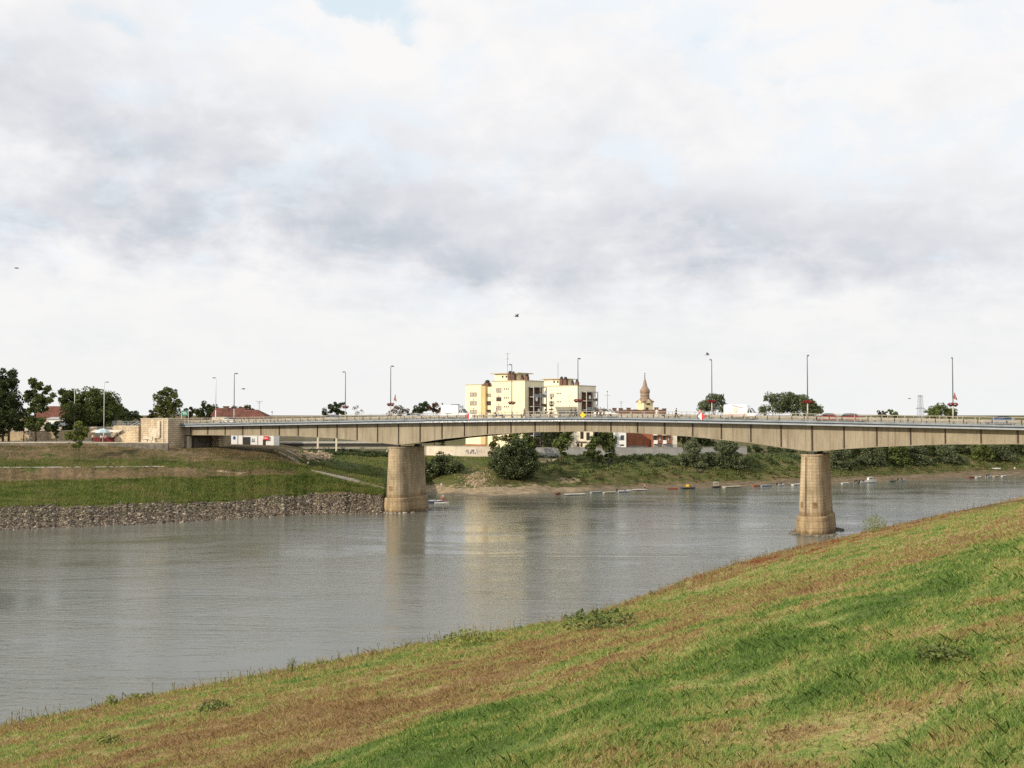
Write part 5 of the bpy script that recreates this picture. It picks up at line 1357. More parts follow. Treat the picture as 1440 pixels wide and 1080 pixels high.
TR = [
 # left promenade
 ('tree', 'large near-black tree with two trunks at the left edge', 13, 229, [(6,537,17,21),(-12,560,28,32),(14,566,15,22),(16,587,20,22),(-5,598,30,16)], 'leaf_dark', dict(trunks=[0, -1.3], trunk=.22, group='trees on the promenade', dens=1.2)),
 ('tree', 'small dark tree with a thin trunk between the two taller promenade trees', 34, 230, [(33,588,9,14),(28,598,8,8)], 'leaf_dark', dict(trunk=.12, group='trees on the promenade')),
 ('tree', 'open crowned green tree with a straight dark trunk left of the red roof', 51, 228, [(50,543,10,11),(44,556,9,12),(64,556,11,12),(52,570,14,16),(46,594,12,13),(60,598,13,11),(70,604,7,6)], 'leaf_mid', dict(trunk=.2, group='trees on the promenade', second=('leaf_dark', .5))),
 ('shrub', 'narrow dark upright shrub on the promenade', 80, 229, [(80,600,6,9),(80,610,4,7)], 'leaf_dark', dict(trunk=.06)),
 ('tree', 'broad round green tree behind the parasol on the promenade', 121, 243, [(131,563,30,17),(103,566,20,17),(152,572,16,17),(120,585,33,20),(140,590,25,18),(108,603,22,11),(92,557,10,12)], 'leaf_mid', dict(trunk=.35, group='trees on the promenade', dens=1.1, second=('leaf_dark', .45))),
 ('tree', 'low dark tree left of the stone tower, beyond the ramp wall', 178, 275, [(168,579,12,14),(182,583,12,12),(195,590,9,8)], 'leaf_dark', dict(trunk=.25)),
 ('sapling', 'young yellow-green tree on the slope below the low wall', 112, 0, [(111,603,9,13),(104,613,9,8),(119,613,8,11),(110,626,8,9),(96,613,6,5)], 'leaf_light', dict(trunk=.07, size=.3, second=('leaf_mid', .35))),
 ('tree', 'green tree with pointed top standing behind the stone tower', 237, 252, [(238,553,7,10),(229,563,11,13),(246,563,10,13),(237,576,19,11),(222,577,7,8)], 'leaf_mid', dict(trunk=.2, second=('leaf_olive', .25))),
 ('shrub', 'small rusty shrub left of the tree behind the stone tower', 212, 254, [(211,582,5,8),(216,585,6,6)], 'leaf_olive', dict(trunk=.06)),
 ('shrub', 'rusty green shrub right of the green road sign', 266, 256, [(263,582,7,8),(270,576,4,6)], 'leaf_olive', dict(trunk=.08)),
 ('tree', 'dark round tree between the road sign and the first bridge lamps', 290, 310, [(290,571,8,7),(281,580,9,8),(299,578,10,9),(290,582,13,8)], 'leaf_dark', dict(trunk=.2)),
 ('tree', 'rust and olive tree behind the red hipped roof', 342, 330, [(327,578,8,7),(348,575,9,5),(337,577,9,6),(352,580,8,5)], 'leaf_olive', dict(trunk=.2, second=('leaf_autumn', .5))),
 # beyond the deck
 ('tree', 'dark green tree beside the left red baskets beyond the deck', 470, 340, [(471,573,10,7),(481,570,4,5),(459,579,8,5),(478,579,9,6)], 'leaf_dark', dict(trunk=.2)),
 ('tree', 'thin bare tree beyond the deck, right of the left red baskets', 501, 330, [(501,576,6,8),(507,580,5,4)], 'leaf_grey', dict(trunk=.1, sparse=.12)),
 ('tree', 'sparse pinkish grey tree beyond the lamp over the far pier', 560, 310, [(560,577,10,8),(549,581,6,5),(571,579,6,6)], 'leaf_grey', dict(trunk=.12, sparse=.45, second=('leaf_autumn', .12))),
 ('tree', 'dark green tree beyond the deck, left of the white truck', 592, 330, [(590,575,9,8),(598,571,8,7),(588,580,8,5)], 'leaf_dark', dict(trunk=.2)),
 ('tree', 'rust brown tree beyond the deck, next to the white truck', 611, 330, [(610,573,8,6),(616,578,7,5)], 'leaf_autumn', dict(trunk=.2)),
 ('tree', 'pale grey green tree beyond the deck by the white and red diamond sign', 1003, 430, [(1003,566,16,12),(1012,560,8,6),(991,571,10,9),(1016,573,9,8)], 'leaf_willow', dict(trunk=.3, size=.6, sparse=.75)),
 ('tree', 'left tree of the tall group behind the lamp above the near pier', 1088, 440, [(1086,561,12,10),(1096,570,14,11),(1076,576,11,7)], 'leaf_willow', dict(trunk=.3, size=.6, group='tall trees beyond the bridge', sparse=.85)),
 ('tree', 'middle and tallest tree of the group behind the lamp above the near pier', 1113, 442, [(1110,559,15,10),(1122,563,13,10),(1112,573,18,10)], 'leaf_willow', dict(trunk=.3, size=.6, group='tall trees beyond the bridge')),
 ('tree', 'right tree of the tall group, sloping down to the right', 1136, 438, [(1134,567,14,11),(1148,576,11,8),(1137,578,15,7)], 'leaf_willow', dict(trunk=.3, size=.6, group='tall trees beyond the bridge', second=('leaf_mid', .3))),
 ('bush', 'small rusty bush beyond the railing left of the pylon', 1240, 470, [(1239,580,5,4),(1243,584,6,5)], 'leaf_olive', dict(trunk=.1, size=.55)),
 ('bush', 'light green bush beyond the railing left of the pylon', 1253, 470, [(1252,579,6,4),(1258,584,7,5)], 'leaf_mid', dict(trunk=.1, size=.55)),
 ('tree', 'bright green rounded tree beyond the deck right of the pylon', 1325, 460, [(1323,576,16,8),(1311,581,12,7),(1338,581,10,7)], 'leaf_mid', dict(trunk=.3, size=.6)),
 # right bank under the spans
 ('bush', 'dark bush right of the far pier above the sandy shore', 622, 263, [(620,652,17,14),(640,664,15,14),(607,662,13,16),(628,672,19,10)], 'leaf_dark', dict(trunk=.15, second=('leaf_willow', .5))),
 ('tree', 'yellowing open tree in front of the yellow block base', 700, 286, [(700,622,10,9),(694,635,8,8),(713,614,10,8),(690,625,6,6)], 'leaf_olive', dict(trunk=.12, sparse=.6, second=('leaf_light', .2))),
 ('tree', 'green tree behind the big rounded bush', 738, 286, [(733,613,17,9),(749,622,9,12),(740,628,14,10)], 'leaf_mid', dict(trunk=.2)),
 ('bush', 'biggest rounded dark green bush at the foot of the yellow block', 724, 262, [(722,632,22,15),(705,650,16,20),(742,645,14,20),(725,658,29,19),(716,674,17,11),(736,670,14,12)], 'leaf_dark', dict(trunk=.25, dens=1.1, second=('leaf_willow', .5))),
 ('tree', 'dark tree in the gap between the two yellow blocks', 780, 303, [(772,613,14,11),(790,611,14,10),(780,622,18,9)], 'leaf_dark', dict(trunk=.25)),
 ('tree', 'leaning mid green tree on the bank left of the low cream house', 789, 279, [(796,617,11,11),(787,628,11,10),(801,609,7,6),(792,640,7,6)], 'leaf_mid', dict(trunk=.16)),
 ('tree', 'slim bank tree covering the right end of the low cream house', 832, 281, [(836,620,9,12),(828,634,9,11),(840,641,7,9)], 'leaf_mid', dict(trunk=.14, second=('leaf_dark', .5))),
 ('tree', 'slim bank tree just left of the white house', 857, 282, [(858,617,8,13),(856,632,9,12),(851,609,6,7)], 'leaf_mid', dict(trunk=.14, second=('leaf_dark', .4))),
 ('tree', 'dark shady tree behind the slim bank trees', 848, 305, [(846,610,14,10),(855,620,11,10)], 'leaf_dark', dict(trunk=.25)),
 ('bush', 'upright willow bush right of the beige house', 972, 285, [(975,629,12,13),(968,647,14,15),(984,652,12,14)], 'leaf_willow', dict(trunk=.18, dens=1.1)),
 ('bush', 'wide willow bush below the white van', 1022, 287, [(1024,632,19,14),(1010,648,15,15),(1036,652,14,14),(1020,662,14,8)], 'leaf_willow', dict(trunk=.2, dens=1.1, second=('leaf_dark', .4))),
 ('tree', 'dark hedge-like tree behind the upright willow bush', 972, 318, [(960,614,14,9),(985,617,16,10),(1000,624,14,8)], 'leaf_dark', dict(trunk=.25)),
 ('tree', 'dark low tree behind the bank left of the near pier', 1075, 322, [(1060,633,15,7),(1090,635,17,8),(1112,638,14,8)], 'leaf_dark', dict(trunk=.25)),
 ('bush', 'grey dead bush at the foot of the wide willow bush', 988, 282, [(986,664,8,9),(980,671,9,6)], 'leaf_grey', dict(trunk=.08, sparse=.7, second=('leaf_dark', .4))),
 ('bush', 'rounded dark bush at the tree row foot, right of the white cabin boat', 1287, 318, [(1287,655,11,8),(1280,660,8,6)], 'leaf_willow', dict(trunk=.12)),
]
row_lab = ['pale willow next to the near pier, first of the dark tree row', 'tall willow second from the near pier in the tree row', 'dark gap tree third from the near pier in the tree row', 'shady tree above the white cabin boat in the row', 'grey green tree just right of the white cabin boat in the row',
           'dark leaning tree sixth from the near pier in the row', 'olive tinted tree in the middle of the dark bank row', 'round tree under the rightmost lamp in the bank row', 'yellow green tree right of the rightmost lamp in the bank row', 'dark tree fifth from the right frame edge in the row',
           'dense tree above the small boats at right in the row', 'grey willow near the right frame edge above the small boats', 'last dark tree of the row at the right frame edge']
for i, (uc, vc) in enumerate([(1183,640),(1203,637),(1226,632),(1246,634),(1266,636),(1290,633),(1312,632),(1334,636),(1358,634),(1382,635),(1406,636),(1430,634),(1456,634)]):
    vc += 9; Yr = 306 + (uc - 1200) * .165 + (6 if i % 5 in (1, 3) else -3)
    j = (i * 37) % 7 - 3
    TR.append(('tree', row_lab[i], uc, Yr, [(uc - 3, vc - 12 + j * .4, 13, 14), (uc + 7, vc + 2, 12, 13), (uc - 8, vc + 6 + j * .5, 11, 12), (uc, vc + 14, 12, 8)],
               ('leaf_willow', 'leaf_dark', 'leaf_willow', 'leaf_dark', 'leaf_mid')[i % 5], dict(trunk=.22, group='dark tree row on the right bank', second=('leaf_dark', .15))))
for i, (nm, lb, u, Y, bl, lf, kw) in enumerate(TR):
    if Y == 0: Y = G(112, 648).y
    make_tree(nm, lb, 'bush' if nm in ('bush', 'shrub') else 'tree', u, Y, bl, lf, seed=100 + i, **kw)
def conifer(label, u, Y, v_top, ru, zb=None):
    b0 = base(u, Y); k = Y / F; H = CAMZ - (v_top - 582) * k - b0.z
    t = thing('spruce', label, 'tree', b0)
    rg = np.random.default_rng(int(u)); P = []
    L = 15
    for i in range(L):
        f = i / (L - 1); z = H * (.12 + .88 * f); R = ru * k * (1 - f) ** .85 + .1
        for j in range(max(5, int(14 * (1 - f)) + 3)):
            a_ = rg.uniform(0, 6.28); n_ = int(10 + 26 * (1 - f)); q_ = rg.uniform(.1, 1, n_)[:, None]
            P.append(np.array([math.cos(a_), math.sin(a_), -.28]) * q_ * R + [0, 0, z] + rg.normal(0, .12, (n_, 3)))
    leaf_obj('crown', np.concatenate(P), .32, M['leaf_dark'], t, rg, .5)
    mb = MB(); mb.tube([(0, 0, -.2), (0, 0, H * .97)], [.25, .03], 7); mb.build('trunk', M['bark'], t)
conifer('dark pointed spruce in front of the right yellow block', 775.5, 297, 560, 9.5)
conifer('small dark conifer beyond the deck, just left of the white truck', 622, 335, 568, 5)
conifer('small dark pointed conifer beside the balconies of the left yellow block', 768, 299, 571, 5)

# ------------------------------------------------------------------ bank scrub, far grass, riprap
def rk_point(u, k):
    i = np.searchsorted(rk, k) - 1; i = np.clip(i, 0, len(rk) - 2)
    f = ((k - rk[i]) / (rk[i + 1] - rk[i]))[:, None]
    j = np.clip(np.searchsorted(uu_, u) - 1, 0, len(uu_) - 2); h_ = ((u - uu_[j]) / (uu_[j + 1] - uu_[j]))[:, None]
    A = FV[i, j] * (1 - h_) + FV[i, j + 1] * h_; B = FV[i + 1, j] * (1 - h_) + FV[i + 1, j + 1] * h_
    return A * (1 - f) + B * f
rg = np.random.default_rng(21)
def scrub(name, label, n, u0, u1, k0, k1, rr, leaf, size, nl, seed, thr=0.0, avoid=True):
    rg = np.random.default_rng(seed)
    u = rg.uniform(u0, u1, n); k = rg.uniform(k0, k1, n)
    dn = np.sin(u * .11 + seed) * np.sin(k * 2.1 + u * .043) + .6 * np.sin(u * .29 + k * 3)
    keep = dn > thr
    if avoid:
        bb = np.exp(-((u - 672) / 15) ** 2 - ((k - 3.2) / 1.0) ** 2) + np.exp(-((u - 770) / 22) ** 2 - ((k - 6.1) / .5) ** 2)
        keep &= bb < .35
    u, k = u[keep], k[keep]
    c = rk_point(u, k); P = []
    r_ = rg.uniform(*rr, len(c))
    d_ = rg.normal(size=(len(c), nl, 3)); d_ /= np.linalg.norm(d_, axis=2)[..., None]
    d_[..., 2] = np.abs(d_[..., 2])
    P = c[:, None] + d_ * (r_[:, None] * rg.uniform(.3, 1, (len(c), nl)))[..., None] * [1.2, 1.2, .8]
    o = leaf_obj(name, P.reshape(-1, 3), size, M[leaf], None, rg, .2)
    return tag(o, label, 'scrub', kind='stuff')
scrub('bank_scrub', 'dark green weeds covering the upper right bank', 2300, 690, 1480, 4.2, 7.0, (.5, 1.5), 'leaf_dark', .42, 34, 3, -.1)
scrub('bank_scrub', 'light green weeds on the middle of the right bank', 1900, 745, 1480, 3.0, 6.3, (.4, 1.1), 'leaf_mid', .36, 26, 8, .0)
scrub('bank_scrub', 'yellow green low weeds near the right shore', 800, 700, 1480, 2.5, 5.0, (.3, .8), 'leaf_olive', .3, 18, 14, .15)
scrub('bank_scrub', 'bushy weeds on the far slope left of the far pier', 420, 440, 548, 6.2, 7.0, (.6, 1.5), 'leaf_dark', .42, 34, 5, -.6, False)
scrub('bank_scrub', 'low green weeds on the far slope left of the far pier', 600, 430, 650, 4.4, 6.3, (.3, .8), 'leaf_mid', .3, 18, 6, .1, False)
scrub('bank_scrub', 'low olive weeds on the shore below the dark tree row', 1100, 1000, 1480, 1.9, 4.2, (.3, .8), 'leaf_mid', .34, 20, 17, -.1)
scrub('bank_scrub', 'rusty low weeds on the shore below the bushes', 700, 780, 1480, 1.8, 4.0, (.25, .6), 'leaf_olive', .3, 16, 19, .1)
def far_blades(name, label, n, u0, u1, k0, k1, h, leaf, seed, wd=.16, thr=-9):
    rg = np.random.default_rng(seed)
    u = rg.uniform(u0, u1, n); k = rg.uniform(k0, k1, n)
    keep = np.sin(u * .07 + seed) + np.sin(k * 4 + u * .031) + rg.normal(0, .5, n) > thr
    u, k = u[keep], k[keep]; n = len(u)
    P = rk_point(u, k); th = rg.uniform(0, 6.28, n); hh = rg.uniform(*h, n)
    sd = np.stack([np.cos(th), np.sin(th), 0 * th], 1) * (wd * rg.uniform(.5, 1.3, n))[:, None] / 2
    tp = np.stack([rg.normal(0, .35, n) * hh, rg.normal(0, .35, n) * hh, hh], 1)
    V = np.stack([P - sd - [0, 0, .05], P + sd - [0, 0, .05], P + tp], 1)
    o = link(name, fast_mesh(name, V.reshape(-1, 3), 3, M[leaf]))
    return tag(o, label, 'grass', kind='stuff')
def blade_mat(nm, stops):
    m, nt_, b = mat(nm)
    g_ = nt_.n('ShaderNodeNewGeometry'); P = g_.outputs['Position']
    f_ = nt_.math('ADD', nt_.math('MULTIPLY', nt_.noise(nt_.mapping(P, (.09, .2, .2)), 1.0, 4, .65, .4), .75), nt_.math('ADD', nt_.math('MULTIPLY', nt_.noise(nt_.mapping(P, (.5, .9, .9)), 1.0, 3, .6), .35), nt_.math('MULTIPLY', g_.outputs['Random Per Island'], .12)))
    c_ = nt_.ramp(f_, stops)
    setin(nt_, b.inputs['Base Color'], c_); b.inputs['Roughness'].default_value = .7; b.inputs['Specular IOR Level'].default_value = .15
    tr = nt_.n('ShaderNodeBsdfTranslucent'); nt_.t.links.new(c_, tr.inputs[0])
    ms = nt_.n('ShaderNodeMixShader', i={0: .35}); nt_.t.links.new(b.outputs[0], ms.inputs[1]); nt_.t.links.new(tr.outputs[0], ms.inputs[2])
    nt_.t.links.new(ms.outputs[0], nt_.t.nodes['Material Output'].inputs[0])
    return m
M['blade_green'] = blade_mat('fresh_grass_blades', [(.44, (.065, .10, .022, 1)), (.54, (.12, .165, .036, 1)), (.64, (.19, .215, .058, 1)), (.76, (.23, .20, .085, 1))])
M['blade_dry'] = blade_mat('dry_grass_blades', [(.44, (.10, .115, .036, 1)), (.54, (.165, .15, .062, 1)), (.64, (.235, .185, .10, 1)), (.78, (.34, .27, .165, 1))])
far_blades('grass', 'bright green grass on the flat terrace of the stony point', 60000, -160, 545, 1.95, 3.1, (.2, .55), 'blade_green', 4)
far_blades('grass', 'green grass strip below the low wall', 16000, -160, 430, 3.95, 5.0, (.15, .4), 'blade_green', 5)
far_blades('dry_grass', 'dry brown grass on the slopes of the left bank', 30000, -160, 440, 3.0, 6.2, (.12, .4), 'blade_dry', 6, thr=-.2)
far_blades('grass', 'green grass on the slope left of the far pier', 30000, 420, 700, 3.2, 6.9, (.2, .5), 'blade_green', 9, thr=-.4)
far_blades('dry_grass', 'straw coloured grass along the right shore', 22000, 600, 1480, 2.3, 5.0, (.2, .5), 'blade_dry', 10, thr=.0)
far_blades('grass', 'tufts of grass growing among the broken stones', 2600, -160, 550, 1.35, 2.05, (.2, .5), 'blade_green', 12, .2, .3)
# riprap: many angular stones
def stones(name, label, c, r, material, seed):
    rg = np.random.default_rng(seed); n = len(c)
    bm = bmesh.new(); bmesh.ops.create_icosphere(bm, subdivisions=1, radius=1)
    bv = np.array([v.co[:] for v in bm.verts]); bf = np.array([[v.index for v in f.verts] for f in bm.faces]); bm.free()
    S = bv[None] * rg.uniform(.65, 1.3, (n, 12, 1)) * (r[:, None] * rg.uniform(.6, 1.3, (n, 3)) * [1, 1, .75])[:, None, :]
    th = rg.uniform(0, 6.28, n); ct, st = np.cos(th), np.sin(th)
    X = S[..., 0] * ct[:, None] - S[..., 1] * st[:, None]; Yy = S[..., 0] * st[:, None] + S[..., 1] * ct[:, None]
    V = np.stack([X, Yy, S[..., 2]], -1) + c[:, None]
    tri = V[:, bf].reshape(-1, 3)
    Vs = V.reshape(-1, 3); Fs = (bf[None] + 12 * np.arange(n)[:, None, None]).reshape(-1, 3)
    me = bpy.data.meshes.new(name); me.vertices.add(len(Vs)); me.vertices.foreach_set('co', Vs.astype(np.float32).ravel())
    me.loops.add(len(Fs) * 3); me.loops.foreach_set('vertex_index', Fs.astype(np.int32).ravel())
    me.polygons.add(len(Fs)); me.polygons.foreach_set('loop_start', np.arange(0, len(Fs) * 3, 3, dtype=np.int32))
    me.materials.append(material); me.update(calc_edges=True)
    return tag(link(name, me), label, 'stones', kind='stuff')
m, nt_, b = mat('riprap_stone')
gr_ = nt_.n('ShaderNodeNewGeometry').outputs['Random Per Island']
P = nt_.n('ShaderNodeNewGeometry').outputs['Position']
c_ = nt_.ramp(gr_, [(0.0, (0.05, 0.042, 0.034, 1)), (0.5, (0.135, 0.112, 0.088, 1)), (0.87, (0.22, 0.18, 0.14, 1)), (1.0, (0.46, 0.39, 0.30, 1))])
c_ = nt_.mix(1.0, c_, nt_.ramp(nt_.noise(P, 2.5, 3), [(0.3, (.65,) * 3), (0.7, (1.15,) * 3)]), 'MULTIPLY')
setin(nt_, b.inputs['Base Color'], c_); b.inputs['Roughness'].default_value = .95; b.inputs['Specular IOR Level'].default_value = .1
M['riprap'] = m
n = 19000; u = rg.uniform(-170, 556, n); k = .93 + (1.0 + .06 * np.sin(u * .037) + .05 * np.sin(u * .117)) * rg.random(n) ** 1.1
stones('riprap', 'band of broken stones along the waterline of the left point', rk_point(u, k) + [0, 0, .05], rg.uniform(.08, .26, n) * (1 + .4 * (rg.random(n) < .12)), M['riprap'], 2)
n = 260; u = rg.normal(447, 11, n); k = rg.normal(6.1, .35, n)
stones('rubble', 'pale rubble heap on the slope under the left span', rk_point(np.clip(u, 415, 480), np.clip(k, 5.2, 6.8)) + [0, 0, .2], rg.uniform(.2, .7, n), M['rubble_earth'], 3)
n = 420; u = rg.normal(672, 12, n); k = rg.normal(3.2, .75, n)
stones('clods', 'pale earth clods on the bare slope right of the far pier', rk_point(np.clip(u, 640, 700), np.clip(k, 1.6, 5)), rg.uniform(.1, .3, n), M['rubble_earth'], 4)
# ------------------------------------------------------------------ paths
M['earth'] = simple('trodden_earth', (0.30, 0.235, 0.16), .95, .25, .8)
def ribbon(name, label, A, B, n=30, mt='earth', up=.06):
    V = []
    for i in range(n + 1):
        f = i / n * (len(A) - 1); j = min(int(f), len(A) - 2); f -= j
        for L in (A, B):
            p = G(L[j][0] * (1 - f) + L[j+1][0] * f, L[j][1] * (1 - f) + L[j+1][1] * f); V.append((p.x, p.y, p.z + up))
    mb = MB(); mb.add(V, [(2*i, 2*i+1, 2*i+3, 2*i+2) for i in range(n)])
    o = mb.build(name, M[mt], None, smooth=True); 
    if o.data.polygons[0].normal.z < 0: o.data.flip_normals()
    return tag(o, label, 'path', kind='structure')
ribbon('path', 'pale footpath running down behind the far pier', [(437, 660.3), (470, 667.5), (505, 675), (541, 686)], [(437, 662.6), (470, 671), (505, 680), (541, 691.5)], mt='concrete')
ribbon('path', 'pale concrete edge path on the left slope', [(-60, 656.6), (50, 656.8), (230, 655.6)], [(-60, 658.2), (50, 658.2), (230, 657)], 40, 'concrete')
ribbon('path', 'worn earth track down the slope by the kiosk', [(383, 633), (398, 640), (424, 655)], [(388, 633), (404, 640), (433, 655)])
ribbon('path', 'second worn earth track down the slope by the kiosk', [(402, 633), (418, 642), (436, 657)], [(405, 633), (422, 642), (440, 657)])
ribbon('path', 'small earth path climbing the right bank beside the big bush', [(757, 650), (775, 646), (790, 645)], [(757, 653), (775, 650), (792, 648)])
# ------------------------------------------------------------------ weeds on the levee edge
def weed(label, u, v, h, wd, n, leaf='leaf_mid', size=.16, seed=0):
    p = G(u, v); rg = np.random.default_rng(seed + int(u)); d_ = math.hypot(p.x, p.y)
    t = thing('weed_plant', label, 'weed', p)
    mb = MB()
    for k in range(7):
        a_ = rg.uniform(0, 6.28); q_ = rg.uniform(.3, 1) * wd
        mb.tube([(0, 0, -.05), (q_ * .4 * math.cos(a_), q_ * .4 * math.sin(a_), h * .55), (q_ * math.cos(a_), q_ * math.sin(a_), h * rg.uniform(.75, 1))], [.014, .01, .004], 4)
    mb.build('stem', M['leaf_mid'], t)
    q_ = rg.random((n, 1)); a_ = rg.uniform(0, 6.28, (n, 1))
    P = np.concatenate([np.cos(a_) * wd * q_ ** .5, np.sin(a_) * wd * q_ ** .5, h * (rg.random((n, 1)) * .9 + .1) * (1 - .4 * q_)], 1)
    leaf_obj('leaves', P, size, M[leaf], t, rg, .3)
for i, (lb, u, v, h, wd, n, lf, sz) in enumerate([
  ('tall feathery weed on the levee edge right of the near pier', 1229, 749, 2.6, 1.5, 700, 'leaf_light', .16),
  ('small leafy green plant at the left end of the levee edge', 157, 993, .65, .35, 130, 'leaf_light', .13),
  ('low bright leafy plant on the levee edge, second from left', 192, 987, .5, .6, 160, 'leaf_light', .13),
  ('upright green weed stalk on the levee edge left of centre', 410, 947, 1.1, .3, 150, 'leaf_mid', .09),
  ('pale flowering leafy clump on the levee edge at centre', 660, 908, .8, 1.5, 520, 'leaf_light', .16),
  ('broad leafy clump below the red brown grass', 845, 884, .7, 1.5, 420, 'leaf_mid', .18),
  ('bright green leafy tuft low in the left foreground', 150, 1049, .32, .45, 260, 'leaf_light', .09),
  ('dark green leafy tuft in the left foreground', 300, 1000, .4, .6, 260, 'leaf_mid', .1),
  ('dark green clover tuft in the right foreground', 1325, 930, .2, .28, 420, 'leaf_mid', .05),
  ('small dark weed on the far levee edge right of the tall weed', 1262, 738, .8, .7, 120, 'leaf_mid', .16)]):
    weed(lb, u, v, h, wd, n, lf, sz, i)

# dry stems standing along the edge of the levee
rg = np.random.default_rng(77); n = 2600
r_ = np.concatenate([rg.uniform(22, 120, n * 2 // 3), rg.uniform(110, 230, n - n * 2 // 3)]); q_ = rg.uniform(-60.2, -50, n)
keep = vnoise(r_ * .22, q_ * .4) + rg.normal(0, .12, n) > .52; r_, q_ = r_[keep], q_[keep]; n = len(r_)
P = near_xyz(r_, q_ * kr(r_)); hh = rg.uniform(.35, 1.0, n); ln = rg.normal(0, .18, (n, 2)); th = rg.uniform(0, 6.28, n)
sd = np.stack([np.cos(th), np.sin(th), 0 * th], 1) * .022
tp = np.stack([ln[:, 0] * hh, ln[:, 1] * hh, hh], 1)
V = np.stack([P - sd, P + sd, P + tp * .8 + sd * .6, P + tp * .86 + sd * 1.6, P + tp, P + tp * .86 - sd * 1.6, P + tp * .8 - sd * .6], 1)
tag(link('dry_stems', fast_mesh('dry_stems', V.reshape(-1, 3), 7, M['blade_dry'])), 'dry seed stems standing along the levee edge', 'dry grass', kind='stuff')
# ------------------------------------------------------------------ people
def skin_obj(name, nodes, edges, mt, parent, sub=1):
    """nodes: (x, y, z, radius); first node is the root"""
    me = bpy.data.meshes.new(name)
    me.from_pydata([n[:3] for n in nodes], edges, [])
    me.materials.append(mt)
    o = link(name, me, parent)
    sk = o.modifiers.new('skin', 'SKIN'); sk.use_smooth_shade = True
    if not me.skin_vertices: 
        bm = bmesh.new(); bm.from_mesh(me); bm.verts.layers.skin.verify(); bm.to_mesh(me); bm.free()
    for i, n in enumerate(nodes):
        sv = me.skin_vertices[0].data[i]; r = n[3]; sv.radius = (r if not hasattr(r, '__len__') else r[0], r if not hasattr(r, '__len__') else r[1]); sv.use_root = (i == 0)
    s = o.modifiers.new('sub', 'SUBSURF'); s.levels = sub; s.render_levels = sub
    return o
CL = {}
def cloth(name, c):
    if name not in CL: CL[name] = simple(name, c, .85, .12, 6)
    return CL[name]
def person(label, loc, rz, pose='stand', shirt=('dark_shirt', (.02, .02, .025)), trousers=('dark_trousers', (.02, .02, .024)), hair='dark', H=1.72, arms='down', group=None):
    t = thing('person', label, 'person', loc, rz, group)
    sc = H / 1.75
    hipz = .93; kn = .49; st = {}
    # x forward, y left
    if pose == 'stand': legs = [((0.0, .10), (.02, .11), (-.02, .11)), ((0, -.10), (.04, -.11), (.03, -.12))]
    elif pose == 'walk': legs = [((0, .09), (.20, .10), (.34, .10)), ((0, -.09), (-.02, -.10), (-.36, -.10))]
    else: legs = [((0, .10), (.44, .14), (.46, .14)), ((0, -.10), (.44, -.14), (.46, -.14))]
    if pose in ('sit', 'ride'): hipz = .47 if pose == 'sit' else .98
    N = []; E = []
    def add(x, y, z, r, p=None):
        N.append((x * sc, y * sc, z * sc, (r[0] * sc, r[1] * sc) if hasattr(r, '__len__') else r * sc)); i = len(N) - 1
        if p is not None: E.append((p, i))
        return i
    lean = {'walk': .05, 'ride': .22, 'sit': .06}.get(pose, 0.0)
    pel = add(0, 0, hipz, (.13, .10))
    wst = add(lean * .4, 0, hipz + .18, (.125, .095), pel)
    che = add(lean * .9, 0, hipz + .40, (.155, .11), wst)
    nek = add(lean * 1.1, 0, hipz + .555, .055, che)
    hd0 = add(lean * 1.2 + .015, 0, hipz + .655, (.075, .09), nek)
    hd1 = add(lean * 1.25 + .015, 0, hipz + .745, (.078, .095), hd0)
    nose = add(lean * 1.2 + .115, 0, hipz + .665, .014, hd0)
    legn = []
    for (h_, k_, a_) in legs:
        if pose == 'sit': kz, az_ = .47, .07
        elif pose == 'ride': kz, az_ = (.72, .33) if h_[1] > 0 else (.80, .50)
        else: kz, az_ = kn + (.03 if pose == 'walk' and a_[0] > 0 else 0), (.07 if a_[0] > -.1 else .12)
        if pose == 'ride': k_ = (.34, k_[1]); a_ = (.16 if h_[1] > 0 else .26, a_[1])
        a0 = add(h_[0], h_[1], hipz - .06, .088, pel); b0 = add(k_[0], k_[1], kz, .058, a0); c0 = add(a_[0], a_[1], az_, .040, b0); d0 = add(a_[0] + .15, a_[1], max(.035, az_ - .03), .036, c0)
        legn.append((a0, b0, c0, d0))
    armn = []
    for s_ in (1, -1):
        sh = add(lean * 1.0, .185 * s_, hipz + .475, .055, che)
        if arms == 'down' and pose != 'ride':
            sw = .16 * s_ if pose == 'walk' else .03
            el_, wr = (lean * .6 - sw * .3, .235 * s_, hipz + .20), (lean * .4 - sw * 1.2 + .05, .245 * s_, hipz - .04)
        elif arms == 'rail': el_, wr = (.16, .24 * s_, hipz + .24), (.36, .17 * s_, hipz + .22)
        else: el_, wr = (lean + .18, .22 * s_, hipz + .28), (lean + .38, .20 * s_, hipz + .16)
        e_ = add(*el_, .042, sh); w_ = add(*wr, .029, e_)
        dr = (Vector(wr) - Vector(el_)).normalized(); hp = Vector(wr) + dr * .07
        hnd = add(*hp, (.036, .022), w_)
        for fi in range(4):
            y_ = (fi - 1.5) * .018; L_ = (.062, .075, .07, .055)[fi]
            q_ = hp + dr * (.028 + L_) + Vector((y_, 0, 0)) if abs(dr.z) > .5 else hp + dr * (.028 + L_) + Vector((0, y_, 0))
            add(*q_, .0085, hnd)
        th_ = hp + dr * .035 + (Vector((.035, 0, 0)) if abs(dr.z) > .5 else Vector((0, -.035 * s_, 0))); add(*th_, .0095, hnd)
        armn.append((sh, e_, w_))
    skin_obj('body', N, E, M['skin'], t)
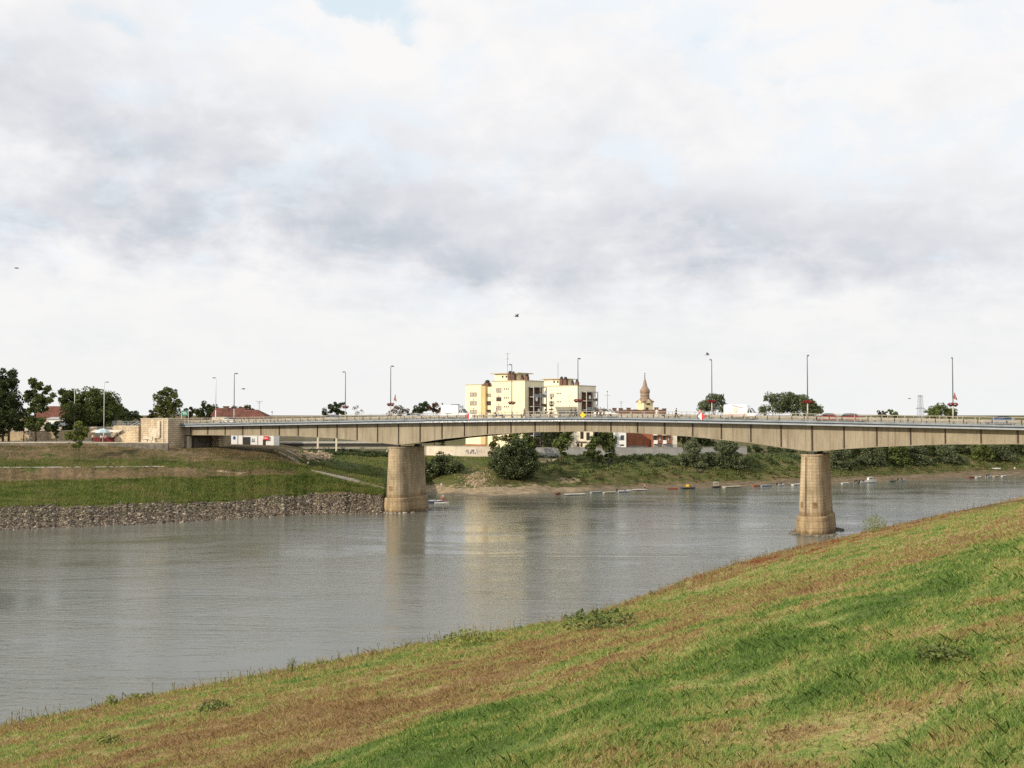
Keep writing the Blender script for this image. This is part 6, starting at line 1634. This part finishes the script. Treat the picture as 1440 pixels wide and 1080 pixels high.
    def sub(name, chains, f, mt, extra=.012):
        idx = {}; NN = []; EE = []
        for ch in chains:
            for a_, i in enumerate(ch):
                fac = 1.0
                if isinstance(i, tuple): i, fac = i
                if i not in idx:
                    idx[i] = len(NN); x, y, z, r = N[i]
                    rr = tuple(q * f * fac + extra for q in r) if hasattr(r, '__len__') else r * f * fac + extra
                    NN.append((x, y, z, rr))
                if a_: 
                    pi = ch[a_ - 1]; pi = pi[0] if isinstance(pi, tuple) else pi; EE.append((idx[pi], idx[i]))
        return skin_obj(name, NN, list(dict.fromkeys(EE)), mt, t)
    sub('shirt', [[che, wst, pel], [che, armn[0][0], armn[0][1]], [che, armn[1][0], armn[1][1]]], 1.12, cloth(*shirt), .026)
    sub('trousers', [[pel, legn[0][0], legn[0][1], legn[0][2]], [pel, legn[1][0], legn[1][1], legn[1][2]]], 1.10, cloth(*trousers), .024)
    hx, hy, hz, _ = N[hd1]
    mb = MB(); mb.blob((hx - .02, 0, hz + .02 * sc), (.108 * sc, .092 * sc, .095 * sc), 10, 6); mb.build('hair', M['hair'] if hair == 'dark' else cloth('light_hair', (.25, .16, .08)), t, smooth=True)
    for (a0, b0, c0, d0) in legn:
        mb = MB(); x, y, z, _ = N[c0]; mb.blob((x + .07 * sc, y, max(.04, z - .025)), (.135 * sc, .05 * sc, .045 * sc), 8, 5); mb.build('shoe', M['black'], t, smooth=True)
    return t
def bike(label, loc, rz):
    t = thing('bicycle', label, 'bicycle', loc, rz)
    for x in (-.52, .52):
        mb = MB(); mb.tube([(x + .33 * math.cos(a_), 0, .34 + .33 * math.sin(a_)) for a_ in np.linspace(0, 2 * math.pi, 21)], .024, 5, cap=False); w_ = mb.build('wheel', M['black'], t)
        mb = MB()
        for k in range(8): mb.tube([(x, 0, .34), (x + .31 * math.cos(k * .785), 0, .34 + .31 * math.sin(k * .785))], .006, 3)
        mb.build('spokes', M['steel_grey'], w_)
    mb = MB()
    for a_, b_ in (((-.52, .34), (-.1, .3)), ((-.1, .3), (-.22, .88)), ((-.22, .80), (.34, .82)), ((-.1, .3), (.34, .74)), ((.52, .34), (.32, .95)), ((-.52, .34), (-.2, .72))): mb.tube([(a_[0], 0, a_[1]), (b_[0], 0, b_[1])], .02, 5)
    mb.build('frame', M['blue_paint'], t)
    mb = MB(); mb.blob((-.24, 0, .92), (.13, .07, .04), 8, 5); mb.build('saddle', M['black'], t)
    mb = MB(); mb.tube([(.30, -.28, 1.0), (.33, 0, .98), (.30, .28, 1.0)], .014, 5); mb.build('handlebar', M['dark_iron'], t)
def s_at(u, w):
    """station on the bridge seen at column u, w metres behind the edge"""
    k = (u - 720) / F; x0 = BO.x + BY.x * w; y0 = BO.y + BY.y * w
    return (k * y0 - x0) / (BX.x - k * BX.y)
def deck_pt(u, w, lift=-0.03):
    s = s_at(u, w); return bw(s, w, zt(s) + lift)
WH = ('white_shirt', (.72, .72, .72)); DK = ('black_jacket', (.018, .018, .022)); JN = ('dark_jeans', (.03, .035, .05)); GY = ('grey_trousers', (.16, .15, .14)); PK = ('pink_shirt', (.55, .28, .26)); RD = ('red_shirt', (.4, .05, .05)); BG = ('beige_top', (.5, .42, .32))
bike('bicycle ridden on the bridge walkway in front of the left yellow block', deck_pt(697.5, 1.3), BA)
p = deck_pt(697.5, 1.3); person('cyclist in a white shirt riding along the bridge walkway', p - BX * .2, BA, 'ride', WH, JN, H=1.75)
person('person in black walking on the bridge below the red baskets of the left yellow block', deck_pt(737.5, 1.2), BA + math.pi, 'walk', DK, DK)
person('person in black striding left on the bridge beside the lamp', deck_pt(803.5, 1.1), BA + math.pi, 'walk', DK, JN, H=1.78)
person('person in dark clothes close to the lamp left of the yellow sign', deck_pt(809.5, 1.8), BA + math.pi, 'walk', DK, DK, H=1.74)
person('person in black standing in front of the rear of the white car', deck_pt(839.5, 1.0), BA + math.pi, 'stand', DK, DK)
person('person in a pale top walking between two dark figures by the white car', deck_pt(844.5, 1.5), BA + math.pi, 'walk', BG, DK, H=1.8)
person('person in a black jacket walking in front of the white car door', deck_pt(849.5, 1.0), BA + math.pi, 'walk', DK, GY)
person('woman-like figure in a white dress facing the river below the brown roofs', deck_pt(923.5, 1.0), BA - math.pi / 2, 'stand', WH, ('white_skirt', (.66, .64, .6)), 'light', H=1.7)
person('dark figure leaning forward alone on the bridge left of the white and red sign', deck_pt(950.5, 1.2), BA, 'walk', DK, JN, H=1.76)
person('person in a pink shirt standing behind the white and red diamond sign', deck_pt(984.0, 1.2), BA - math.pi / 2, 'stand', PK, GY, H=1.76)
# people on the banks
p = G(433, 655.5); person('person in a white shirt sitting on the slope by the footpath', p, -.3, 'sit', WH, DK)
mb = MB(); t = thing('bench', 'low timber bench under the seated person on the slope', 'bench', p, -.3); mb.box(-.3, .2, -.8, .8, .33, .38); mb.build('seat', M['timber'], t)
for y_ in (-.65, .65):
    mb = MB(); mb.box(-.25, .15, y_ - .05, y_ + .05, -.2, .328); mb.build('leg', M['timber'], t)
p = base(143, 226); p.z = gz(p.x, p.y); person('person in pale clothes under the parasol on the promenade', p, -1.5, 'stand', WH, DK)
p = base(149, 226); p.z = gz(p.x, p.y); person('person in a red shirt right of the parasol on the promenade', p, -1.2, 'stand', PK, DK)
p = base(131, 227); p.z = gz(p.x, p.y); person('person in a beige top left of the parasol on the promenade', p, -1.8, 'stand', BG, DK)
t = thing('parasol', 'pale blue and cream parasol on the promenade below the ramp wall', 'parasol', base(145, 227.5))
mb = MB(); mb.tube([(0, 0, 0), (0, 0, 2.9)], .035, 6); mb.build('pole', M['pole_white'], t)
M['pale_blue'] = simple('pale_blue_canvas', (.45, .55, .58), .8, .1, 2)
mb = MB(); mb.lathe([(1.75, 2.05), (1.72, 2.2), (1.2, 2.65), (.5, 2.92), (.05, 3.0)], 8); mb.build('canopy', M['pale_blue'], t)
t = thing('snack_stall', 'small dark red market stall with cream awning beside the parasol', 'stall', base(149, 229.5))
mb = MB(); mb.box(-2.6, 2.6, 0, 1.8, 0, 1.0); mb.build('counter', M['dark_red'], t)
mb = MB(); mb.add([(-3.1, -.7, 2.15), (3.1, -.7, 2.15), (3.1, 1.8, 2.6), (-3.1, 1.8, 2.6), (-3.1, -.7, 2.22), (3.1, -.7, 2.22), (3.1, 1.8, 2.67), (-3.1, 1.8, 2.67)], [(3,2,1,0),(4,5,6,7),(0,1,5,4),(1,2,6,5),(2,3,7,6),(3,0,4,7)]); mb.build('awning', M['cream_wall'], t)
for x_ in (-2.5, 2.5):
    mb = MB(); mb.box(x_ - .05, x_ + .05, .05, .15, 1.003, 2.25); mb.build('post', M['timber'], t)
# promenade lamps
for (u, Y, vt, lb) in ((146.5, 233, 537, 'tall white promenade lamp in front of the broad round tree'), (105, 240, 547, 'white promenade lamp half hidden in the broad round tree'), (42.5, 234, 553, 'white promenade lamp between the dark trees at left')):
    p = base(u, Y); street_lamp(p, 0.0, lb, H=CAMZ - (vt - 582) * Y / F - p.z, group='white promenade lamps', pale=True)
# ------------------------------------------------------------------ vehicles
def vehicle(name, label, cat, loc, rz, body, low, roof, L, Wd=1.72, wheels=(.78, -.78), wr=.31, belt=None, cargo=None, glassy=True):
    """low: lower body outline (x, z); roof: glasshouse outline; front is +x"""
    t = thing(name, label, cat, loc, rz)
    mb = MB(); hw = Wd / 2
    mb.prism(low, -hw, hw); bd = mb.build('body', body, t, bevel=.05)
    zb = min(z for _, z in roof); ztp = max(z for _, z in roof)
    ins = lambda z: hw - .04 - .16 * (z - zb) / max(.01, ztp - zb)
    n = len(roof); vs = [(x, -ins(z), z) for x, z in roof] + [(x, ins(z), z) for x, z in roof]
    fs = [tuple(range(n)), tuple(reversed(range(n, 2 * n)))] + [((i + 1) % n, i, n + i, n + (i + 1) % n) for i in range(n)]
    mb = MB(); mb.add(vs, fs); mb.build('window', M['car_glass'], t)
    # roof panel and pillars in body colour, proud of the glass
    tops = sorted([p for p in roof if p[1] > zb + .01], key=lambda p: p[0])
    x0, x1 = tops[0][0], tops[-1][0]; z0_, z1_ = tops[0][1], tops[-1][1]
    mb = MB(); w0 = ins(max(z0_, z1_))
    mb.add([(x0 - .05, -w0 - .02, z0_ + .006), (x1 + .05, -w0 - .02, z1_ + .006), (x1 + .05, w0 + .02, z1_ + .006), (x0 - .05, w0 + .02, z0_ + .006), (x0, -w0 + .06, z0_ + .06), (x1, -w0 + .06, z1_ + .06), (x1, w0 - .06, z1_ + .06), (x0, w0 - .06, z0_ + .06)],
           [(3,2,1,0),(4,5,6,7),(0,1,5,4),(1,2,6,5),(2,3,7,6),(3,0,4,7)]); mb.build('roof', body, t)
    bots = sorted([p for p in roof if p[1] <= zb + .01], key=lambda p: p[0])
    for s_ in (-1, 1):
        mb = MB()
        for (a_, b_) in ((bots[0], tops[0]), (bots[-1], tops[-1]), (((bots[0][0] + bots[-1][0]) / 2 - .1, zb), ((x0 + x1) / 2, (z0_ + z1_) / 2))):
            mb.tube([(a_[0], s_ * (ins(zb) + .005), zb), (b_[0], s_ * (ins(b_[1]) + .005), b_[1])], .05, 5)
        mb.build('pillar', body, t)
    for x in wheels:
        for s_ in (-1, 1):
            mb = MB(); y0 = s_ * (hw - .16)
            ring = [(x + wr * math.cos(a_), wr + wr * math.sin(a_)) for a_ in np.linspace(0, 2 * math.pi, 17)[:-1]]
            mb.prism(ring, y0 - .1, y0 + .19 * (1 if s_ > 0 else 0) + (.1 if s_ < 0 else 0) - (.19 if s_ < 0 else 0) * 0) if s_ > 0 else mb.prism(ring, y0 - .19, y0 + .1)
            w_ = mb.build('wheel', M['black'], t)
            mb = MB(); ring = [(x + wr * .6 * math.cos(a_), wr + wr * .6 * math.sin(a_)) for a_ in np.linspace(0, 2 * math.pi, 13)[:-1]]
            yo = y0 + s_ * .194; mb.prism(ring, min(yo, yo + s_ * .015), max(yo, yo + s_ * .015)); mb.build('rim', M['steel_grey'], w_)
    xf = max(x for x, _ in low); xr = min(x for x, _ in low); zl = .62
    for s_ in (-1, 1):
        mb = MB(); mb.box(xf - .12, xf + .012, s_ * hw * .72 - .16, s_ * hw * .72 + .16, zl, zl + .14); mb.build('headlight', M['white_paint'], t)
        mb = MB(); mb.box(xr - .012, xr + .1, s_ * hw * .78 - .12, s_ * hw * .78 + .12, zl + .06, zl + .24); mb.build('tail_light', M['red_paint'], t)
    mb = MB(); mb.box(xr + .2, xf - .2, -hw + .08, hw - .08, .16, min(z for _, z in low) - .003); mb.build('underbody', M['black'], t)
    return t
def paint(name, c): return simple(name, c, .25, .04, 1, spec=.6)
HATCH_L = [(-1.9, .30), (1.9, .30), (1.98, .55), (1.9, .74), (.95, .90), (-1.85, .95), (-1.98, .7), (-1.98, .45)]
HATCH_R = [(-1.8, .953), (1.0, .905), (.35, 1.38), (-.1, 1.46), (-1.2, 1.45), (-1.55, 1.36)]
SED_L = [(-2.15, .30), (2.1, .30), (2.18, .52), (2.08, .74), (1.05, .90), (-1.45, .93), (-2.1, .92), (-2.2, .6)]
SED_R = [(-1.45, .935), (1.1, .903), (.4, 1.36), (0, 1.42), (-.7, 1.41), (-1.05, 1.30)]
EST_R = [(-1.95, .955), (1.0, .905), (.4, 1.38), (-.05, 1.45), (-1.5, 1.45), (-1.8, 1.40)]
road = lambda u, w: deck_pt(u, w, -0.168)
white = paint('white_car_paint', (.78, .78, .77)); silver = paint('silver_car_paint', (.42, .43, .44)); maroon = paint('maroon_car_paint', (.25, .03, .03)); bluec = paint('blue_grey_car_paint', (.13, .17, .30)); greyc = paint('grey_car_paint', (.2, .21, .22))
vehicle('car', 'white estate car at the left end of the bridge beside the grey lamp', 'car', road(322, 8.3), BA + math.pi, white, HATCH_L, EST_R, 4)
vehicle('car', 'grey car just left of the leftmost red baskets', 'car', road(471, 4.4), BA, greyc, HATCH_L, HATCH_R, 4)
vehicle('car', 'silver car partly hidden by railings right of the lamp over the far pier', 'car', road(583, 4.4), BA, silver, SED_L, SED_R, 4.2)
vehicle('car', 'white hatchback with three people walking in front of it', 'car', road(853, 4.2), BA, white, [(-2.15, .32), (2.1, .32), (2.2, .6), (2.1, .82), (1.2, 1.02), (-2.0, 1.08), (-2.2, .8), (-2.2, .5)], [(-2.0, 1.083), (1.25, 1.023), (.5, 1.62), (.1, 1.72), (-1.5, 1.74), (-1.9, 1.6)], 4.3, 1.78, (1.35, -1.3), .33)
vehicle('car', 'maroon hatchback right of the near pier lamp, ahead of the other maroon car', 'car', road(1200, 4.4), BA, maroon, HATCH_L, HATCH_R, 4, wheels=(1.2, -1.2))
vehicle('car', 'maroon low sedan following just right of the beige near pier lamp', 'car', road(1167, 4.4), BA, maroon, SED_L, SED_R, 4.3, wheels=(1.3, -1.3))
vehicle('car', 'blue grey car near the right frame edge', 'car', road(1406, 4.4), BA + math.pi, bluec, SED_L, [(-1.75, .935), (1.2, .903), (.45, 1.38), (0, 1.45), (-1.1, 1.45), (-1.6, 1.30)], 4.2, wheels=(1.3, -1.3))
def van(name, label, loc, rz, L, h, cab, truck=False):
    low = [(-L/2, .45), (L/2 - .1, .45), (L/2, .7), (L/2 - .05, 1.05), (L/2 - cab * .45, 1.28), (-L/2, 1.28)]
    roof = [(L/2 - cab - .25, 1.283), (L/2 - cab * .42, 1.283), (L/2 - cab * .85, 2.05), (L/2 - cab - .15, 2.12)]
    t = vehicle(name, label, 'truck' if truck else 'van', loc, rz, white, low, roof, L, 2.0, (L/2 - .95, -L/2 + 1.1), .36)
    mb = MB(); x1 = L/2 - cab - .26
    if truck: mb.box(-L/2 - .02, x1, -1.08, 1.08, .75, h)
    else: mb.prism([(-L/2, .9), (x1, .9), (x1 + .18, 1.9), (x1 + .02, h - .12), (x1 - .7, h), (-L/2 + .1, h), (-L/2 - .01, h - .3)], -1.03, 1.03)
    bx_ = mb.build('cargo_box' if truck else 'rear_body', white, t, bevel=.07)
    return t, bx_, x1
t, b_, x1 = van('box_truck', 'white box truck above the red and white diamond sign', road(641.5, 4.5), BA, 5.6, 2.75, 1.5, True)
mb = MB(); mb.box(x1 - 1.9, x1 - .6, -.6, .6, 2.753, 2.95); mb.build('roof_unit', M['pole_grey'], t)
mb = MB(); mb.box(-1.8, -.4, -1.095, -1.083, 1.05, 1.22); mb.build('lettering', M['steel_grey'], b_)
t, b_, x1 = van('van', 'white high roofed van with a small gold emblem and orange stripe', road(1042.5, 4.5), BA, 5.6, 2.65, 1.35)
mb = MB(); mb.box(-2.75, 1.2, -1.045, -1.033, .92, 1.0); mb.build('stripe', M['orange_paint'], b_)
mb = MB(); mb.prism([(-.95, 1.5), (-.65, 1.28), (-.35, 1.5), (-.38, 2.0), (-.92, 2.0)], -1.05, -1.034); em = mb.build('emblem', M['ochre_wall'], b_)
mb = MB(); mb.prism([(-.80, 1.6), (-.65, 1.45), (-.50, 1.6), (-.52, 1.85), (-.78, 1.85)], -1.058, -1.051); mb.build('emblem_centre', M['white_paint'], em)
mb = MB(); mb.prism([(-1.4, 2.52), (-1.2, 2.56), (-.2, 2.25), (.6, 2.16), (.5, 2.1), (-.3, 2.18)], -1.046, -1.034); mb.build('stripe', M['brown_panel'], b_)
p = base(83, 241); vehicle('van', 'white van parked behind the promenade trees', 'van', (p.x, p.y, max(p.z, 16.1)), math.pi, white, HATCH_L, EST_R, 4.2)

# ------------------------------------------------------------------ boats
def hull(L, B, D):
    st = 9; vs = []; fs = []
    for i in range(st):
        f = i / (st - 1); x = -L/2 + L * f; w_ = B / 2 * (1 - max(0, (f - .45) / .55) ** 2.2) * (.86 + .14 * min(1, f * 4)); up = .25 * D * max(0, (f - .4) / .6) ** 2
        w_ = max(w_, .02)
        vs += [(x, -w_, D + up), (x, -w_ * .8, D * .3), (x, 0, -.12 * D + up * .8), (x, w_ * .8, D * .3), (x, w_, D + up)]
        wi = max(w_ - .07, .01); vs += [(x, wi, D + up), (x, wi * .75, D * .42 + up * .5), (x, -wi * .75, D * .42 + up * .5), (x, -wi, D + up)]
    n = 9
    for i in range(st - 1):
        for k in range(n):
            k2 = (k + 1) % n; fs.append((i*n+k, (i+1)*n+k, (i+1)*n+k2, i*n+k2))
    fs += [tuple(range(n)), tuple(reversed(range((st-1)*n, st*n)))]
    return vs, fs
bcol = {k: simple('boat_paint_' + k, c, .5, .18, 1.5) for k, c in dict(white=(.56, .56, .54), grey=(.32, .34, .35), dark=(.045, .045, .04), red=(.24, .06, .035), blue=(.05, .10, .24), beige=(.42, .38, .29), orange=(.36, .11, .04), green=(.10, .12, .10), steel=(.2, .25, .3)).items()}
def boat(label, u, v, Lpx, colr, kind='skiff', rz=0.0, tilt=0.0, z=None):
    d_ = ray(u, v); Y = CAMZ * d_.y / -d_.z if z is None else G(u, v).y
    if z is None and u > 640:
        Ys = float(np.interp(u, uu_, RY[0])) - 1.0
        if Y > Ys - .8 * abs(math.cos(rz)): Y = Ys - .8
    p = W(u, v, Y); L = max(2.6, Lpx * Y / F / max(.5, abs(math.cos(rz))))
    p.z = -.05 if z is None else gz(p.x, p.y) + .12
    t = thing('rowing_boat' if kind == 'skiff' else ('cabin_boat' if kind == 'cabin' else ('motor_boat' if kind in ('motor', 'canopy') else 'pontoon')), label, 'boat' if kind != 'raft' else 'pontoon', p, rz, 'boats along the right shore' if u > 640 else None)
    if tilt: t.rotation_euler = (tilt, 0, rz)
    if kind == 'raft':
        mb = MB(); mb.box(-L/2, L/2, -.9, .9, .20, .32); mb.build('deck', M['pole_pale'], t)
        for y_ in (-.6, .6):
            mb = MB(); mb.tube([(-L/2 + .1, y_, .03), (L/2 - .1, y_, .03)], .167, 10); mb.build('float', bcol['dark'], t)
        mb = MB(); mb.tube([(-L/2 + .3, .8, .32), (-L/2 + .3, .8, 1.1)], .04, 5); mb.build('post', M['timber'], t)
        return t
    B = min(1.9, L * .36); D = .36 if kind == 'skiff' else (.72 if kind == 'cabin' else .46)
    vs, fs = hull(L, B, D); mb = MB(); mb.add(vs, fs); mb.build('hull', bcol[colr], t, smooth=False)
    for x_ in (-.25, .12):
        mb = MB(); mb.box(L * x_ - .12, L * x_ + .12, -B * .36, B * .36, D * .72, D * .78); mb.build('bench', M['timber'], t)
    if kind == 'cabin':
        mb = MB(); mb.prism([(-L*.42, D), (L*.08, D), (L*.02, D + .75), (-L*.36, D + .8)], -B*.34, B*.34); cb = mb.build('cabin', bcol['white'], t, bevel=.05)
        mb = MB(); mb.box(-L*.40, L*.05, -B*.38, B*.38, D + .803, D + .87); mb.build('cabin_roof', bcol['white'], cb)
        for x_ in (-.30, -.10):
            mb = MB(); mb.box(L*x_ - .28, L*x_ + .28, -B*.36, -B*.343, D + .3, D + .65); mb.build('window', M['glass'], cb)
    if kind == 'canopy':
        mb = MB(); mb.box(-L*.32, L*.1, -B*.4, B*.4, D + 1.0, D + 1.1); mb.build('canopy', bcol['white'], t)
        for x_ in (-.3, .08):
            for y_ in (-.36, .36):
                mb = MB(); mb.tube([(L*x_, B*y_, D*.9), (L*x_, B*y_, D + 1.0)], .03, 5); mb.build('post', M['pole_white'], t)
    if kind == 'motor':
        mb = MB(); mb.box(-L/2 - .25, -L/2 + .1, -.16, .16, D*.3, D + .45); mb.build('outboard_motor', M['dark_iron'], t, bevel=.04)
        mb = MB(); mb.add([(L*.05, -B*.4, D), (L*.05, B*.4, D), (-L*.06, B*.36, D+.4), (-L*.06, -B*.36, D+.4)], [(0, 1, 2, 3)]); o = mb.build('windscreen', M['car_glass'], t, fixn=False); o.modifiers.new('thick', 'SOLIDIFY').thickness = .03
    return t
BOATS = [
 ('flat pontoon with a pale deck, leftmost on the right shore', 809, 696, 28, 'dark', 'raft', .05),
 ('grey rowing boat between the leftmost pontoon and the beige boat', 839, 693, 17, 'grey', 'skiff', .1),
 ('beige low boat lying left of the long white boat', 858, 693.3, 19, 'beige', 'skiff', .05),
 ('long white open boat with dark underside', 878, 692, 21, 'white', 'motor', .15),
 ('small red brown boat left of the leftmost pontoon', 784, 695, 9, 'red', 'skiff', .6),
 ('dark flat boat in front of the crouching person', 900, 689.5, 18, 'dark', 'raft', 0.02),
 ('red boat pulled bow up on the mud', 946, 685.5, 11, 'red', 'skiff', -.5),
 ('dark boat with a yellow crate aboard', 968, 687.3, 21, 'dark', 'skiff', .05),
 ('boat with a white canopy below the wide willow bush', 1008, 685.6, 12, 'dark', 'canopy', .1),
 ('long pale flat boat right of the canopy boat', 1031, 684.5, 29, 'beige', 'skiff', .12),
 ('orange boat left of the blue grey boat', 1064, 682.5, 10, 'orange', 'skiff', .2),
 ('blue grey boat right of the orange boat', 1078, 682.3, 17, 'steel', 'skiff', .1),
 ('small white motor boat left of the near pier', 1098, 681, 11, 'white', 'motor', .2),
 ('white boat half hidden behind the near pier', 1120, 679.5, 14, 'white', 'skiff', .3),
 ('short white punt right of the near pier', 1189, 677.5, 9, 'white', 'skiff', .1),
 ('pale boat drawn up behind the white cabin boat', 1205, 675, 9, 'beige', 'motor', .5),
 ('low white boat moored left of the cabin boat', 1214, 675.5, 12, 'white', 'motor', .1),
 ('white cabin boat with two dark windows', 1226, 677, 16, 'white', 'cabin', .05),
 ('grey motor boat right of the white cabin boat', 1268, 674, 12, 'grey', 'motor', .1),
 ('thin grey boat between the cabin boat and the grey motor boat', 1255, 674, 11, 'green', 'skiff', .1),
 ('white boat first of the small group at the right edge', 1376, 669, 8, 'white', 'skiff', .2),
 ('red boat left of the small white group at right', 1366, 669.8, 9, 'red', 'skiff', .1),
 ('white boat second of the small group at the right edge', 1390, 667.8, 7, 'white', 'motor', .4),
 ('beige boat third of the small group at the right edge', 1401, 667, 9, 'beige', 'skiff', .2),
 ('white boat last of the small group at the right edge', 1412, 666.6, 8, 'white', 'skiff', .3),
]
for lb, u, v, Lp, c_, kd, rz in BOATS: boat(lb, u, v, Lp, c_, kd, math.radians(18) + rz)
boat('white boat lying on the bank above the small group at right', 1401, 660.5, 9, 'white', 'skiff', -.35, .15, z=1)
tb = boat('blue and white motor boat moored behind the far pier', 612, 707, 24, 'blue', 'motor', -.25)
mb = MB(); L_ = 24 * 218 / F
for s_ in (-1, 1): mb.tube([(-L_ * .45, s_ * .80, .49), (0, s_ * .86, .50), (L_ * .3, s_ * .62, .55), (L_ * .49, s_ * .05, .60)], .06, 6)
mb.build('gunwale', bcol['white'], tb)
boat('low white boat with oars right of the blue and white boat', 621, 708.5, 20, 'white', 'skiff', -.1)
t = thing('crate', 'small yellow crate in the dark boat', 'crate', W(967, 684, 267)); t.location.z = .30
mb = MB(); mb.box(-.5, .4, -.3, .3, 0, .12); mb.box(-.36, .3, -.28, .28, .12, .5); mb.build('box', M['yellow_paint'], t, bevel=.03)
Yb = 224; p = W(623.5, 705, 221); person('person in white leaning over the low white boat', (p.x, p.y, .30), math.pi * .9, 'walk', WH, RD, 'dark')
p = base(621, 252); person('person in a white shirt standing on the sand behind the boats', p, -1.2, 'stand', WH, BG)
p = G(907, 687.0); person('bare armed person crouching on the shore by the dark flat boat', p, -1.8, 'sit', ('tan_shirt', (.42, .24, .16)), DK, H=1.6)
p = G(1427, 663.5); person('person in white standing near the waterline at the right edge', p, -1.5, 'stand', WH, GY)
# ------------------------------------------------------------------ birds
def bird(label, u, v, Y, span, rz, flap):
    t = thing('bird', label, 'bird', W(u, v, Y), rz, 'birds in the sky')
    mb = MB(); mb.tube([(-.42, 0, 0), (-.22, 0, .01), (0, 0, 0), (.2, 0, .02), (.3, 0, .04), (.38, 0, .03)], [.02, .07, .1, .07, .055, .01], 8); mb.build('body', M['pole_grey'], t, smooth=True)
    for s_ in (-1, 1):
        mb = MB(); h = span / 2
        mb.add([(.12, s_ * .05, .03), (.16, s_ * h * .45, .03 + flap * .55 * h), (-.05, s_ * h, .03 + flap * h * .8), (-.15, s_ * h * .5, .03 + flap * .5 * h), (-.16, s_ * .05, .02)], [(0, 1, 3, 4), (1, 2, 3)])
        o = mb.build('wing', M['pole_grey'], t, fixn=False); o.modifiers.new('thick', 'SOLIDIFY').thickness = .02
    mb = MB(); mb.add([(-.40, -.03, 0), (-.40, .03, 0), (-.62, .1, 0), (-.62, -.1, 0)], [(0, 1, 2, 3)]); o = mb.build('tail', M['pole_grey'], t, fixn=False); o.modifiers.new('thick', 'SOLIDIFY').thickness = .02
for a_ in (('dark bird flying with raised wings above the left yellow block', 727, 445, 150, .95, .6, .9), ('pale bird gliding near the lamp by the white and red sign', 995, 499, 170, 1.1, -.4, .8), ('tiny dark bird right of the first grey bridge lamp', 342.5, 547, 190, .8, .2, .3), ('dark bird low in the sky at the left edge', 24, 377, 160, 1.0, 1.2, -.2), ('tiny bird left of the pylon', 1279, 560.5, 220, .8, .3, .2)):
    bird(*a_)
# ------------------------------------------------------------------ render settings
scene.view_settings.view_transform = 'Standard'
scene.view_settings.look = 'None'
scene.view_settings.exposure = 0.0
scene.view_settings.gamma = 1.0
scene.cycles.max_bounces = 6
scene.cycles.diffuse_bounces = 3
scene.cycles.glossy_bounces = 3
scene.cycles.transmission_bounces = 3
scene.cycles.use_denoising = False
bpy.context.view_layer.update()
